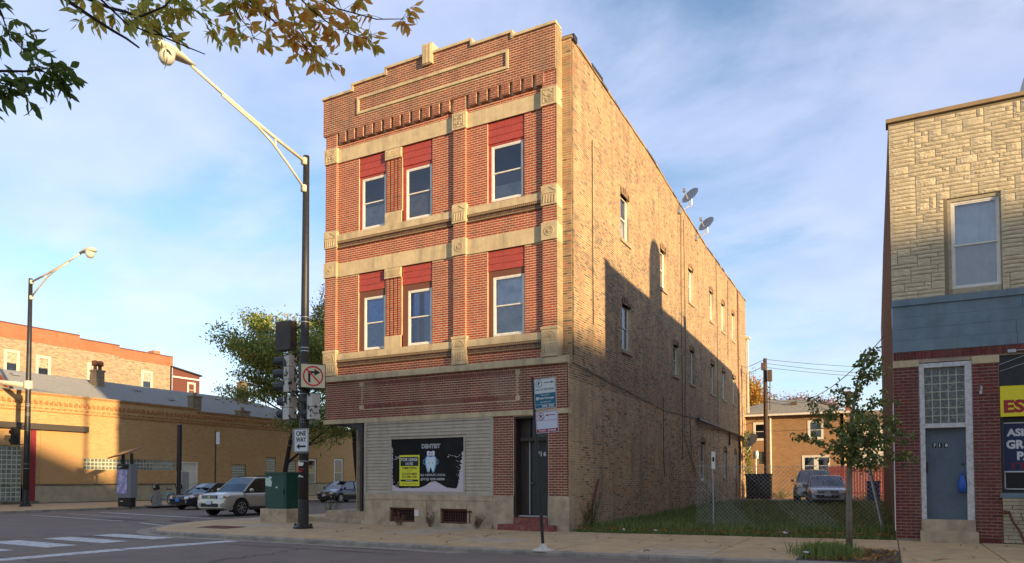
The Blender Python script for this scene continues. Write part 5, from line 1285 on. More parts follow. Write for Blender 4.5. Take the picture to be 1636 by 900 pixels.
# ---------------------------------------------------------------- vacant lot
b = MB(); grid(b, -8.12, 9, 19.62, 60, 34, 70, lambda x, y: gz(x, y)-.01+.03*sn(x*2, y*2, 1)*(y > 20.5)); struct(b.build('vacant_lot', m_lawn))
b = MB(); grid(b, -7.5, 6, 44.0, 49.0, 10, 4, lambda x, y: gz(x, y)+.04); struct(b.build('alley_paving', m_kerb))
def blades(name, pts, h, wd, palette, parent=None, lean=.35):
    n = len(pts); P = np.array(pts); q = npr.uniform(0, 2*pi, n); ax = np.stack([np.cos(q), np.sin(q), np.zeros(n)], 1)
    ln = np.stack([np.cos(q+1.5), np.sin(q+1.5), np.zeros(n)], 1)*npr.uniform(-lean, lean, n)[:, None]
    H_ = (np.array(h) if hasattr(h, '__len__') else np.full(n, h))*npr.uniform(.5, 1.2, n); W_ = wd*npr.uniform(.7, 1.3, n)
    up = np.array([0, 0, 1.])
    V = np.stack([P-ax*W_[:, None]/2, P+ax*W_[:, None]/2, P+(up*.6+ln*.35)*H_[:, None]+ax*W_[:, None]*.3, P+(up+ln)*H_[:, None]], 1)
    if parent is not None: V = V-np.array(wloc(parent))
    me = bpy.data.meshes.new(name); me.vertices.add(n*4); me.vertices.foreach_set('co', V.reshape(-1))
    F_ = (np.array([[0, 1, 2], [0, 2, 3]])[None]+(np.arange(n)*4)[:, None, None]).reshape(-1, 3)
    me.loops.add(len(F_)*3); me.loops.foreach_set('vertex_index', F_.reshape(-1).astype(np.int32)); me.polygons.add(len(F_))
    me.polygons.foreach_set('loop_start', np.arange(0, len(F_)*3, 3, dtype=np.int32)); me.polygons.foreach_set('loop_total', np.full(len(F_), 3, dtype=np.int32)); me.update(calc_edges=True)
    pc = np.array(palette)[npr.randint(0, len(palette), n)]*npr.uniform(.75, 1.25, (n, 1)); c = np.concatenate([pc, np.ones((n, 1))], 1)
    me.color_attributes.new('Col', 'FLOAT_COLOR', 'POINT').data.foreach_set('color', np.repeat(c, 4, 0).reshape(-1))
    me.materials.append(m_leafv); o = bpy.data.objects.new(name, me); COL.objects.link(o); o.parent = parent; return o
m_leafv = mat('leaf_vary', (.1, .15, .03), .6, attr=True, trans=.35)
GP = [(.14, .21, .045), (.18, .25, .055), (.24, .27, .08), (.11, .16, .04), (.32, .27, .12)]
pts = []; hs = []
for i in range(34000):
    t = rnd.random()**2.1; y = 19.68+t*24; x = rnd.uniform(-8.0, .25) if y < 42 else rnd.uniform(-8, 1)
    if rnd.random() > .35+.9*sn(x*2.2, y*1.1, 1.3): continue
    pts.append((x, y, gz(x, y)-.01)); hs.append(.10+.10*(t > .02)+.05*t*4*(t < .2)+(.05 if y < 21.8 and y > 20.2 else 0))
o = blades('grass', pts, hs, .022, GP); tag(o, 'rough green grass growing over the vacant lot', 'grass', kind='stuff')
def weed(label, x, y, z, h, n, spread, pal_, name='weed', group=None):
    t = thing(name, label, 'weed', (x, y, z), group=group)
    p = []; hh = []
    st_ = MB()
    for i in range(n):
        q = rnd.uniform(0, 2*pi); r = spread*rnd.random(); hgt = h*rnd.uniform(.4, 1)
        top_ = Vector((x+r*1.6*cos(q), y+r*1.6*sin(q), z+hgt)); st_.tube([(x+r*.3*cos(q), y+r*.3*sin(q), z), (x+r*cos(q), y+r*sin(q), z+hgt*.55), top_], .004, 3)
        for k in range(9):
            f = rnd.uniform(.25, 1); c = Vector((x, y, z)).lerp(top_, f); p.append((c.x+rnd.uniform(-.04, .04), c.y+rnd.uniform(-.04, .04), c.z)); hh.append(.07)
    st_.build('stems', m_barkd if pal_ is not DRY else m_wood, t); o = blades('leaves', p, hh, .02, pal_, t, 1.2); o['kind'] = 'stuff'
    return t
DRY = [(.22, .12, .05), (.15, .09, .04), (.25, .17, .08)]
weed('dry brown weed in front of the left cellar window', -13.95, 19.42, 0, .5, 16, .18, DRY)
weed('dry brown weed against the stone base between the two cellar windows', -12.75, 19.42, 0, .48, 16, .16, DRY)
weed('dry brown weed beside the rusty gas pipe', -11.05, 19.42, 0, .42, 16, .17, DRY)
weed('tall green weed at the foot of the yellow side wall', -7.85, 20.9, 0, 1.1, 34, .38, GP)
weed('green weed spray on the corner entry steps', -17.9, 20.6, .1, .9, 22, .4, GP)
weed('low weed behind the fence at the shop wall', -.1, 24.0, .05, .8, 30, .5, GP)
weed('dark scrub below the first side door', -7.7, 37.0, .2, 1.0, 40, .5, GP)
weed('bushy growth at the back corner of the brick building', -7.4, 48.5, .3, 1.7, 60, .6, GP)
weed('weeds at the foot of the tan house', -5.9, 48.9, .3, .6, 60, .8, GP)
weed('weeds growing along the bottom of the red fence', -1.0, 45.4, .3, .5, 60, 1.1, GP)
V = thing('wall_vine', 'green vine hanging from the back corner of the yellow brick side wall', 'vine', (-8.0, 49.5, 4.4))
p = [(-7.95+rnd.uniform(0, .25), 48.9+rnd.uniform(-.9, 1.1), 4.5-2.8*rnd.random()**1.2) for i in range(520)]
o = blades('leaves', p, .13, .09, GP, V, 1.5); o['kind'] = 'stuff'
b = MB()
for i in range(5): b.tube([(-7.98, 48.6+i*.3, 4.4), (-7.96, 48.5+i*.32, 3.2), (-7.98, 48.7+i*.25, 2)], .008, 3)
b.build('stems', m_barkd, V)
b = MB(); b.tube([(-8.0, 20.55, .05), (-7.95, 21.2, .7), (-8.02, 21.9, 1.5)], .035, 6)
tag(b.build('leaning_pipe', m_rust), 'dark rusty pipe leaning on the yellow side wall', 'pipe')
# tree pit
b = MB(); grid(b, -1.42, .16, 14.12, 16.7, 10, 12, lambda x, y: gz(x, y)-.04+.03*rnd.random()); struct(b.build('tree_pit_soil', mat('pit_soil', (.10, .06, .045), .95, var=(8, (.05, .035, .03), .4, .7), bump=(30, 1, .02))))
b = MB()
for i in range(1): b.box(-1.43, .17, 16.2, 16.69, 0, gz(-.6, 16)+.004)
b.box(-1.47, -1.41, 14.1, 16.2, 0, .085)
struct(b.build('pit_edging', mat('dark_pit_paving', (.10, .095, .095), .9, bump=(30, .6, .01))))
pts = [(rnd.gauss(-1.05, .24), rnd.gauss(15.2, .35), .06) for i in range(1500)]
o = blades('grass_tuft', pts, .24, .018, GP[:3]); tag(o, 'tuft of bright green grass in the corner of the tree pit', 'grass', kind='stuff')
pts = [(rnd.uniform(-1.3, .1), rnd.uniform(14.2, 16.6), gz(-.6, 15)-.0) for i in range(300)]+[(rnd.uniform(-8, 0), rnd.uniform(19.62, 20.3), gz(-3, 20)+.03) for i in range(220)]+[(rnd.uniform(-7.5, 0), 20+rnd.random()**1.5*14, .1) for i in range(260)]+[(rnd.uniform(-14, 3), rnd.uniform(14.3, 19.4), gz(rnd.uniform(-14, 3), 15)+.004) for i in range(60)]
for p_i in range(len(pts)): pts[p_i] = (pts[p_i][0], pts[p_i][1], gz(pts[p_i][0], pts[p_i][1])+(.015 if pts[p_i][1] < 19.62 else .09))
o = blades('fallen_leaves', pts, .05, .05, [(.35, .16, .03), (.25, .10, .03), (.42, .27, .05)], None, 6); tag(o, 'scattered fallen leaves on the pit soil and grass edge', 'leaves', kind='stuff')
for i, (x, y, l, lab) in enumerate(((-5.6, 19.75, .09, 'crumpled white paper on the grass near the building corner'), (-2.35, 20.15, .09, 'crumpled white paper lying at the grass edge left of the young tree'), (-6.55, 19.9, .05, 'small white scrap in the grass, nearest the building corner'), (-1.35, 14.6, .07, 'white scrap on the grass tuft in the tree pit'))):
    b = MB(); vs = [(x+l*rnd.uniform(.6, 1)*cos(q)*1.2, y+l*.7*sin(q), gz(x, y)+.06+rnd.uniform(0, .05)) for q in (0, 1.05, 2.1, 3.1, 4.2, 5.2)]+[(x, y, gz(x, y)+.12)]
    b.add(vs, [(j, (j+1) % 6, 6) for j in range(6)]+[(0, 5, 4, 3, 2, 1)]); tag(b.build('litter', mat('litter_paper', (.7, .7, .7), .8)), lab, 'litter')

# ================================================================ chain link fence
FE = thing('chain_link_fence', 'galvanised chain link fence closing the grassy vacant lot', 'fence', (-2.3, 21.5, .06))
zb = .08; x0, x1, ztop_ = -4.9, -.12, 1.88
b = MB(); pitch = .115; Hh = ztop_-zb
def fy(x): return 21.5+.04*sin(x*2.1)
def wire(xa, za_, xb, zb_):
    n_ = max(2, int(abs(xb-xa)/.35)+1)
    b.tube([(lam(xa, xb, i/n_), fy(lam(xa, xb, i/n_)), lam(za_, zb_, i/n_)+.02*sin(lam(xa, xb, i/n_)*3)) for i in range(n_+1)], .0038, 3, cap=False)
k = x0-Hh
while k < x1:
    for s_ in (1, -1):
        xa, xb = (k, k+Hh)
        pa, pb = max(xa, x0), min(xb, x1)
        if pb-pa > .03:
            if s_ == 1: wire(pa, zb+(pa-k), pb, zb+(pb-k))
            else: wire(pa, ztop_-(pa-k), pb, ztop_-(pb-k))
    k += pitch
b.build('mesh_wires', m_metal, FE, kind='stuff')
b = MB(); b.tube([(x0, 21.5, ztop_+.02), (-2.5, 21.52, ztop_-.02), (x1-.1, 21.5, ztop_+.0)], .006, 4); b.build('top_wire', m_metal, FE)
b = MB(); b.tube([(-.10, 21.5, .0), (-.46, 21.45, 1.95)], .045, 8); b.build('leaning_post', m_metal, FE)
PS = thing('lot_sign_post', 'thin steel post with narrow white sign plate in the grass by the side wall', 'sign post', (-4.39, 21.45, .06))
b = MB(); b.tube([(-4.39, 21.45, .06), (-4.39, 21.45, 2.3)], .022, 6); b.build('post', m_metal, PS)
b = MB(); b.obox((-4.37, 21.40, 2.05), .105, .02, .50); b.build('plate', m_white, PS)
b = MB(); b.obox((-4.37, 21.388, 2.08), .06, .008, .12); b.build('plate_mark', m_barkd, PS)

# ================================================================ vehicles
m_tyre = mat('tyre_rubber', (.015, .015, .015), .85); m_rim = mat('alloy_rim', (.45, .45, .44), .3, metal=.8); m_lampg = mat('headlamp_glass', (.62, .62, .60), .1, spec=.8); m_amber = mat('amber_lens', (.6, .22, .05), .2)
m_plast = mat('black_trim', (.02, .02, .02), .6); m_plate = mat('licence_plate', (.55, .58, .62), .5)
def interp(P, x):
    if x <= P[0][0]: return P[0][1]
    for a, c in zip(P[:-1], P[1:]):
        if x <= c[0]: return lam(a[1], c[1], (x-a[0])/max(1e-6, c[0]-a[0]))
    return P[-1][1]
def car(label, loc, paint, L_=4.8, W_=1.9, H_=1.73, hood=.98, belt=1.08, clr=.26, wb=(.95, 3.72), wr=.37, ws=(1.05, 1.75), rear=(4.2, 4.62), front='suv', rotz=0, group=None, plate=(.55, .58, .62), name='parked_car', rails=False, tail=1.05):
    t = thing(name, label, 'car', loc, group=group, rotz=rotz)
    hw = W_/2
    topl = [(0, hood-.30), (.05, hood-.16), (.16, hood-.10), (.5, hood-.03), (ws[0], belt-.02), (rear[0], belt), (rear[1], tail), (L_-.06, tail-.1), (L_, tail-.35)]
    widl = [(0, hw*.80), (.06, hw*.88), (.2, hw*.95), (.6, hw*.99), (1.5, hw), (L_-1, hw*.99), (L_-.2, hw*.94), (L_, hw*.84)]
    ys = sorted(set([0, .03, .08, .16, .3, .45]+[round(x, 3) for x in np.arange(.5, L_-.1, .11)]+[round(w_+wr*1.13*cos(q), 3) for w_ in wb for q in np.linspace(0, pi, 13)]+[L_-.1, L_-.04, L_]))
    b = MB(); n_ = 9; Ra = wr*1.16
    for y in ys:
        zt = interp(topl, y); w_ = interp(widl, y); zb_ = clr+(.10*(1-y/.3) if y < .3 else 0)+(.1*(1-(L_-y)/.3) if L_-y < .3 else 0)
        arch = 0
        for wc in wb:
            if abs(y-wc) < Ra: arch = max(arch, wr+sqrt(Ra*Ra-(y-wc)**2))
        zs = [zt, zt-.006, zt-.035, zt-.13, (zt+zb_)/2+.08, zb_+.22, zb_+.07, zb_, zb_]
        xs_ = [0, w_*.60, w_*.86, w_*.965, w_, w_*.99, w_*.965, w_*.93, 0]
        zs = [z if i < 4 else max(z, min(arch, zt-.15)) if i < 7 else z for i, z in enumerate(zs)]
        if arch: zs[7] = max(zs[7], min(arch, zt-.15)) 
        half = list(zip(xs_, zs))
        for x, z in half: b.v.append((x, y, z))
        for x, z in reversed(half[1:-1]): b.v.append((-x, y, z))
    m_ = 2*n_-2
    for i in range(len(ys)-1):
        for j in range(m_): b.f.append((i*m_+j, i*m_+(j+1) % m_, (i+1)*m_+(j+1) % m_, (i+1)*m_+j)); b.m.append(0)
    b.f.append(tuple(range(m_))[::-1]); b.m.append(0); b.f.append(tuple((len(ys)-1)*m_+j for j in range(m_))); b.m.append(0)
    b.build('body', paint, t, smooth='angle', local=True)
    # greenhouse
    wt = hw*.70; wl = hw*.90; zr = H_
    def ring(y):
        if y <= ws[1]: f = (y-ws[0])/(ws[1]-ws[0]); z = lam(belt-.03, zr-.04, f**.85)
        elif y >= rear[0]-.25: f = (rear[1]-y)/(rear[1]-rear[0]+.25); z = lam(tail-.03, zr-.06, max(0, f)**.7)
        else: z = zr-.0+.0-.04*abs((y-2.6)/1.5)**2
        fz = (z-belt)/(zr-belt); wz = lam(wl, wt, max(0, fz))
        return z, wz
    yy = [ws[0], (ws[0]+ws[1])/2, ws[1], ws[1]+.25, 2.4, 3.0, (3.0+rear[0])/2, rear[0]-.25, rear[0], (rear[0]+rear[1])/2, rear[1]]
    yy = sorted(set(round(v, 3) for v in yy))
    G = MB(); Rf = MB()
    rings = []
    for y in yy:
        z, wz = ring(y); zl = belt-.03 if y < rear[0] else tail-.03
        rings.append([(wl, y, min(zl, z)), (wz+.02, y, z-.07 if z-.07 > zl else min(zl, z)), (wz*.9, y, z-.012), (0, y, z+.01), (-wz*.9, y, z-.012), (-wz-.02, y, z-.07 if z-.07 > zl else min(zl, z)), (-wl, y, min(zl, z))])
    for i in range(len(yy)-1):
        r0, r1 = rings[i], rings[i+1]; mid = (yy[i]+yy[i+1])/2
        isglass_top = mid < ws[1] or mid > rear[0]-.25
        for j in range(6):
            q = [r0[j], r1[j], r1[j+1], r0[j+1]]
            if j in (0, 5): G.add(q, [(0, 1, 2, 3)])
            elif isglass_top and j in (1, 2, 3, 4): G.add(q, [(0, 1, 2, 3)])
            else: Rf.add(q, [(0, 1, 2, 3)])
    G.build('windows', m_cglass, t, local=True); Rf.build('roof', paint, t, local=True, smooth=True)
    P = MB()
    def pill(ya, yb, w_=.05):
        for s in (-1, 1):
            za_, wa = ring(ya); zb_, wb_ = ring(yb)
            P.tube([(s*(wl+.005), ya, belt-.02), (s*(wb_+.03), yb, zb_-.05)], w_/2, 5)
    for s in (-1, 1):
        P.tube([(s*(wl-.01), ws[0]+.02, belt-.02), (s*(ring((ws[0]+ws[1])/2)[1]+.015), (ws[0]+ws[1])/2, ring((ws[0]+ws[1])/2)[0]-.03), (s*(wt+.03), ws[1], zr-.07)], .03, 5)
        P.tube([(s*(wt+.03), ws[1], zr-.075), (s*(wt+.035), 2.6, zr-.05), (s*(wt+.03), rear[0]-.25, zr-.10)], .028, 5)
        P.tube([(s*(wt+.02), rear[0]-.25, zr-.09), (s*(wl-.02), rear[1]-.05, tail)], .05, 5)
    P.build('pillars', paint, t, local=True)
    P = MB()
    for yc in (ws[1]+.65, ws[1]+1.55):
        for s in (-1, 1): P.tube([(s*(wl+.008), yc, belt-.02), (s*(wt+.035), yc+.05, zr-.09)], .035, 4)
    P.build('door_posts', m_plast, t, local=True)
    P = MB()
    for yc in (ws[0]-.02, ws[1]+.62, ws[1]+1.52):
        for s in (-1, 1): P.obox((s*(hw*.985), yc, (belt+clr)/2+.1), .02, .014, belt-clr-.32)
    P.build('door_gaps', m_plast, t, local=True)
    # wheels
    for wc in wb:
        for s in (-1, 1):
            W = MB(); X = s*(hw-.10)
            W.lathe((X, wc, wr-.0), [(wr*.62, -.11), (wr*.93, -.115), (wr, -.08), (wr, .08), (wr*.93, .115), (wr*.62, .11)], 22, 'x'); w_o = W.build('wheel', m_tyre, t, local=True, smooth=False)
            Q = MB(); xo = s*.118
            Q.lathe((X+xo*.55, wc, wr), [(0, 0), (wr*.60, 0), (wr*.64, s*.03)], 20, 'x', cap=False, m=1)
            for k in range(7):
                q = 2*pi*k/7; Q.obox((X+xo*.9, wc+wr*.33*cos(q), wr+wr*.33*sin(q)), .03, wr*.62, .045, Matrix.Rotation(q, 3, 'X'))
            Q.lathe((X+xo*.8, wc, wr), [(wr*.60, -.02), (wr*.67, -.02), (wr*.67, .02), (wr*.60, .02)], 20, 'x', cap=False); Q.lathe((X+xo*.9, wc, wr), [(.07, -.02), (.07, .02)], 10, 'x')
            Q.build('rim', [m_rim, m_plast], w_o, local=True)
            Q = MB(); Q.box(min(X, X-s*.22)-.0, max(X, X-s*.22), wc-wr*1.1, wc+wr*1.1, wr*.5, min(hood-.2, wr*2.12)); Q.build('wheel_well', m_blk, t, local=True)
    # front end
    gh0 = clr+.30; P = MB()
    for s in (-1, 1):
        P.add([(s*hw*.52, -.012, hood-.28), (s*hw*.80, .02, hood-.26), (s*hw*.955, .22, hood-.20), (s*hw*.965, .42, hood-.15), (s*hw*.93, .36, hood-.11), (s*hw*.82, .14, hood-.12), (s*hw*.55, .03, hood-.15),
               (s*hw*.5, .2, hood-.22)], [(0, 1, 6), (1, 5, 6), (1, 2, 5), (2, 4, 5), (2, 3, 4)])
    P.build('headlights', m_lampg, t, local=True)
    P = MB()
    for s in (-1, 1): P.obox((s*hw*.86, .10, hood-.20), .10, .12, .07, Matrix.Rotation(s*.7, 3, 'Z'))
    P.build('indicators', m_amber, t, local=True)
    P = MB(); gm = 1
    P.obox((0, -.005, hood-.22), hw*1.0, .03, .15, m=1)
    for k in range(3): P.obox((0, -.025, hood-.27+k*.05), hw*.98, .02, .018, m=0)
    P.obox((0, -.01, clr+.22), hw*1.1, .04, .15, m=1); P.obox((0, -.035, hood-.21), .13, .02, .10, m=0)
    for s in (-1, 1): P.lathe((s*hw*.72, .0, clr+.24), [(.06, .0), (.06, -.03)], 10, 'y', m=0)
    P.build('grille', [m_rim, m_plast], t, local=True)
    P = MB(); P.obox((0, -.045, clr+.33), .31, .015, .15); P.build('front_plate', mat('plate_%d' % int(plate[2]*100), plate, .5), t, local=True)
    P = MB()
    for s in (-1, 1):
        P.lathe((s*(hw+.09), ws[0]+.28, belt+.05), [(0, -.09), (.07, -.07), (.085, 0), (.07, .06), (0, .08)], 10, 'y')
    P.build('mirrors', paint, t, local=True, smooth=True)
    P = MB()
    for s in (-1, 1): P.box(min(s*hw*.97, s*hw*.99), max(s*hw*.97, s*hw*1.003), wb[0]+wr*1.2, wb[1]-wr*1.2, clr-.02, clr+.13)
    for s in (-1, 1):
        for yc in (ws[1]+.45, ws[1]+1.35): P.obox((s*(hw*1.0), yc, belt-.16), .03, .17, .025)
    P.build('side_trim', m_plast, t, local=True)
    if rails:
        P = MB()
        for s in (-1, 1): P.tube([(s*wt*.95, ws[1]+.2, zr), (s*wt*.95, ws[1]+.35, zr+.05), (s*wt*.95, 3.8, zr+.04), (s*wt*.95, 4.0, zr-.02)], .018, 5)
        P.build('roof_rails', m_plast, t, local=True)
    P = MB()
    for s in (-1, 1): P.obox((s*hw*.8, L_-.03, tail-.15), .28, .06, .2)
    P.build('tail_lights', mat('red_lens', (.3, .01, .01), .2), t, local=True)
    P = MB(); P.box(-hw*.7, hw*.7, 1.5, 3.9, belt-.3, belt-.1)
    for s in (-1, 1): P.obox((s*.38, 2.1, belt+.18), .45, .15, .55); P.obox((s*.38, 3.1, belt+.14), .45, .15, .5)
    P.build('seats', m_plast, t, local=True)
    return t
m_cglass = glassmat('car_glass2', (.16, .18, .2), .10, .03)
def carpaint(name, c, metal=.4, rough=.28):
    m = mat(name, c, rough, metal=metal, spec=.6); bs = m.node_tree.nodes['Principled BSDF']; bs.inputs['Coat Weight'].default_value = .8; bs.inputs['Coat Roughness'].default_value = .06; return m
p_champ = carpaint('champagne_paint', (.50, .47, .38)); p_blk = carpaint('black_car_paint', (.012, .013, .02), .2); p_sil = carpaint('silver_paint', (.36, .37, .42)); p_dksil = carpaint('dusty_silver_paint', (.30, .32, .34))
SUVP = dict(L_=4.8, W_=1.91, H_=1.74, hood=1.08, belt=1.10, wb=(.95, 3.74), wr=.385, ws=(1.15, 1.95), rear=(4.35, 4.7), rails=True, clr=.28)
SEDP = dict(L_=4.5, W_=1.78, H_=1.44, hood=.86, belt=.93, wb=(.85, 3.45), wr=.33, ws=(1.15, 1.95), rear=(3.6, 4.15), clr=.20, tail=.98)
car('champagne SUV with lit headlamps waiting at the crosswalk', (-25.95, 22.0, -.12), p_champ, name='waiting_suv', **SUVP)
car('black sedan with blue plate beyond the champagne SUV', (-33.1, 26.0, -.12), p_blk, name='parked_car', plate=(.06, .2, .6), **SEDP)
car('small black hatchback parked behind the signal pole near the corner building', (-34.4, 39.0, -.12), p_blk, name='parked_hatchback', L_=4.1, W_=1.7, H_=1.53, hood=.92, belt=.98, wb=(.75, 3.25), wr=.32, ws=(.8, 1.7), rear=(3.6, 4.0), clr=.2)
car('silver sedan parked nose out on the grass lot, the front one of two', (-2.45, 37.2, .28), p_sil, group=None, name='parked_car', rotz=R(6), **SEDP)
car('dusty silver SUV parked on the lot behind the silver sedan', (-3.4, 41.0, .30), p_dksil, name='parked_suv', rotz=R(3), **SUVP)

# ================================================================ street lamps and signals
def lamp(label, base, dirv, s=1.0, H_=11.6):
    t = thing('street_lamp', label, 'street lamp', base); B = Vector(base); D = Vector(dirv).normalized()
    b = MB(); b.lathe(base, [(.155*s, .0), (.15*s, 3.0), (.115*s, 8*s), (.095*s, H_)], 16); b.build('pole', m_black, t, smooth=True)
    b = MB(); b.lathe(base, [(.30*s, 0), (.31*s, .05), (.24*s, .10), (.17*s, .14), (.165*s, .9)], 12)
    for k in range(4): b.lathe((B.x+.24*s*cos(k*pi/2+.4), B.y+.24*s*sin(k*pi/2+.4), B.z+.05), [(.05, 0), (.05, .09), (.0, .12)], 6)
    b.build('base', m_black, t)
    P = lambda d_, z: B+D*(d_*s)+Vector((0, 0, z))
    dz = H_-11.6
    b = MB()
    b.tube([P(.05, 11.4+dz), P(1.45, 11.65+dz), P(2.4, 11.85+dz), P(3.3, 12.05+dz), P(4.3, 12.30+dz)], [.05*s, .05*s, .045*s, .045*s, .04*s], 8)
    b.tube([P(.05, 10.54+dz), P(.8, 11.05+dz), P(1.45, 11.45+dz), P(2.0, 11.68+dz), P(3.3, 12.0+dz)], .038*s, 8)
    b.tube([P(1.3, 11.36+dz), P(1.32, 11.62+dz)], .03*s, 6)
    for z in (11.4, 10.54): b.obox(P(.08, z+dz), .16*s, .16*s, .2*s)
    b.build('arm', m_cream, t, smooth=True)
    h = MB(); q = D.cross(Vector((0, 0, 1))); ax = [D, q, Vector((0, 0, 1))]
    prof = [(0, .05), (.25, .12), (.55, .20), (.85, .24), (1.1, .20), (1.22, .08)]
    n_ = 14
    for (d_, r) in prof:
        for j in range(n_):
            an = 2*pi*j/n_; zz_ = sin(an)*r*(.75 if sin(an) > 0 else .35)
            h.v.append(tuple(P(4.2, 0)+D*(d_*s)+q*(cos(an)*r*s)+Vector((0, 0, 12.32+dz+.02+zz_*s-.03*d_))))
    for i in range(len(prof)-1):
        for j in range(n_): h.f.append((i*n_+j, i*n_+(j+1) % n_, (i+1)*n_+(j+1) % n_, (i+1)*n_+j)); h.m.append(0)
    h.f.append(tuple(range(n_))[::-1]); h.m.append(0); h.f.append(tuple((len(prof)-1)*n_+j for j in range(n_))); h.m.append(0)
    hd = h.build('lamp_head', m_cream, t, smooth=True)
    g = MB(); c = P(4.2+.85, 12.26+dz); g.lathe(c, [(.0, -.30*s), (.12*s, -.28*s), (.19*s, -.18*s), (.22*s, 0), (.2*s, .05)], 16); g.build('lens', mat('lamp_lens', (.58, .54, .42), .25, spec=.7), hd, smooth=True)
    b = MB()
    for z in (2.05, 2.3, 3.25, 3.33, 4.12, 4.95, 5.05, 5.45, 5.55, 6.35, 6.5):
        rr = lam(.155*s, .11*s, z/9)+.006; b.lathe((B.x, B.y, B.z+z), [(rr, 0), (rr+.004, .01), (rr, .035)], 14)
    b.build('steel_bands', m_metal, t)
    return t
lamp('tall black street lamp with long cream arm at the near corner, carrying signals', (-15.72, 16.87, 0), (0, -1, 0))
lamp('black street lamp with cream arm by the yellow brick building at left', (-40.8, 22.4, .03), (1, 0, 0), 1.05, 12.45)
m_peel = mat('peeling_signal_paint', (.50, .47, .40), .7, var=(4.5, (.025, .022, .02), .53, .57), bump=(20, .5, .004))
def signal(label, x, y, z0, z1, n, side=-1, name='traffic_signal', depth=.22, hm=None):
    t = thing(name, label, 'traffic light', (x, y, z0)); sec = (z1-z0)/n
    b = MB()
    for i in range(n): b.box(x-depth/2, x+depth/2, y-.17, y+.17, z0+i*sec+.008, z0+(i+1)*sec-.008)
    b.build('housing', hm or m_peel, t)
    b = MB(); b.box(min(x+side*depth/2, x+side*(depth/2+.03)), max(x+side*depth/2, x+side*(depth/2+.03)), y-.18, y+.18, z0, z1); b.build('face_plate', m_black, t)
    for i in range(n):
        c = (x+side*(depth/2+.03), y, z0+(i+.5)*sec); v_ = MB(); r = min(.15, sec*.42); L2 = .44 if n == 3 else .26
        m2 = 14; vs = []
        for (dd, cut) in ((0, -.9), (side*L2, .25)):
            for j in range(m2+1):
                an = lam(-pi*.25 if dd else -pi*.45, pi*1.25 if dd else pi*1.45, j/m2); vs.append((c[0]+dd, c[1]+cos(an)*r, c[2]+sin(an)*r))
        v_.add(vs, [(j, j+1, m2+2+j, m2+1+j) for j in range(m2)]); v_.build('visor', m_black, t)
        v_ = MB(); v_.lathe((c[0]+side*.004, c[1], c[2]), [(r*.92, 0), (r*.5, side*.03), (0, side*.04)], 12, 'x'); v_.build('lens', mat(('dark_red_lens', 'dark_amber_lens', 'dark_green_lens')[(2-i) % 3 if n == 3 else 0], ((.12, .01, .01), (.14, .08, .01), (.01, .08, .05))[(2-i) % 3 if n == 3 else 0], .15), t)
    b = MB(); b.tube([(x, y, z0+.03), (-15.72 if x > -30 else -40.8, y, z0-.02)], .025, 6); b.tube([(x, y, z1-.02), (-15.72 if x > -30 else -40.8, y, z1+.02)], .025, 6); b.build('bracket', m_black, t)
    return t
signal('three section traffic signal with peeling paint on the left of the corner lamp pole', -16.30, 16.85, 4.22, 5.42, 3)
signal('two section walk signal below the three section traffic signal', -16.30, 16.85, 3.36, 4.12, 2, name='pedestrian_signal', depth=.26)
signal('two section walk signal with peeling paint hung on the right of the corner lamp pole', -15.32, 16.85, 3.33, 4.12, 2, side=-1, name='pedestrian_signal')
signal('black pedestrian signal on the left hand street lamp', -41.75, 22.3, 3.40, 4.36, 2, side=-1, name='pedestrian_signal', hm=m_black)
b = MB(); b.box(-16.78, -16.16, 16.7, 16.98, 5.55, 6.46); b.box(-16.6, -15.8, 16.83, 16.9, 5.7, 5.76); b.box(-16.6, -15.8, 16.83, 16.9, 6.2, 6.26)
for i in range(7): b.box(-16.72+(i*.37) % .5, -16.70+(i*.37) % .5, 16.695, 16.7, 5.65+(i*.23) % .75, 5.67+(i*.23) % .75)
tag(b.build('signal_control_box', mat('brown_black_box', (.05, .04, .03), .6, var=(5, (.03, .025, .02), .4, .7))), 'dark square box mounted high on the left of the corner lamp pole', 'box')
def prohib(F, cu, cv, r, mt, parent, n, name='red_ring', slash=True, wd=.14):
    b = MB(); K = 28
    for i in range(K):
        a, c = 2*pi*i/K, 2*pi*(i+1)/K
        b.fprism(F, [(cu+r*cos(a), cv+r*sin(a)), (cu+r*cos(c), cv+r*sin(c)), (cu+r*(1-wd)*cos(c), cv+r*(1-wd)*sin(c)), (cu+r*(1-wd)*cos(a), cv+r*(1-wd)*sin(a))], n-.003, n)
    if slash:
        w2 = r*wd*.5; q = .707
        b.fprism(F, [(cu-(r*.93)*q-w2*q, cv+(r*.93)*q-w2*q), (cu+(r*.93)*q-w2*q, cv-(r*.93)*q-w2*q), (cu+(r*.93)*q+w2*q, cv-(r*.93)*q+w2*q), (cu-(r*.93)*q+w2*q, cv+(r*.93)*q+w2*q)], n-.003, n+.001)
    b.build(name, mt, parent)
m_sred = mat('sign_red', (.55, .015, .03), .5); m_scream = mat('lit_sign_cream', (.62, .54, .33), .5); m_sw = mat('sign_white', (.62, .62, .58), .5, var=(8, (.5, .5, .46), .5, .8))
NT = thing('no_right_turn_sign', 'square box sign with black right arrow crossed out in red', 'sign', (-15.25, 16.6, 4.25))
FN1 = Frame((-15.26, 16.75, 0), (.60, .80, 0), (.80, -.60, 0))
b = MB(); b.fbox(FN1, -.385, .385, 4.275, 5.03, -.34, 0); b.box(-15.72, -15.45, 16.85, 16.95, 4.4, 4.5); b.build('sign_case', m_black, NT)
b = MB(); b.fbox(FN1, -.36, .36, 4.30, 5.005, -.01, .006); b.build('sign_face', m_scream, NT)
b = MB(); U, V_ = 0, 4.65
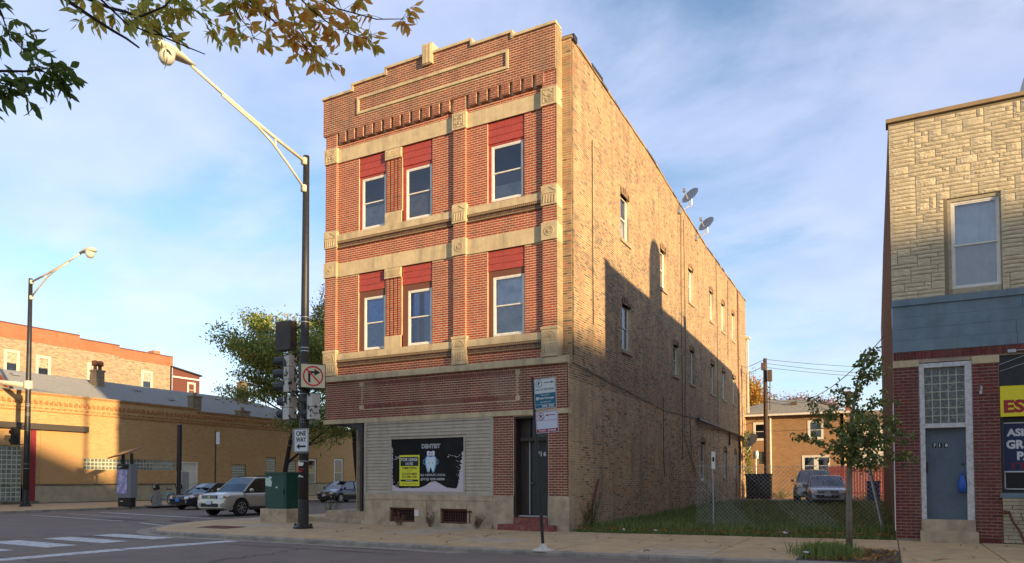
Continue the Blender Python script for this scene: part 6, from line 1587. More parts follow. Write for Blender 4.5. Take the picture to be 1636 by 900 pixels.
b.fprism(FN1, [(U-.15, V_-.20), (U-.08, V_-.20), (U-.08, V_+.08), (U+.04, V_+.08), (U+.04, V_+.15), (U-.15, V_+.15)], .006, .009)
b.fprism(FN1, [(U+.04, V_+.22), (U+.22, V_+.115), (U+.04, V_+.01)], .006, .009); b.build('arrow', m_blet, NT)
prohib(FN1, U, V_, .31, m_sred, NT, .014)
OW = thing('one_way_sign', 'white ONE WAY sign with left arrow on the corner lamp pole', 'sign', (-15.62, 16.6, 2.35))
FN2 = Frame((0, 16.66, 0), (1, 0, 0), (0, -1, 0))
b = MB(); b.fbox(FN2, -15.93, -15.35, 2.34, 3.05, -.01, 0); b.build('sign_plate', m_sw, OW)
b = MB()
for q in ((-15.915, -15.365, 3.025, 3.038), (-15.915, -15.365, 2.352, 2.365), (-15.915, -15.902, 2.352, 3.038), (-15.378, -15.365, 2.352, 3.038)): b.fbox(FN2, *q, 0, .003)
b.fprism(FN2, [(-15.83, 2.51), (-15.70, 2.60), (-15.70, 2.54), (-15.45, 2.54), (-15.45, 2.48), (-15.70, 2.48), (-15.70, 2.42)], 0, .003); b.build('border_and_arrow', m_blet, OW)
text('ONE', FN2, -15.64, 2.83, .155, m_blet, OW, n=.002, width=.40, bold=.03, align='C'); text('WAY', FN2, -15.64, 2.64, .155, m_blet, OW, n=.002, width=.42, bold=.03, align='C')
b = MB(); b.obox((-16.08, 16.95, 2.72), .28, .02, .7, Matrix.Rotation(.9, 3, 'Z')); tag(b.build('sign_back', m_metal), 'grey back of a second sign behind the ONE WAY sign', 'sign')
b = MB()
for z, h_, c_ in ((1.95, .35, 0), (1.62, .10, 0), (1.78, .07, 1)):
    for k in range(5):
        q = -2.2+k*.28+rnd.uniform(-.1, .1); b.obox((-15.72+.158*cos(q), 16.87+.158*sin(q), z+rnd.uniform(-.04, .04)), .09, .006, h_*rnd.uniform(.2, .4), Matrix.Rotation(q+pi/2, 3, 'Z'), c_)
tag(b.build('pole_stickers', [m_white, m_sred]), 'torn stickers on the shaft of the corner lamp pole', 'stickers')
# mast arm at the left
MA = thing('signal_mast_arm', 'cream signal mast arm running out of the left edge from the street lamp', 'mast arm', (-40.8, 22.4, 6.6))
b = MB(); b.tube([(-40.8, 22.4, 6.62), (-43.6, 22.4, 6.98), (-47, 22.4, 7.35)], [.15, .13, .11], 10); b.build('arm', m_cream, MA, smooth=True)
b = MB(); b.lathe((-40.8, 22.4, 6.42), [(.2, 0), (.22, .02), (.22, .42), (.2, .44)], 14); b.build('collar', m_cream, MA)
# parking sign post
PP = thing('parking_sign_post', 'leaning black steel post at the kerb carrying two parking signs', 'sign post', (-6.42, 14.12, .01))
b = MB(); b.tube([(-6.41, 14.12, .05), (-6.62, 14.05, 3.68)], .036, 6); b.build('post', m_black, PP)
b = MB()
for k in range(30): f = .1+.03*k; b.lathe((lam(-6.41, -6.62, f), lam(14.12, 14.05, f)-.036, lam(.05, 3.68, f)), [(.008, -.003), (.008, -.006)], 6, 'y')
b.build('post_holes', m_wood, PP, kind='stuff')
b = MB(); b.lathe((-6.41, 14.12, -.01), [(.23, 0), (.22, .03), (.10, .06), (.06, .14), (.03, .16)], 14); b.build('concrete_foot', mat('pale_concrete', (.62, .56, .46), .9, var=(9, (.45, .4, .32), .4, .7)), PP, smooth=True)
FK = Frame((0, 14.0, 0), (1, 0, -.0), (0, -1, 0))
class Tilt(Frame):
    def __init__(s, O, ang, Nn):
        s.O = Vector(O); s.U = Vector((cos(ang), 0, sin(ang))); s.V = Vector((-sin(ang), 0, cos(ang))); s.N = Vector(Nn); s.flip = False
    def p(s, u, v, n=0): return s.O+s.U*u+s.V*v+s.N*n
S1 = thing('pay_parking_sign', 'white and teal parking sign with green P, upper sign on the leaning post', 'sign', (-6.3, 14.0, 3.0))
T1 = Tilt((-6.535, 14.0, 2.99), R(2.5), (0, -1, 0)); w1, h1 = .50, .64
m_grn = mat('sign_green', (.01, .10, .05), .5); m_teal = mat('sign_teal', (.01, .12, .17), .5)
b = MB(); b.fbox(T1, 0, w1, 0, h1, -.006, 0); b.build('sign_plate', m_sw, S1)
b = MB()
for q in ((.01, .49, .625, .632), (.01, .017, .01, .63), (.483, .49, .01, .63)): b.fbox(T1, *q, 0, .002)
b.fprism(T1, [(.23, .555), (.40, .555), (.40, .575), (.455, .548), (.40, .520), (.40, .540), (.23, .540)], 0, .003); b.build('green_border_and_arrow', m_grn, S1)
prohib(T1, .115, .53, .075, m_grn, S1, .003, 'green_ring', False, .14); text('P', T1, .088, .495, .075, m_grn, S1, n=.001, width=.05, bold=.05)
text('PAY AT PAY BOX', T1, .25, .385, .042, m_grn, S1, n=.001, width=.42, bold=.02, align='C')
b = MB(); b.fbox(T1, .012, .488, .012, .325, 0, .002); b.build('teal_field', m_teal, S1)
text('SIGN UP AT', T1, .25, .272, .026, m_wlet, S1, n=.003, width=.2, bold=.01, align='C'); text('ParkChicago', T1, .27, .185, .06, m_wlet, S1, n=.003, width=.37, bold=.03, align='C')
b = MB(); b.fbox(T1, .04, .09, .19, .25, .002, .004); b.fbox(T1, .02, .48, .085, .092, .002, .004); b.build('white_mark', m_wlet, S1)
text('FOR MOBILE APP', T1, .25, .125, .024, m_wlet, S1, n=.003, width=.24, bold=.01, align='C'); text('284 706', T1, .30, .025, .05, m_wlet, S1, n=.003, width=.28, bold=.03, align='C')
S2 = thing('tow_zone_sign', 'white no parking TOW ZONE sign with red left arrow, lower sign on the leaning post', 'sign', (-6.3, 14.0, 2.5))
T2 = Tilt((-6.505, 14.0, 2.475), R(2.5), (0, -1, 0)); h2 = .46; m_mar = mat('sign_maroon', (.30, .01, .035), .5)
b = MB(); b.fbox(T2, 0, .51, 0, h2, -.006, 0); b.build('sign_plate', mat('sign_cool_white', (.58, .59, .64), .5), S2)
b = MB()
for q in ((.01, .50, .44, .45), (.01, .018, .01, .45), (.492, .50, .01, .45), (.01, .50, .01, .085), (.03, .48, .262, .268)): b.fbox(T2, *q, 0, .002)
b.fprism(T2, [(.225, .37), (.28, .395), (.28, .378), (.45, .378), (.45, .362), (.28, .362), (.28, .345)], 0, .003); b.build('maroon_border_and_arrow', m_mar, S2)
prohib(T2, .12, .35, .078, m_mar, S2, .004, 'no_parking_ring', True, .14); text('P', T2, .095, .315, .07, m_blet, S2, n=.001, width=.048, bold=.04)
text('TOW  ZONE', T2, .255, .025, .045, m_wlet, S2, n=.003, width=.40, bold=.03, align='C')
# cabinet
CB = thing('signal_cabinet', 'dark green signal cabinet with a torn sticker on a concrete plinth', 'cabinet', (-18.95, 19.4, 0))
m_cab = mat('cabinet_green', (.012, .07, .045), .45, var=(4, (.02, .05, .035), .4, .7), bump=(10, .1, .003))
b = MB(); b.box(-19.47, -18.46, 18.95, 19.6, .47, 1.70); b.box(-19.51, -18.42, 18.91, 19.64, 1.70, 1.76); b.build('cabinet', m_cab, CB)
b = MB(); b.box(-19.40, -18.53, 18.935, 18.95, .52, 1.65); b.box(-18.6, -18.55, 18.90, 18.935, 1.0, 1.15); b.build('cabinet_door', m_cab, CB)
b = MB(); b.box(-19.60, -18.34, 18.85, 19.75, -.03, .47); b.build('plinth', m_stone_d, CB)
b = MB(); FC2 = Frame((0, 18.93, 0), (1, 0, 0), (0, -1, 0))
b.fprism(FC2, [(-19.44, 1.28), (-19.16, 1.24), (-19.12, 1.42), (-19.2, 1.5), (-19.12, 1.58), (-19.22, 1.62), (-19.34, 1.55), (-19.42, 1.6), (-19.45, 1.5)], 0, .004); b.fbox(FC2, -18.95, -18.85, 1.2, 1.25, 0, .004)
b.build('torn_sticker', mat('sticker', (.45, .58, .5), .6), CB)
# kiosk, bike dock
KI = thing('bike_share_kiosk', 'grey bike share kiosk with map panel and solar canopy', 'kiosk', (-36.9, 25.5, 0))
b = MB(); b.box(-37.35, -36.25, 25.45, 25.75, .0, .5); b.build('kiosk_foot', m_black, KI)
b = MB(); b.box(-37.4, -36.2, 25.4, 25.8, .5, 2.35); b.build('kiosk_body', mat('kiosk_grey', (.20, .20, .2), .5), KI)
FKI = Frame((0, 25.39, 0), (1, 0, 0), (0, -1, 0))
b = MB(); b.fbox(FKI, -37.36, -36.5, .72, 2.05, 0, .012); b.build('map_panel', mat('map_print', (.28, .27, .50), .4, var=(3.2, (.55, .55, .68), .45, .62)), KI)
b = MB(); b.fbox(FKI, -37.38, -36.4, 2.07, 2.33, 0, .01); b.build('header_panel', m_black, KI)
b = MB(); b.fbox(FKI, -37.3, -36.95, 2.2, 2.24, .01, .012); b.fbox(FKI, -37.3, -37.1, 2.13, 2.16, .01, .012); b.fbox(FKI, -37.15, -36.9, .28, .33, -.05, -.03); b.build('white_print', m_wlet, KI)
b = MB()
for x in (-37.2, -36.45): b.box(x-.06, x+.06, 25.55, 25.67, 2.35, 2.95)
b.build('canopy_posts', m_black, KI)
b = MB(); b.obox((-36.8, 25.5, 3.0), 1.9, 1.1, .06, Matrix.Rotation(R(22), 3, 'X')@Matrix.Rotation(R(-8), 3, 'Y')); b.build('solar_canopy', mat('solar_panel', (.05, .035, .03), .3), KI)
for i, (x, y, lab) in enumerate(((-36.3, 27.1, 'grey bike dock post, the nearer one beside the kiosk'), (-36.4, 28.7, 'grey bike dock post next to the black pole'))):
    t = thing('bike_dock', lab, 'bike dock', (x, y, 0))
    b = MB(); b.fprism(Frame((x-.2, y, 0), (0, 1, 0), (1, 0, 0)), [(-.2, 0), (.2, 0), (.14, .85), (-.05, .92)], 0, .4); b.build('dock_body', m_metal, t)
    b = MB(); b.obox((x, y-.05, 1.08), .34, .2, .3, Matrix.Rotation(.3, 3, 'X')); b.build('dock_head', m_black, t)
    b = MB(); b.obox((x, y-.17, 1.1), .16, .02, .14, Matrix.Rotation(.3, 3, 'X')); b.build('dock_label', m_wlet, t)
b = MB(); b.box(-36.75, -36.0, 26.6, 29.4, 0, .05); tag(b.build('dock_rail', m_metal), 'flat steel rail under the two bike docks', 'rail')
BK = thing('docked_bicycle', 'pale blue shared bicycle parked between the two docks', 'bicycle', (-36.9, 28.0, 0))
m_bb = mat('bike_blue', (.18, .50, .62), .35)
for yc in (27.55, 28.6):
    b = MB(); K = 24; b.tube([(-36.95, yc+.33*cos(2*pi*i/K), .34+.33*sin(2*pi*i/K)) for i in range(K+1)], .025, 5, cap=False)
    w_o = b.build('wheel', m_tyre, BK); b = MB()
    for k in range(8): b.tube([(-36.95, yc, .34), (-36.95, yc+.32*cos(k*pi/4), .34+.32*sin(k*pi/4))], .004, 3)
    b.build('spokes', m_metal, w_o)
b = MB(); b.tube([(-36.95, 27.55, .34), (-36.95, 27.68, .95)], .025); b.tube([(-36.95, 27.65, .8), (-36.95, 27.85, .42), (-36.95, 28.2, .34), (-36.95, 28.35, .85)], .035); b.tube([(-36.95, 28.2, .34), (-36.95, 28.6, .34)], .02); b.build('frame', m_bb, BK)
b = MB(); K = 10; b.tube([(-36.95, 28.6+.37*cos(pi*i/K), .34+.37*sin(pi*i/K)) for i in range(K+1)], .03, 5); b.tube([(-36.95, 27.55+.37*cos(pi*i/K), .34+.37*sin(pi*i/K)) for i in range(K+1)], .03, 5); b.build('mudguards', m_bb, BK)
b = MB(); b.tube([(-37.2, 27.6, 1.0), (-36.95, 27.7, 1.02), (-36.7, 27.6, 1.0)], .018); b.build('handlebar', m_black, BK)
b = MB(); b.obox((-36.95, 28.4, .93), .16, .26, .06); b.build('saddle', m_black, BK)
b = MB(); b.lathe((-36.1, 28.4, 0), [(.13, 0), (.12, 2.0), (.15, 2.02), (.15, 4.7), (.02, 4.75)], 12); b.lathe((-36.1, 28.4, 0), [(.25, 0), (.25, .06)], 8)
tag(b.build('black_pole', m_black), 'stubby black pole without a head in front of the white door', 'pole')
b = MB(); b.box(-37.5, -36.9, 29.3, 29.75, 0, 1.95); tag(b.build('steel_cabinet', m_metal), 'narrow grey steel cabinet behind the black pole', 'cabinet')
PN = thing('street_sign_post', 'thin post with a small white sign seen edge on near the black sedan', 'sign post', (-36.2, 31.1, 0))
b = MB(); b.tube([(-36.2, 31.1, 0), (-36.2, 31.1, 4.5)], .05, 6); b.build('post', m_black, PN)
b = MB(); b.obox((-36.0, 31.1, 4.05), .22, .02, .75, Matrix.Rotation(.5, 3, 'Z')); b.build('plate', m_sw, PN)

# satellite dishes
def dish(label, y, z, x=-7.9, s=1.0, tilt=0):
    t = thing('satellite_dish', label, 'satellite dish', (x, y, z))
    C = Vector((x+.34, y+.1, z+.30 if z > 10 else z+.75)); ax = Vector((-.35, -.76, .52)).normalized(); u = ax.orthogonal().normalized(); v = ax.cross(u)
    b = MB(); n_ = 22; rr = [0, .14, .29, .43]
    for side_ in (0, -.015):
        for r in rr:
            for j in range(n_):
                q = 2*pi*j/n_; b.v.append(tuple(C+(u*cos(q)+v*sin(q)*.9)*r*s+ax*(r*r*.45+side_)))
        o_ = len(b.v)-n_*len(rr)
        for i in range(len(rr)-1):
            for j in range(n_): b.f.append((o_+i*n_+j, o_+i*n_+(j+1) % n_, o_+(i+1)*n_+(j+1) % n_, o_+(i+1)*n_+j)); b.m.append(0)
    b.build('reflector', mat('dish_grey', (.24, .25, .26), .5, var=(4, (.3, .3, .28), .4, .7)), t, smooth=True)
    b = MB(); f = C+ax*.55+Vector((0, 0, -.12)); b.tube([C-Vector((0, -.1, .44)), f], .02, 5); b.obox(f, .12, .12, .16); b.build('feed_arm', m_metal, t)
    b = MB(); b.tube([C-ax*.05, C+Vector((.02, .1, -.35)), (x+.05, y+.0, min(z-.15, C.z-.55)), (x-.12, y-.05, z-.35)], .025, 6); b.obox((x-.14, y-.05, z-.3), .1, .2, .3); b.build('mast', m_metal, t)
    return t
dish('grey satellite dish on the roof edge, the higher and nearer of the two', 32.7, 13.95); dish('grey satellite dish on the roof edge, the lower and farther of the two', 36.0, 13.68)
t = dish('grey satellite dish on a post in front of the tan brick house', 48.6, 3.2, x=-8.0, s=1.3)
# utility pole and wires
UP = thing('utility_pole', 'dark wooden utility pole in front of the tan house', 'utility pole', (-6.75, 47.5, .3))
b = MB(); b.lathe((-6.6, 48.0, .3), [(.15, 0), (.13, 5), (.11, 8.75)], 12); b.build('pole', mat('creosoted_wood', (.055, .032, .022), .9, var=(9, (.09, .06, .045), .4, .7)), UP, smooth=True)
b = MB(); b.box(-6.8, -6.55, 47.7, 47.9, 8.3, 8.75); b.box(-6.45, -6.2, 47.8, 48.1, 7.6, 8.3); b.tube([(-6.3, 47.9, 8.1), (-6.35, 47.95, 5.8)], .03); b.build('pole_hardware', m_wood, UP)
b = MB(); b.lathe((-7.2, 47.9, 3.0), [(.16, -.2), (.18, 0), (.16, .28), (.0, .3)], 12); b.tube([(-7.2, 47.9, .3), (-7.2, 47.9, 3.0)], .03); b.build('meter_box', m_metal, UP)
def wires(name, label, L_):
    t = thing(name, label, 'wires', (-6.6, 48, 8.8)); 
    for p, q, s_ in L_:
        b = MB(); b.tube(sag(p, q, s_, 14), .016, 4); b.build('wire', m_black, t)
wires('power_lines', 'three thin power lines leaving the top of the utility pole', [((-6.6, 48, 9.0), (12, 56, 9.0), .7), ((-6.6, 48, 8.75), (12, 56, 8.3), .7), ((-6.6, 48, 8.5), (12, 56, 7.9), .6), ((-6.6, 48, 9.0), (-14, 60, 9.6), .3), ((-6.6, 48, 8.6), (-14, 60, 9.0), .3)])
wires('service_drop', 'sagging cable strung up to the side of the cream stone shop', [((-4.6, 46, 6.1), (.1, 30, 6.9), .6), ((-4.6, 46, 6.1), (-6.6, 48, 6.4), .2)])
wires('phone_cables', 'thick low cables crossing in front of the tan house eaves', [((-6.6, 48, 5.4), (3.5, 50, 5.2), .25), ((-6.6, 48, 5.5), (-8.4, 49.6, 5.0), .1), ((-6.6, 48, 6.5), (4, 52, 6.2), .3)])
BN = thing('blue_recycling_bin', 'blue wheeled recycling bin by the red fence', 'bin', (-.7, 44, .3))
b = MB(); b.fprism(Frame((-1.0, 44, 0), (0, 1, 0), (1, 0, 0)), [(-.3, .35), (.25, .35), (.32, 1.35), (-.36, 1.35)], 0, .6); b.build('bin_body', mat('bin_blue', (.02, .06, .16), .5), BN)
b = MB(); b.box(-1.04, -.36, 43.6, 44.36, 1.35, 1.43); b.build('bin_lid', mat('bin_blue', (.02, .06, .16)), BN)
for i, (x, lab) in enumerate(((-7.2, 'black wheeled bin left of the utility pole'), (-6.45, 'black wheeled bin right in front of the utility pole'))):
    t = thing('black_bin', lab, 'bin', (x, 46.5, .3)); b = MB(); b.fprism(Frame((x-.33, 46.5, 0), (0, 1, 0), (1, 0, 0)), [(-.3, .35), (.3, .35), (.36, 1.75), (-.4, 1.75)], 0, .66); b.build('bin_body', m_black, t); b = MB(); b.box(x-.37, x+.37, 46.05, 46.9, 1.75, 1.85); b.build('bin_lid', m_black, t)
b = MB()
for i in range(1): b.lathe((-1.9, 43.5, .35), [(.02, 0), (.25, .05), (.3, .2), (.2, .4), (.05, .5)], 8)
tag(b.build('white_bag', mat('litter_paper', (.7, .7, .7))), 'white rubbish bag in front of the red fence', 'bag')

# ================================================================ trees
def leafcloud(name, P, size, palette, parent, mt=None, asp=.5, droop=.4, kind='stuff'):
    P = np.array(P); n = len(P); off = np.array(wloc(parent)) if parent is not None else 0
    a = npr.normal(size=(n, 3)); a[:, 2] -= droop; a /= np.linalg.norm(a, axis=1)[:, None]
    c = npr.normal(size=(n, 3)); c = np.cross(a, c); c /= np.linalg.norm(c, axis=1)[:, None]
    s = (size*npr.uniform(.6, 1.3, n))[:, None]; nn = np.cross(a, c)*s*.12
    V = np.stack([P, P+a*s*.5+c*s*asp*.5+nn, P+a*s, P+a*s*.5-c*s*asp*.5+nn], 1)-off
    me = bpy.data.meshes.new(name); me.vertices.add(n*4); me.vertices.foreach_set('co', V.reshape(-1))
    F_ = (np.array([[0, 1, 2], [0, 2, 3]])[None]+(np.arange(n)*4)[:, None, None]).reshape(-1, 3)
    me.loops.add(len(F_)*3); me.loops.foreach_set('vertex_index', F_.reshape(-1).astype(np.int32)); me.polygons.add(len(F_))
    me.polygons.foreach_set('loop_start', np.arange(0, len(F_)*3, 3, dtype=np.int32)); me.polygons.foreach_set('loop_total', np.full(len(F_), 3, dtype=np.int32)); me.update(calc_edges=True)
    pc = np.array(palette)[npr.randint(0, len(palette), n)] if not callable(palette) else np.array([palette(p) for p in P])
    pc = pc*npr.uniform(.7, 1.3, (n, 1)); cc_ = np.concatenate([pc, np.ones((n, 1))], 1)
    me.color_attributes.new('Col', 'FLOAT_COLOR', 'POINT').data.foreach_set('color', np.repeat(cc_, 4, 0).reshape(-1))
    me.materials.append(mt or m_leafv); o = bpy.data.objects.new(name, me); COL.objects.link(o); o.parent = parent
    if kind: o['kind'] = kind
    return o
def branchy(base, H_, spread, levels, r0, seed, up=.5, nb=4, trunk_h=.3, lean=(0, 0), spots_lv=2, wob=.25, first=None):
    rg = random.Random(seed); tw = MB(); spots = []
    def grow(p, d_, L_, r, lv):
        k = 5; pts = [p]; q = p.copy(); dd = d_.copy(); rr = [r]
        for i in range(k):
            dd = (dd+Vector((rg.gauss(0, wob), rg.gauss(0, wob), rg.gauss(0, wob*.6)+up*.06))*.5).normalized(); q = q+dd*(L_/k); pts.append(q.copy()); rr.append(r*(1-.62*(i+1)/k))
            if lv >= spots_lv: spots.append((q.copy(), lv))
        tw.tube(pts, rr, 7 if lv == 0 else 5 if lv == 1 else 3, cap=False)
        if lv < levels:
            n_ = nb if lv else nb+3
            for j in range(n_):
                f = rg.uniform(.35 if lv else trunk_h, 1.0); i0 = min(k-1, int(f*k)); b0 = pts[i0].lerp(pts[i0+1], f*k-i0)
                q_ = rg.uniform(0, 2*pi); side_ = Vector((cos(q_), sin(q_), rg.uniform(-.1, .55)+up*.3)).normalized()
                grow(b0, (dd*.35+side_).normalized(), L_*spread*rg.uniform(.7, 1.15), max(.006, rr[i0]*.55), lv+1)
    grow(Vector(base), Vector((lean[0], lean[1], 1)).normalized(), H_, r0, 0)
    return tw, spots
# young street tree in the pit
YT = thing('young_tree', 'slim young tree with green leaves in the pavement pit', 'tree', (-.69, 15.9, .05))
tw = MB(); tr = [(-.69, 15.9, .02), (-.68, 15.9, .9), (-.66, 15.92, 1.8), (-.62, 15.92, 2.6), (-.5, 15.95, 3.4), (-.30, 15.95, 3.95)]
tw.tube(tr, [.065, .055, .05, .035, .02, .008], 8); spots = []
rg = random.Random(4)
def limb(p, q, r):
    p, q = Vector(p), Vector(q); pts = [p.lerp(q, i/4)+Vector((rg.gauss(0, .03), rg.gauss(0, .03), .05*sin(pi*i/4))) for i in range(5)]
    tw.tube(pts, [r*(1-.18*i) for i in range(5)], 4)
    for i in range(1, 5):
        for k in range(4):
            d_ = Vector((rg.gauss(0, 1), rg.gauss(0, 1), rg.gauss(.1, .8))).normalized()*rg.uniform(.12, .34); e = pts[i]+d_; tw.tube([pts[i], e], .004, 3, cap=False)
            for z in range(13): spots.append(pts[i].lerp(e, rg.uniform(.2, 1.1))+Vector((rg.gauss(0, .035), rg.gauss(0, .035), rg.gauss(0, .035))))
for (a, q, r) in (((-.67, 15.9, 1.9), (-1.45, 15.7, 2.35), .018), ((-.66, 15.9, 1.85), (-.05, 15.8, 2.25), .018), ((-.65, 15.9, 2.1), (-1.25, 16.3, 2.75), .016), ((-.65, 15.9, 2.0), (.12, 16.2, 2.6), .018),
                  ((-.63, 15.9, 2.4), (-1.15, 15.6, 2.95), .014), ((-.62, 15.9, 2.5), (-.05, 15.7, 3.0), .014), ((-.6, 15.9, 2.8), (-.75, 16.3, 3.25), .012), ((-.5, 15.95, 3.1), (-.2, 15.8, 3.55), .01), ((-.45, 15.95, 3.4), (-.22, 16, 3.95), .01),
                  ((-.66, 15.9, 1.8), (-.75, 15.4, 2.2), .014), ((-.66, 15.9, 1.9), (-.45, 16.5, 2.3), .014), ((-.6, 15.9, 2.6), (.08, 16.0, 2.5), .01), ((-.66, 15.9, 1.75), (-.2, 15.6, 1.85), .012), ((-.64, 15.9, 2.2), (.15, 15.6, 2.35), .012), ((-.66, 15.9, 1.85), (.25, 15.9, 2.0), .012), ((-.64, 15.9, 2.3), (-.3, 15.3, 2.6), .012)): limb(a, q, r)
tw.build('trunk', mat('pale_bark', (.24, .19, .13), .9, var=(14, (.15, .12, .085), .4, .7), bump=(30, .6, .01)), YT, smooth=True)
PY = [(.12, .17, .045), (.09, .13, .035), (.17, .21, .055), (.13, .16, .045), (.30, .28, .07)]
leafcloud('crown', spots, .088, PY, YT, asp=.65, droop=.7)
# honey locust street trees on the far kerb
def locust(label, base, H_, seed, palette, nleaf, size=.2, spread=.62, levels=3, jitter=.3, r0=.2, trunk_h=.3, hshare=.72, group=None):
    t = thing('locust_tree', label, 'tree', base, group)
    tw, sp_ = branchy(base, H_*hshare, spread, levels, r0, seed, up=.3, nb=5, trunk_h=trunk_h)
    tw.build('trunk', m_barkd, t, smooth=True)
    rg = random.Random(seed+1); P = []
    per = max(1, nleaf//max(1, len(sp_)))
    for s_, lv in sp_:
        if rg.random() < .12: continue
        for k in range(per): P.append((s_.x+rg.gauss(0, jitter), s_.y+rg.gauss(0, jitter), s_.z+rg.gauss(0, jitter*.6)-.1))
    leafcloud('crown', P, size, palette, t, asp=.4, droop=.6)
    return t
YG = [(.26, .30, .06), (.18, .24, .05), (.44, .36, .07), (.12, .18, .045), (.15, .21, .05)]
DG = [(.035, .06, .02), (.05, .08, .025), (.07, .09, .03), (.12, .13, .03)]
locust('yellow green street tree spreading behind the corner lamp pole', (-36.9, 37.6, 0), 14.5, 31, YG, 40000, size=.24, spread=.56, trunk_h=.17, jitter=.42)
locust('tall dark green tree standing beside the corner building', (-37.2, 46.5, 0), 18.5, 12, DG, 34000, size=.26, spread=.44, trunk_h=.35, jitter=.4, r0=.28)
AU = [(.50, .20, .03), (.42, .15, .03), (.40, .28, .05), (.25, .20, .04)]; RD = [(.22, .07, .04), (.30, .12, .05), (.16, .07, .04)]
locust('bright orange autumn tree behind the tan house, left of the utility pole', (-11.6, 80, .3), 14.5, 5, AU, 24000, size=.3, spread=.36, jitter=.6, r0=.2, trunk_h=.25)
locust('thinning reddish autumn tree behind the tan house roof', (-8.9, 84, .3), 13.5, 8, RD, 10000, size=.26, spread=.38, jitter=.6, r0=.2)
# overhanging ash branches at the top left
AT = thing('ash_tree', 'street tree whose turning leaves hang into the top left corner', 'tree', (-9.2, 1.4, 0))
BR = dict(
a=[(-7.4,2.4,6.3),(-6.5,2.9,6.0),(-6.06,3.33,5.67),(-5.94,3.5,5.51),(-5.85,3.64,5.43),(-5.75,3.79,5.35),(-5.72,3.9,5.33),(-5.7,4.01,5.3)],
b=[(-7.4,2.4,6.3),(-6.8,3.2,6.2),(-6.27,3.66,5.89),(-6.16,3.82,5.78),(-6.06,3.97,5.75),(-5.89,4.16,5.73),(-5.77,4.31,5.87),(-5.72,4.42,6.06)],
c=[(-6.5,2.9,6.0),(-5.93,3.63,5.73),(-5.85,3.77,5.62),(-5.76,3.92,5.49),(-5.64,4.08,5.45),(-5.44,4.28,5.44)],
d=[(-6.06,3.97,5.75),(-5.7,3.88,5.55),(-5.63,4.01,5.49),(-5.54,4.16,5.42),(-5.43,4.31,5.38),(-5.37,4.44,5.37)],
m=[(-6.8,3.2,6.4),(-6.1,4.1,6.5),(-5.82,4.47,6.23),(-5.79,4.59,6.05),(-5.7,4.73,5.95),(-5.61,4.88,5.9)],
n=[(-6.8,3.2,6.4),(-6.3,3.8,6.4),(-6.07,4.22,6.16),(-6.05,4.34,5.98),(-6.04,4.43,5.85),(-6.05,4.52,5.78)],
e=[(-6.1,4.1,6.5),(-5.5,4.3,6.3),(-5.22,4.47,6.05),(-5.19,4.58,5.91),(-5.21,4.67,5.81),(-5.17,4.79,5.72),(-5.2,4.86,5.68)],
f=[(-5.5,4.3,6.3),(-4.7,4.64,6.01),(-4.69,4.75,5.84),(-4.68,4.86,5.69),(-4.59,5.01,5.48),(-4.54,5.13,5.44)],
g=[(-5.22,4.47,6.05),(-4.96,4.74,5.8),(-4.84,4.9,5.68),(-4.77,5.04,5.61),(-4.72,5.16,5.57)],
h=[(-5.5,4.3,6.3),(-4.49,4.66,5.78),(-4.43,4.79,5.69),(-4.36,4.92,5.63),(-4.22,5.09,5.56),(-4.14,5.23,5.57)],
i=[(-5.0,4.5,6.1),(-4.48,4.89,5.91),(-4.34,5.06,5.82),(-4.09,5.3,5.78),(-3.9,5.49,5.83)],
j=[(-7.0,2.2,4.7),(-6.17,2.85,4.62),(-6.0,3.04,4.69),(-5.92,3.17,4.73),(-5.9,3.27,4.79),(-5.9,3.36,4.79),(-5.89,3.46,4.89)],
k=[(-7.0,2.2,5.5),(-6.29,2.98,5.43),(-6.21,3.13,5.28),(-6.23,3.21,5.13),(-6.2,3.32,5.05)],
l=[(-7.0,2.2,4.7),(-6.24,2.93,4.58),(-6.11,3.09,4.65),(-6.06,3.21,4.65),(-6.01,3.33,4.71)])
b = MB(); b.tube([(-9.2, 1.4, -.1), (-9.15, 1.45, 1.5), (-9.0, 1.5, 3.2), (-8.6, 1.7, 4.6), (-8.0, 2.0, 5.6), (-7.4, 2.4, 6.3)], [.2, .17, .15, .12, .09, .05], 10)
b.tube([(-9.0, 1.5, 3.2), (-8.2, 1.8, 4.2), (-7.0, 2.2, 4.7)], [.09, .06, .03], 7); b.tube([(-8.6, 1.7, 4.6), (-7.8, 1.9, 5.2), (-7.0, 2.2, 5.5)], [.08, .05, .025], 7); b.tube([(-7.4, 2.4, 6.3), (-6.8, 3.2, 6.4), (-6.1, 4.1, 6.5), (-5.5, 4.3, 6.3), (-5.0, 4.5, 6.1)], [.045, .035, .03, .025, .015], 6)
b.build('trunk', m_bark, AT, smooth=True)
br = MB(); leaves = []
rg = random.Random(21)
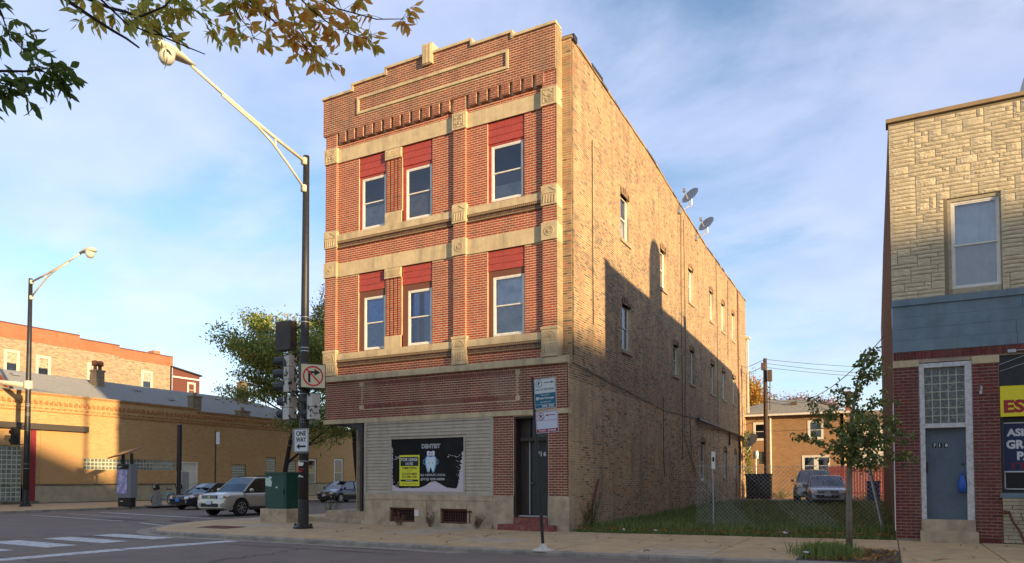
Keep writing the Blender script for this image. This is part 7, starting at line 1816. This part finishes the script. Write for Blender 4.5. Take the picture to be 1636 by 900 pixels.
for key, pts in BR.items():
    P = [Vector(p) for p in pts]; k = len(P); th = .022 if key in 'ab' else .013 if key in 'cdj' else .009
    br.tube(P, [max(.0035, th*(1-.75*i/k)) for i in range(k)], 6)
    start = 2 if key in 'abmnefi' else 1
    for i in range(start, k):
        nt_ = {'a': 2, 'b': 6, 'j': 6}.get(key, 6)
        for _ in range(nt_):
            base_ = P[i-1].lerp(P[i], rg.random())
            if key == 'a' and i > 4: continue
            if key in 'cd' and (i >= k-2 or rg.random() < .45): continue
            d_ = Vector((rg.gauss(.1, .8), rg.gauss(.3, .6), rg.gauss(-.1, .6))).normalized()*rg.uniform(.08, .24)
            e = base_+d_; br.tube([base_, base_+d_*.5+Vector((0, 0, .01)), e], .0022, 3, cap=False)
            nl = rg.choice([3, 5, 5, 7]); right = d_.cross(Vector((0, 0, 1))).normalized() if d_.cross(Vector((0, 0, 1))).length > .01 else Vector((1, 0, 0))
            for q in range(nl):
                f = 1 if q == 0 else .35+.6*((q+1)//2)/((nl+1)/2)
                dir_ = d_.normalized() if q == 0 else (d_.normalized()*.7+right*(1 if q % 2 else -1)*.8)
                dir_ = (dir_+Vector((rg.gauss(0, .25), rg.gauss(0, .25), rg.gauss(-.45, .25)))).normalized()
                leaves.append((base_.lerp(e, min(1, f)), dir_, key))
br.build('branches', m_barkd, AT)
def leafmesh(L_, W_, curl, c):
    me = bpy.data.meshes.new('leaf'); pr_ = [(0, .0), (.12, .35), (.35, 1.0), (.62, .85), (.85, .4), (1, 0)]
    vs = [(0, 0, 0)]; 
    for f, w_ in pr_[1:-1]:
        z = -curl*f*f*L_; vs += [(-W_/2*w_, f*L_, z+.15*W_*w_), (0, f*L_, z), (W_/2*w_, f*L_, z+.15*W_*w_)]
    vs.append((0, L_, -curl*L_)); fs = [(0, 2, 1), (0, 3, 2)]
    for i in range(3):
        a = 1+3*i; fs += [(a, a+1, a+4, a+3), (a+1, a+2, a+5, a+4)]
    a = 10; fs += [(a, a+1, 13), (a+1, a+2, 13)]
    me.from_pydata(vs, [], fs); me.color_attributes.new('Col', 'FLOAT_COLOR', 'POINT').data.foreach_set('color', [x for _ in vs for x in (*c, 1)])
    me.materials.append(m_leafn); return me
m_leafn = mat('near_leaf', (.1, .1, .02), .45, attr=True, trans=.58, spec=.3)
pg = [(.11, .17, .035), (.15, .20, .04), (.09, .14, .03)]; po = [(.55, .47, .09), (.64, .48, .09), (.42, .42, .08), (.30, .36, .07)]; pb = [(.75, .40, .08), (.68, .32, .06), (.60, .44, .08), (.78, .50, .12), (.48, .40, .08)]
lm = {}
for nm, pal_ in (('g', pg), ('o', po), ('b', pb)):
    lm[nm] = [leafmesh(rg.uniform(.09, .135), rg.uniform(.036, .058), rg.uniform(.05, .5), c) for c in pal_ for _ in range(3)]
def leafmat(p, d_, s):
    y_ = d_.normalized(); x_ = y_.cross(Vector((rg.gauss(0, 1), rg.gauss(0, 1), rg.gauss(0, 1)))).normalized(); z_ = x_.cross(y_)
    M_ = Matrix((x_, y_, z_)).transposed().to_4x4(); return Matrix.Translation(p)@M_@Matrix.Scale(s, 4)
rg.shuffle(leaves); rest = MB(); n_obj = 0; off = wloc(AT)
restc = []
for (p, d_, key) in leaves:
    grp = 'g' if key in 'jkl' else 'o' if key in 'abcdmn' else 'b' if key in 'fhig' else rg.choice('ob')
    me = rg.choice(lm[grp]); M_ = leafmat(p-off, d_, rg.uniform(.7, 1.15))
    if n_obj < 300:
        o = bpy.data.objects.new('leaf', me); COL.objects.link(o); o.parent = AT; o.matrix_local = M_; n_obj += 1
    else:
        vs = [tuple(M_@v.co) for v in me.vertices]; rest.add(vs, [tuple(q.vertices) for q in me.polygons]); restc += [x for _ in vs for x in me.color_attributes['Col'].data[0].color]
if restc:
    o = rest.build('leaves', m_leafn, AT, local=True, kind='stuff'); o.data.color_attributes.new('Col', 'FLOAT_COLOR', 'POINT').data.foreach_set('color', restc)
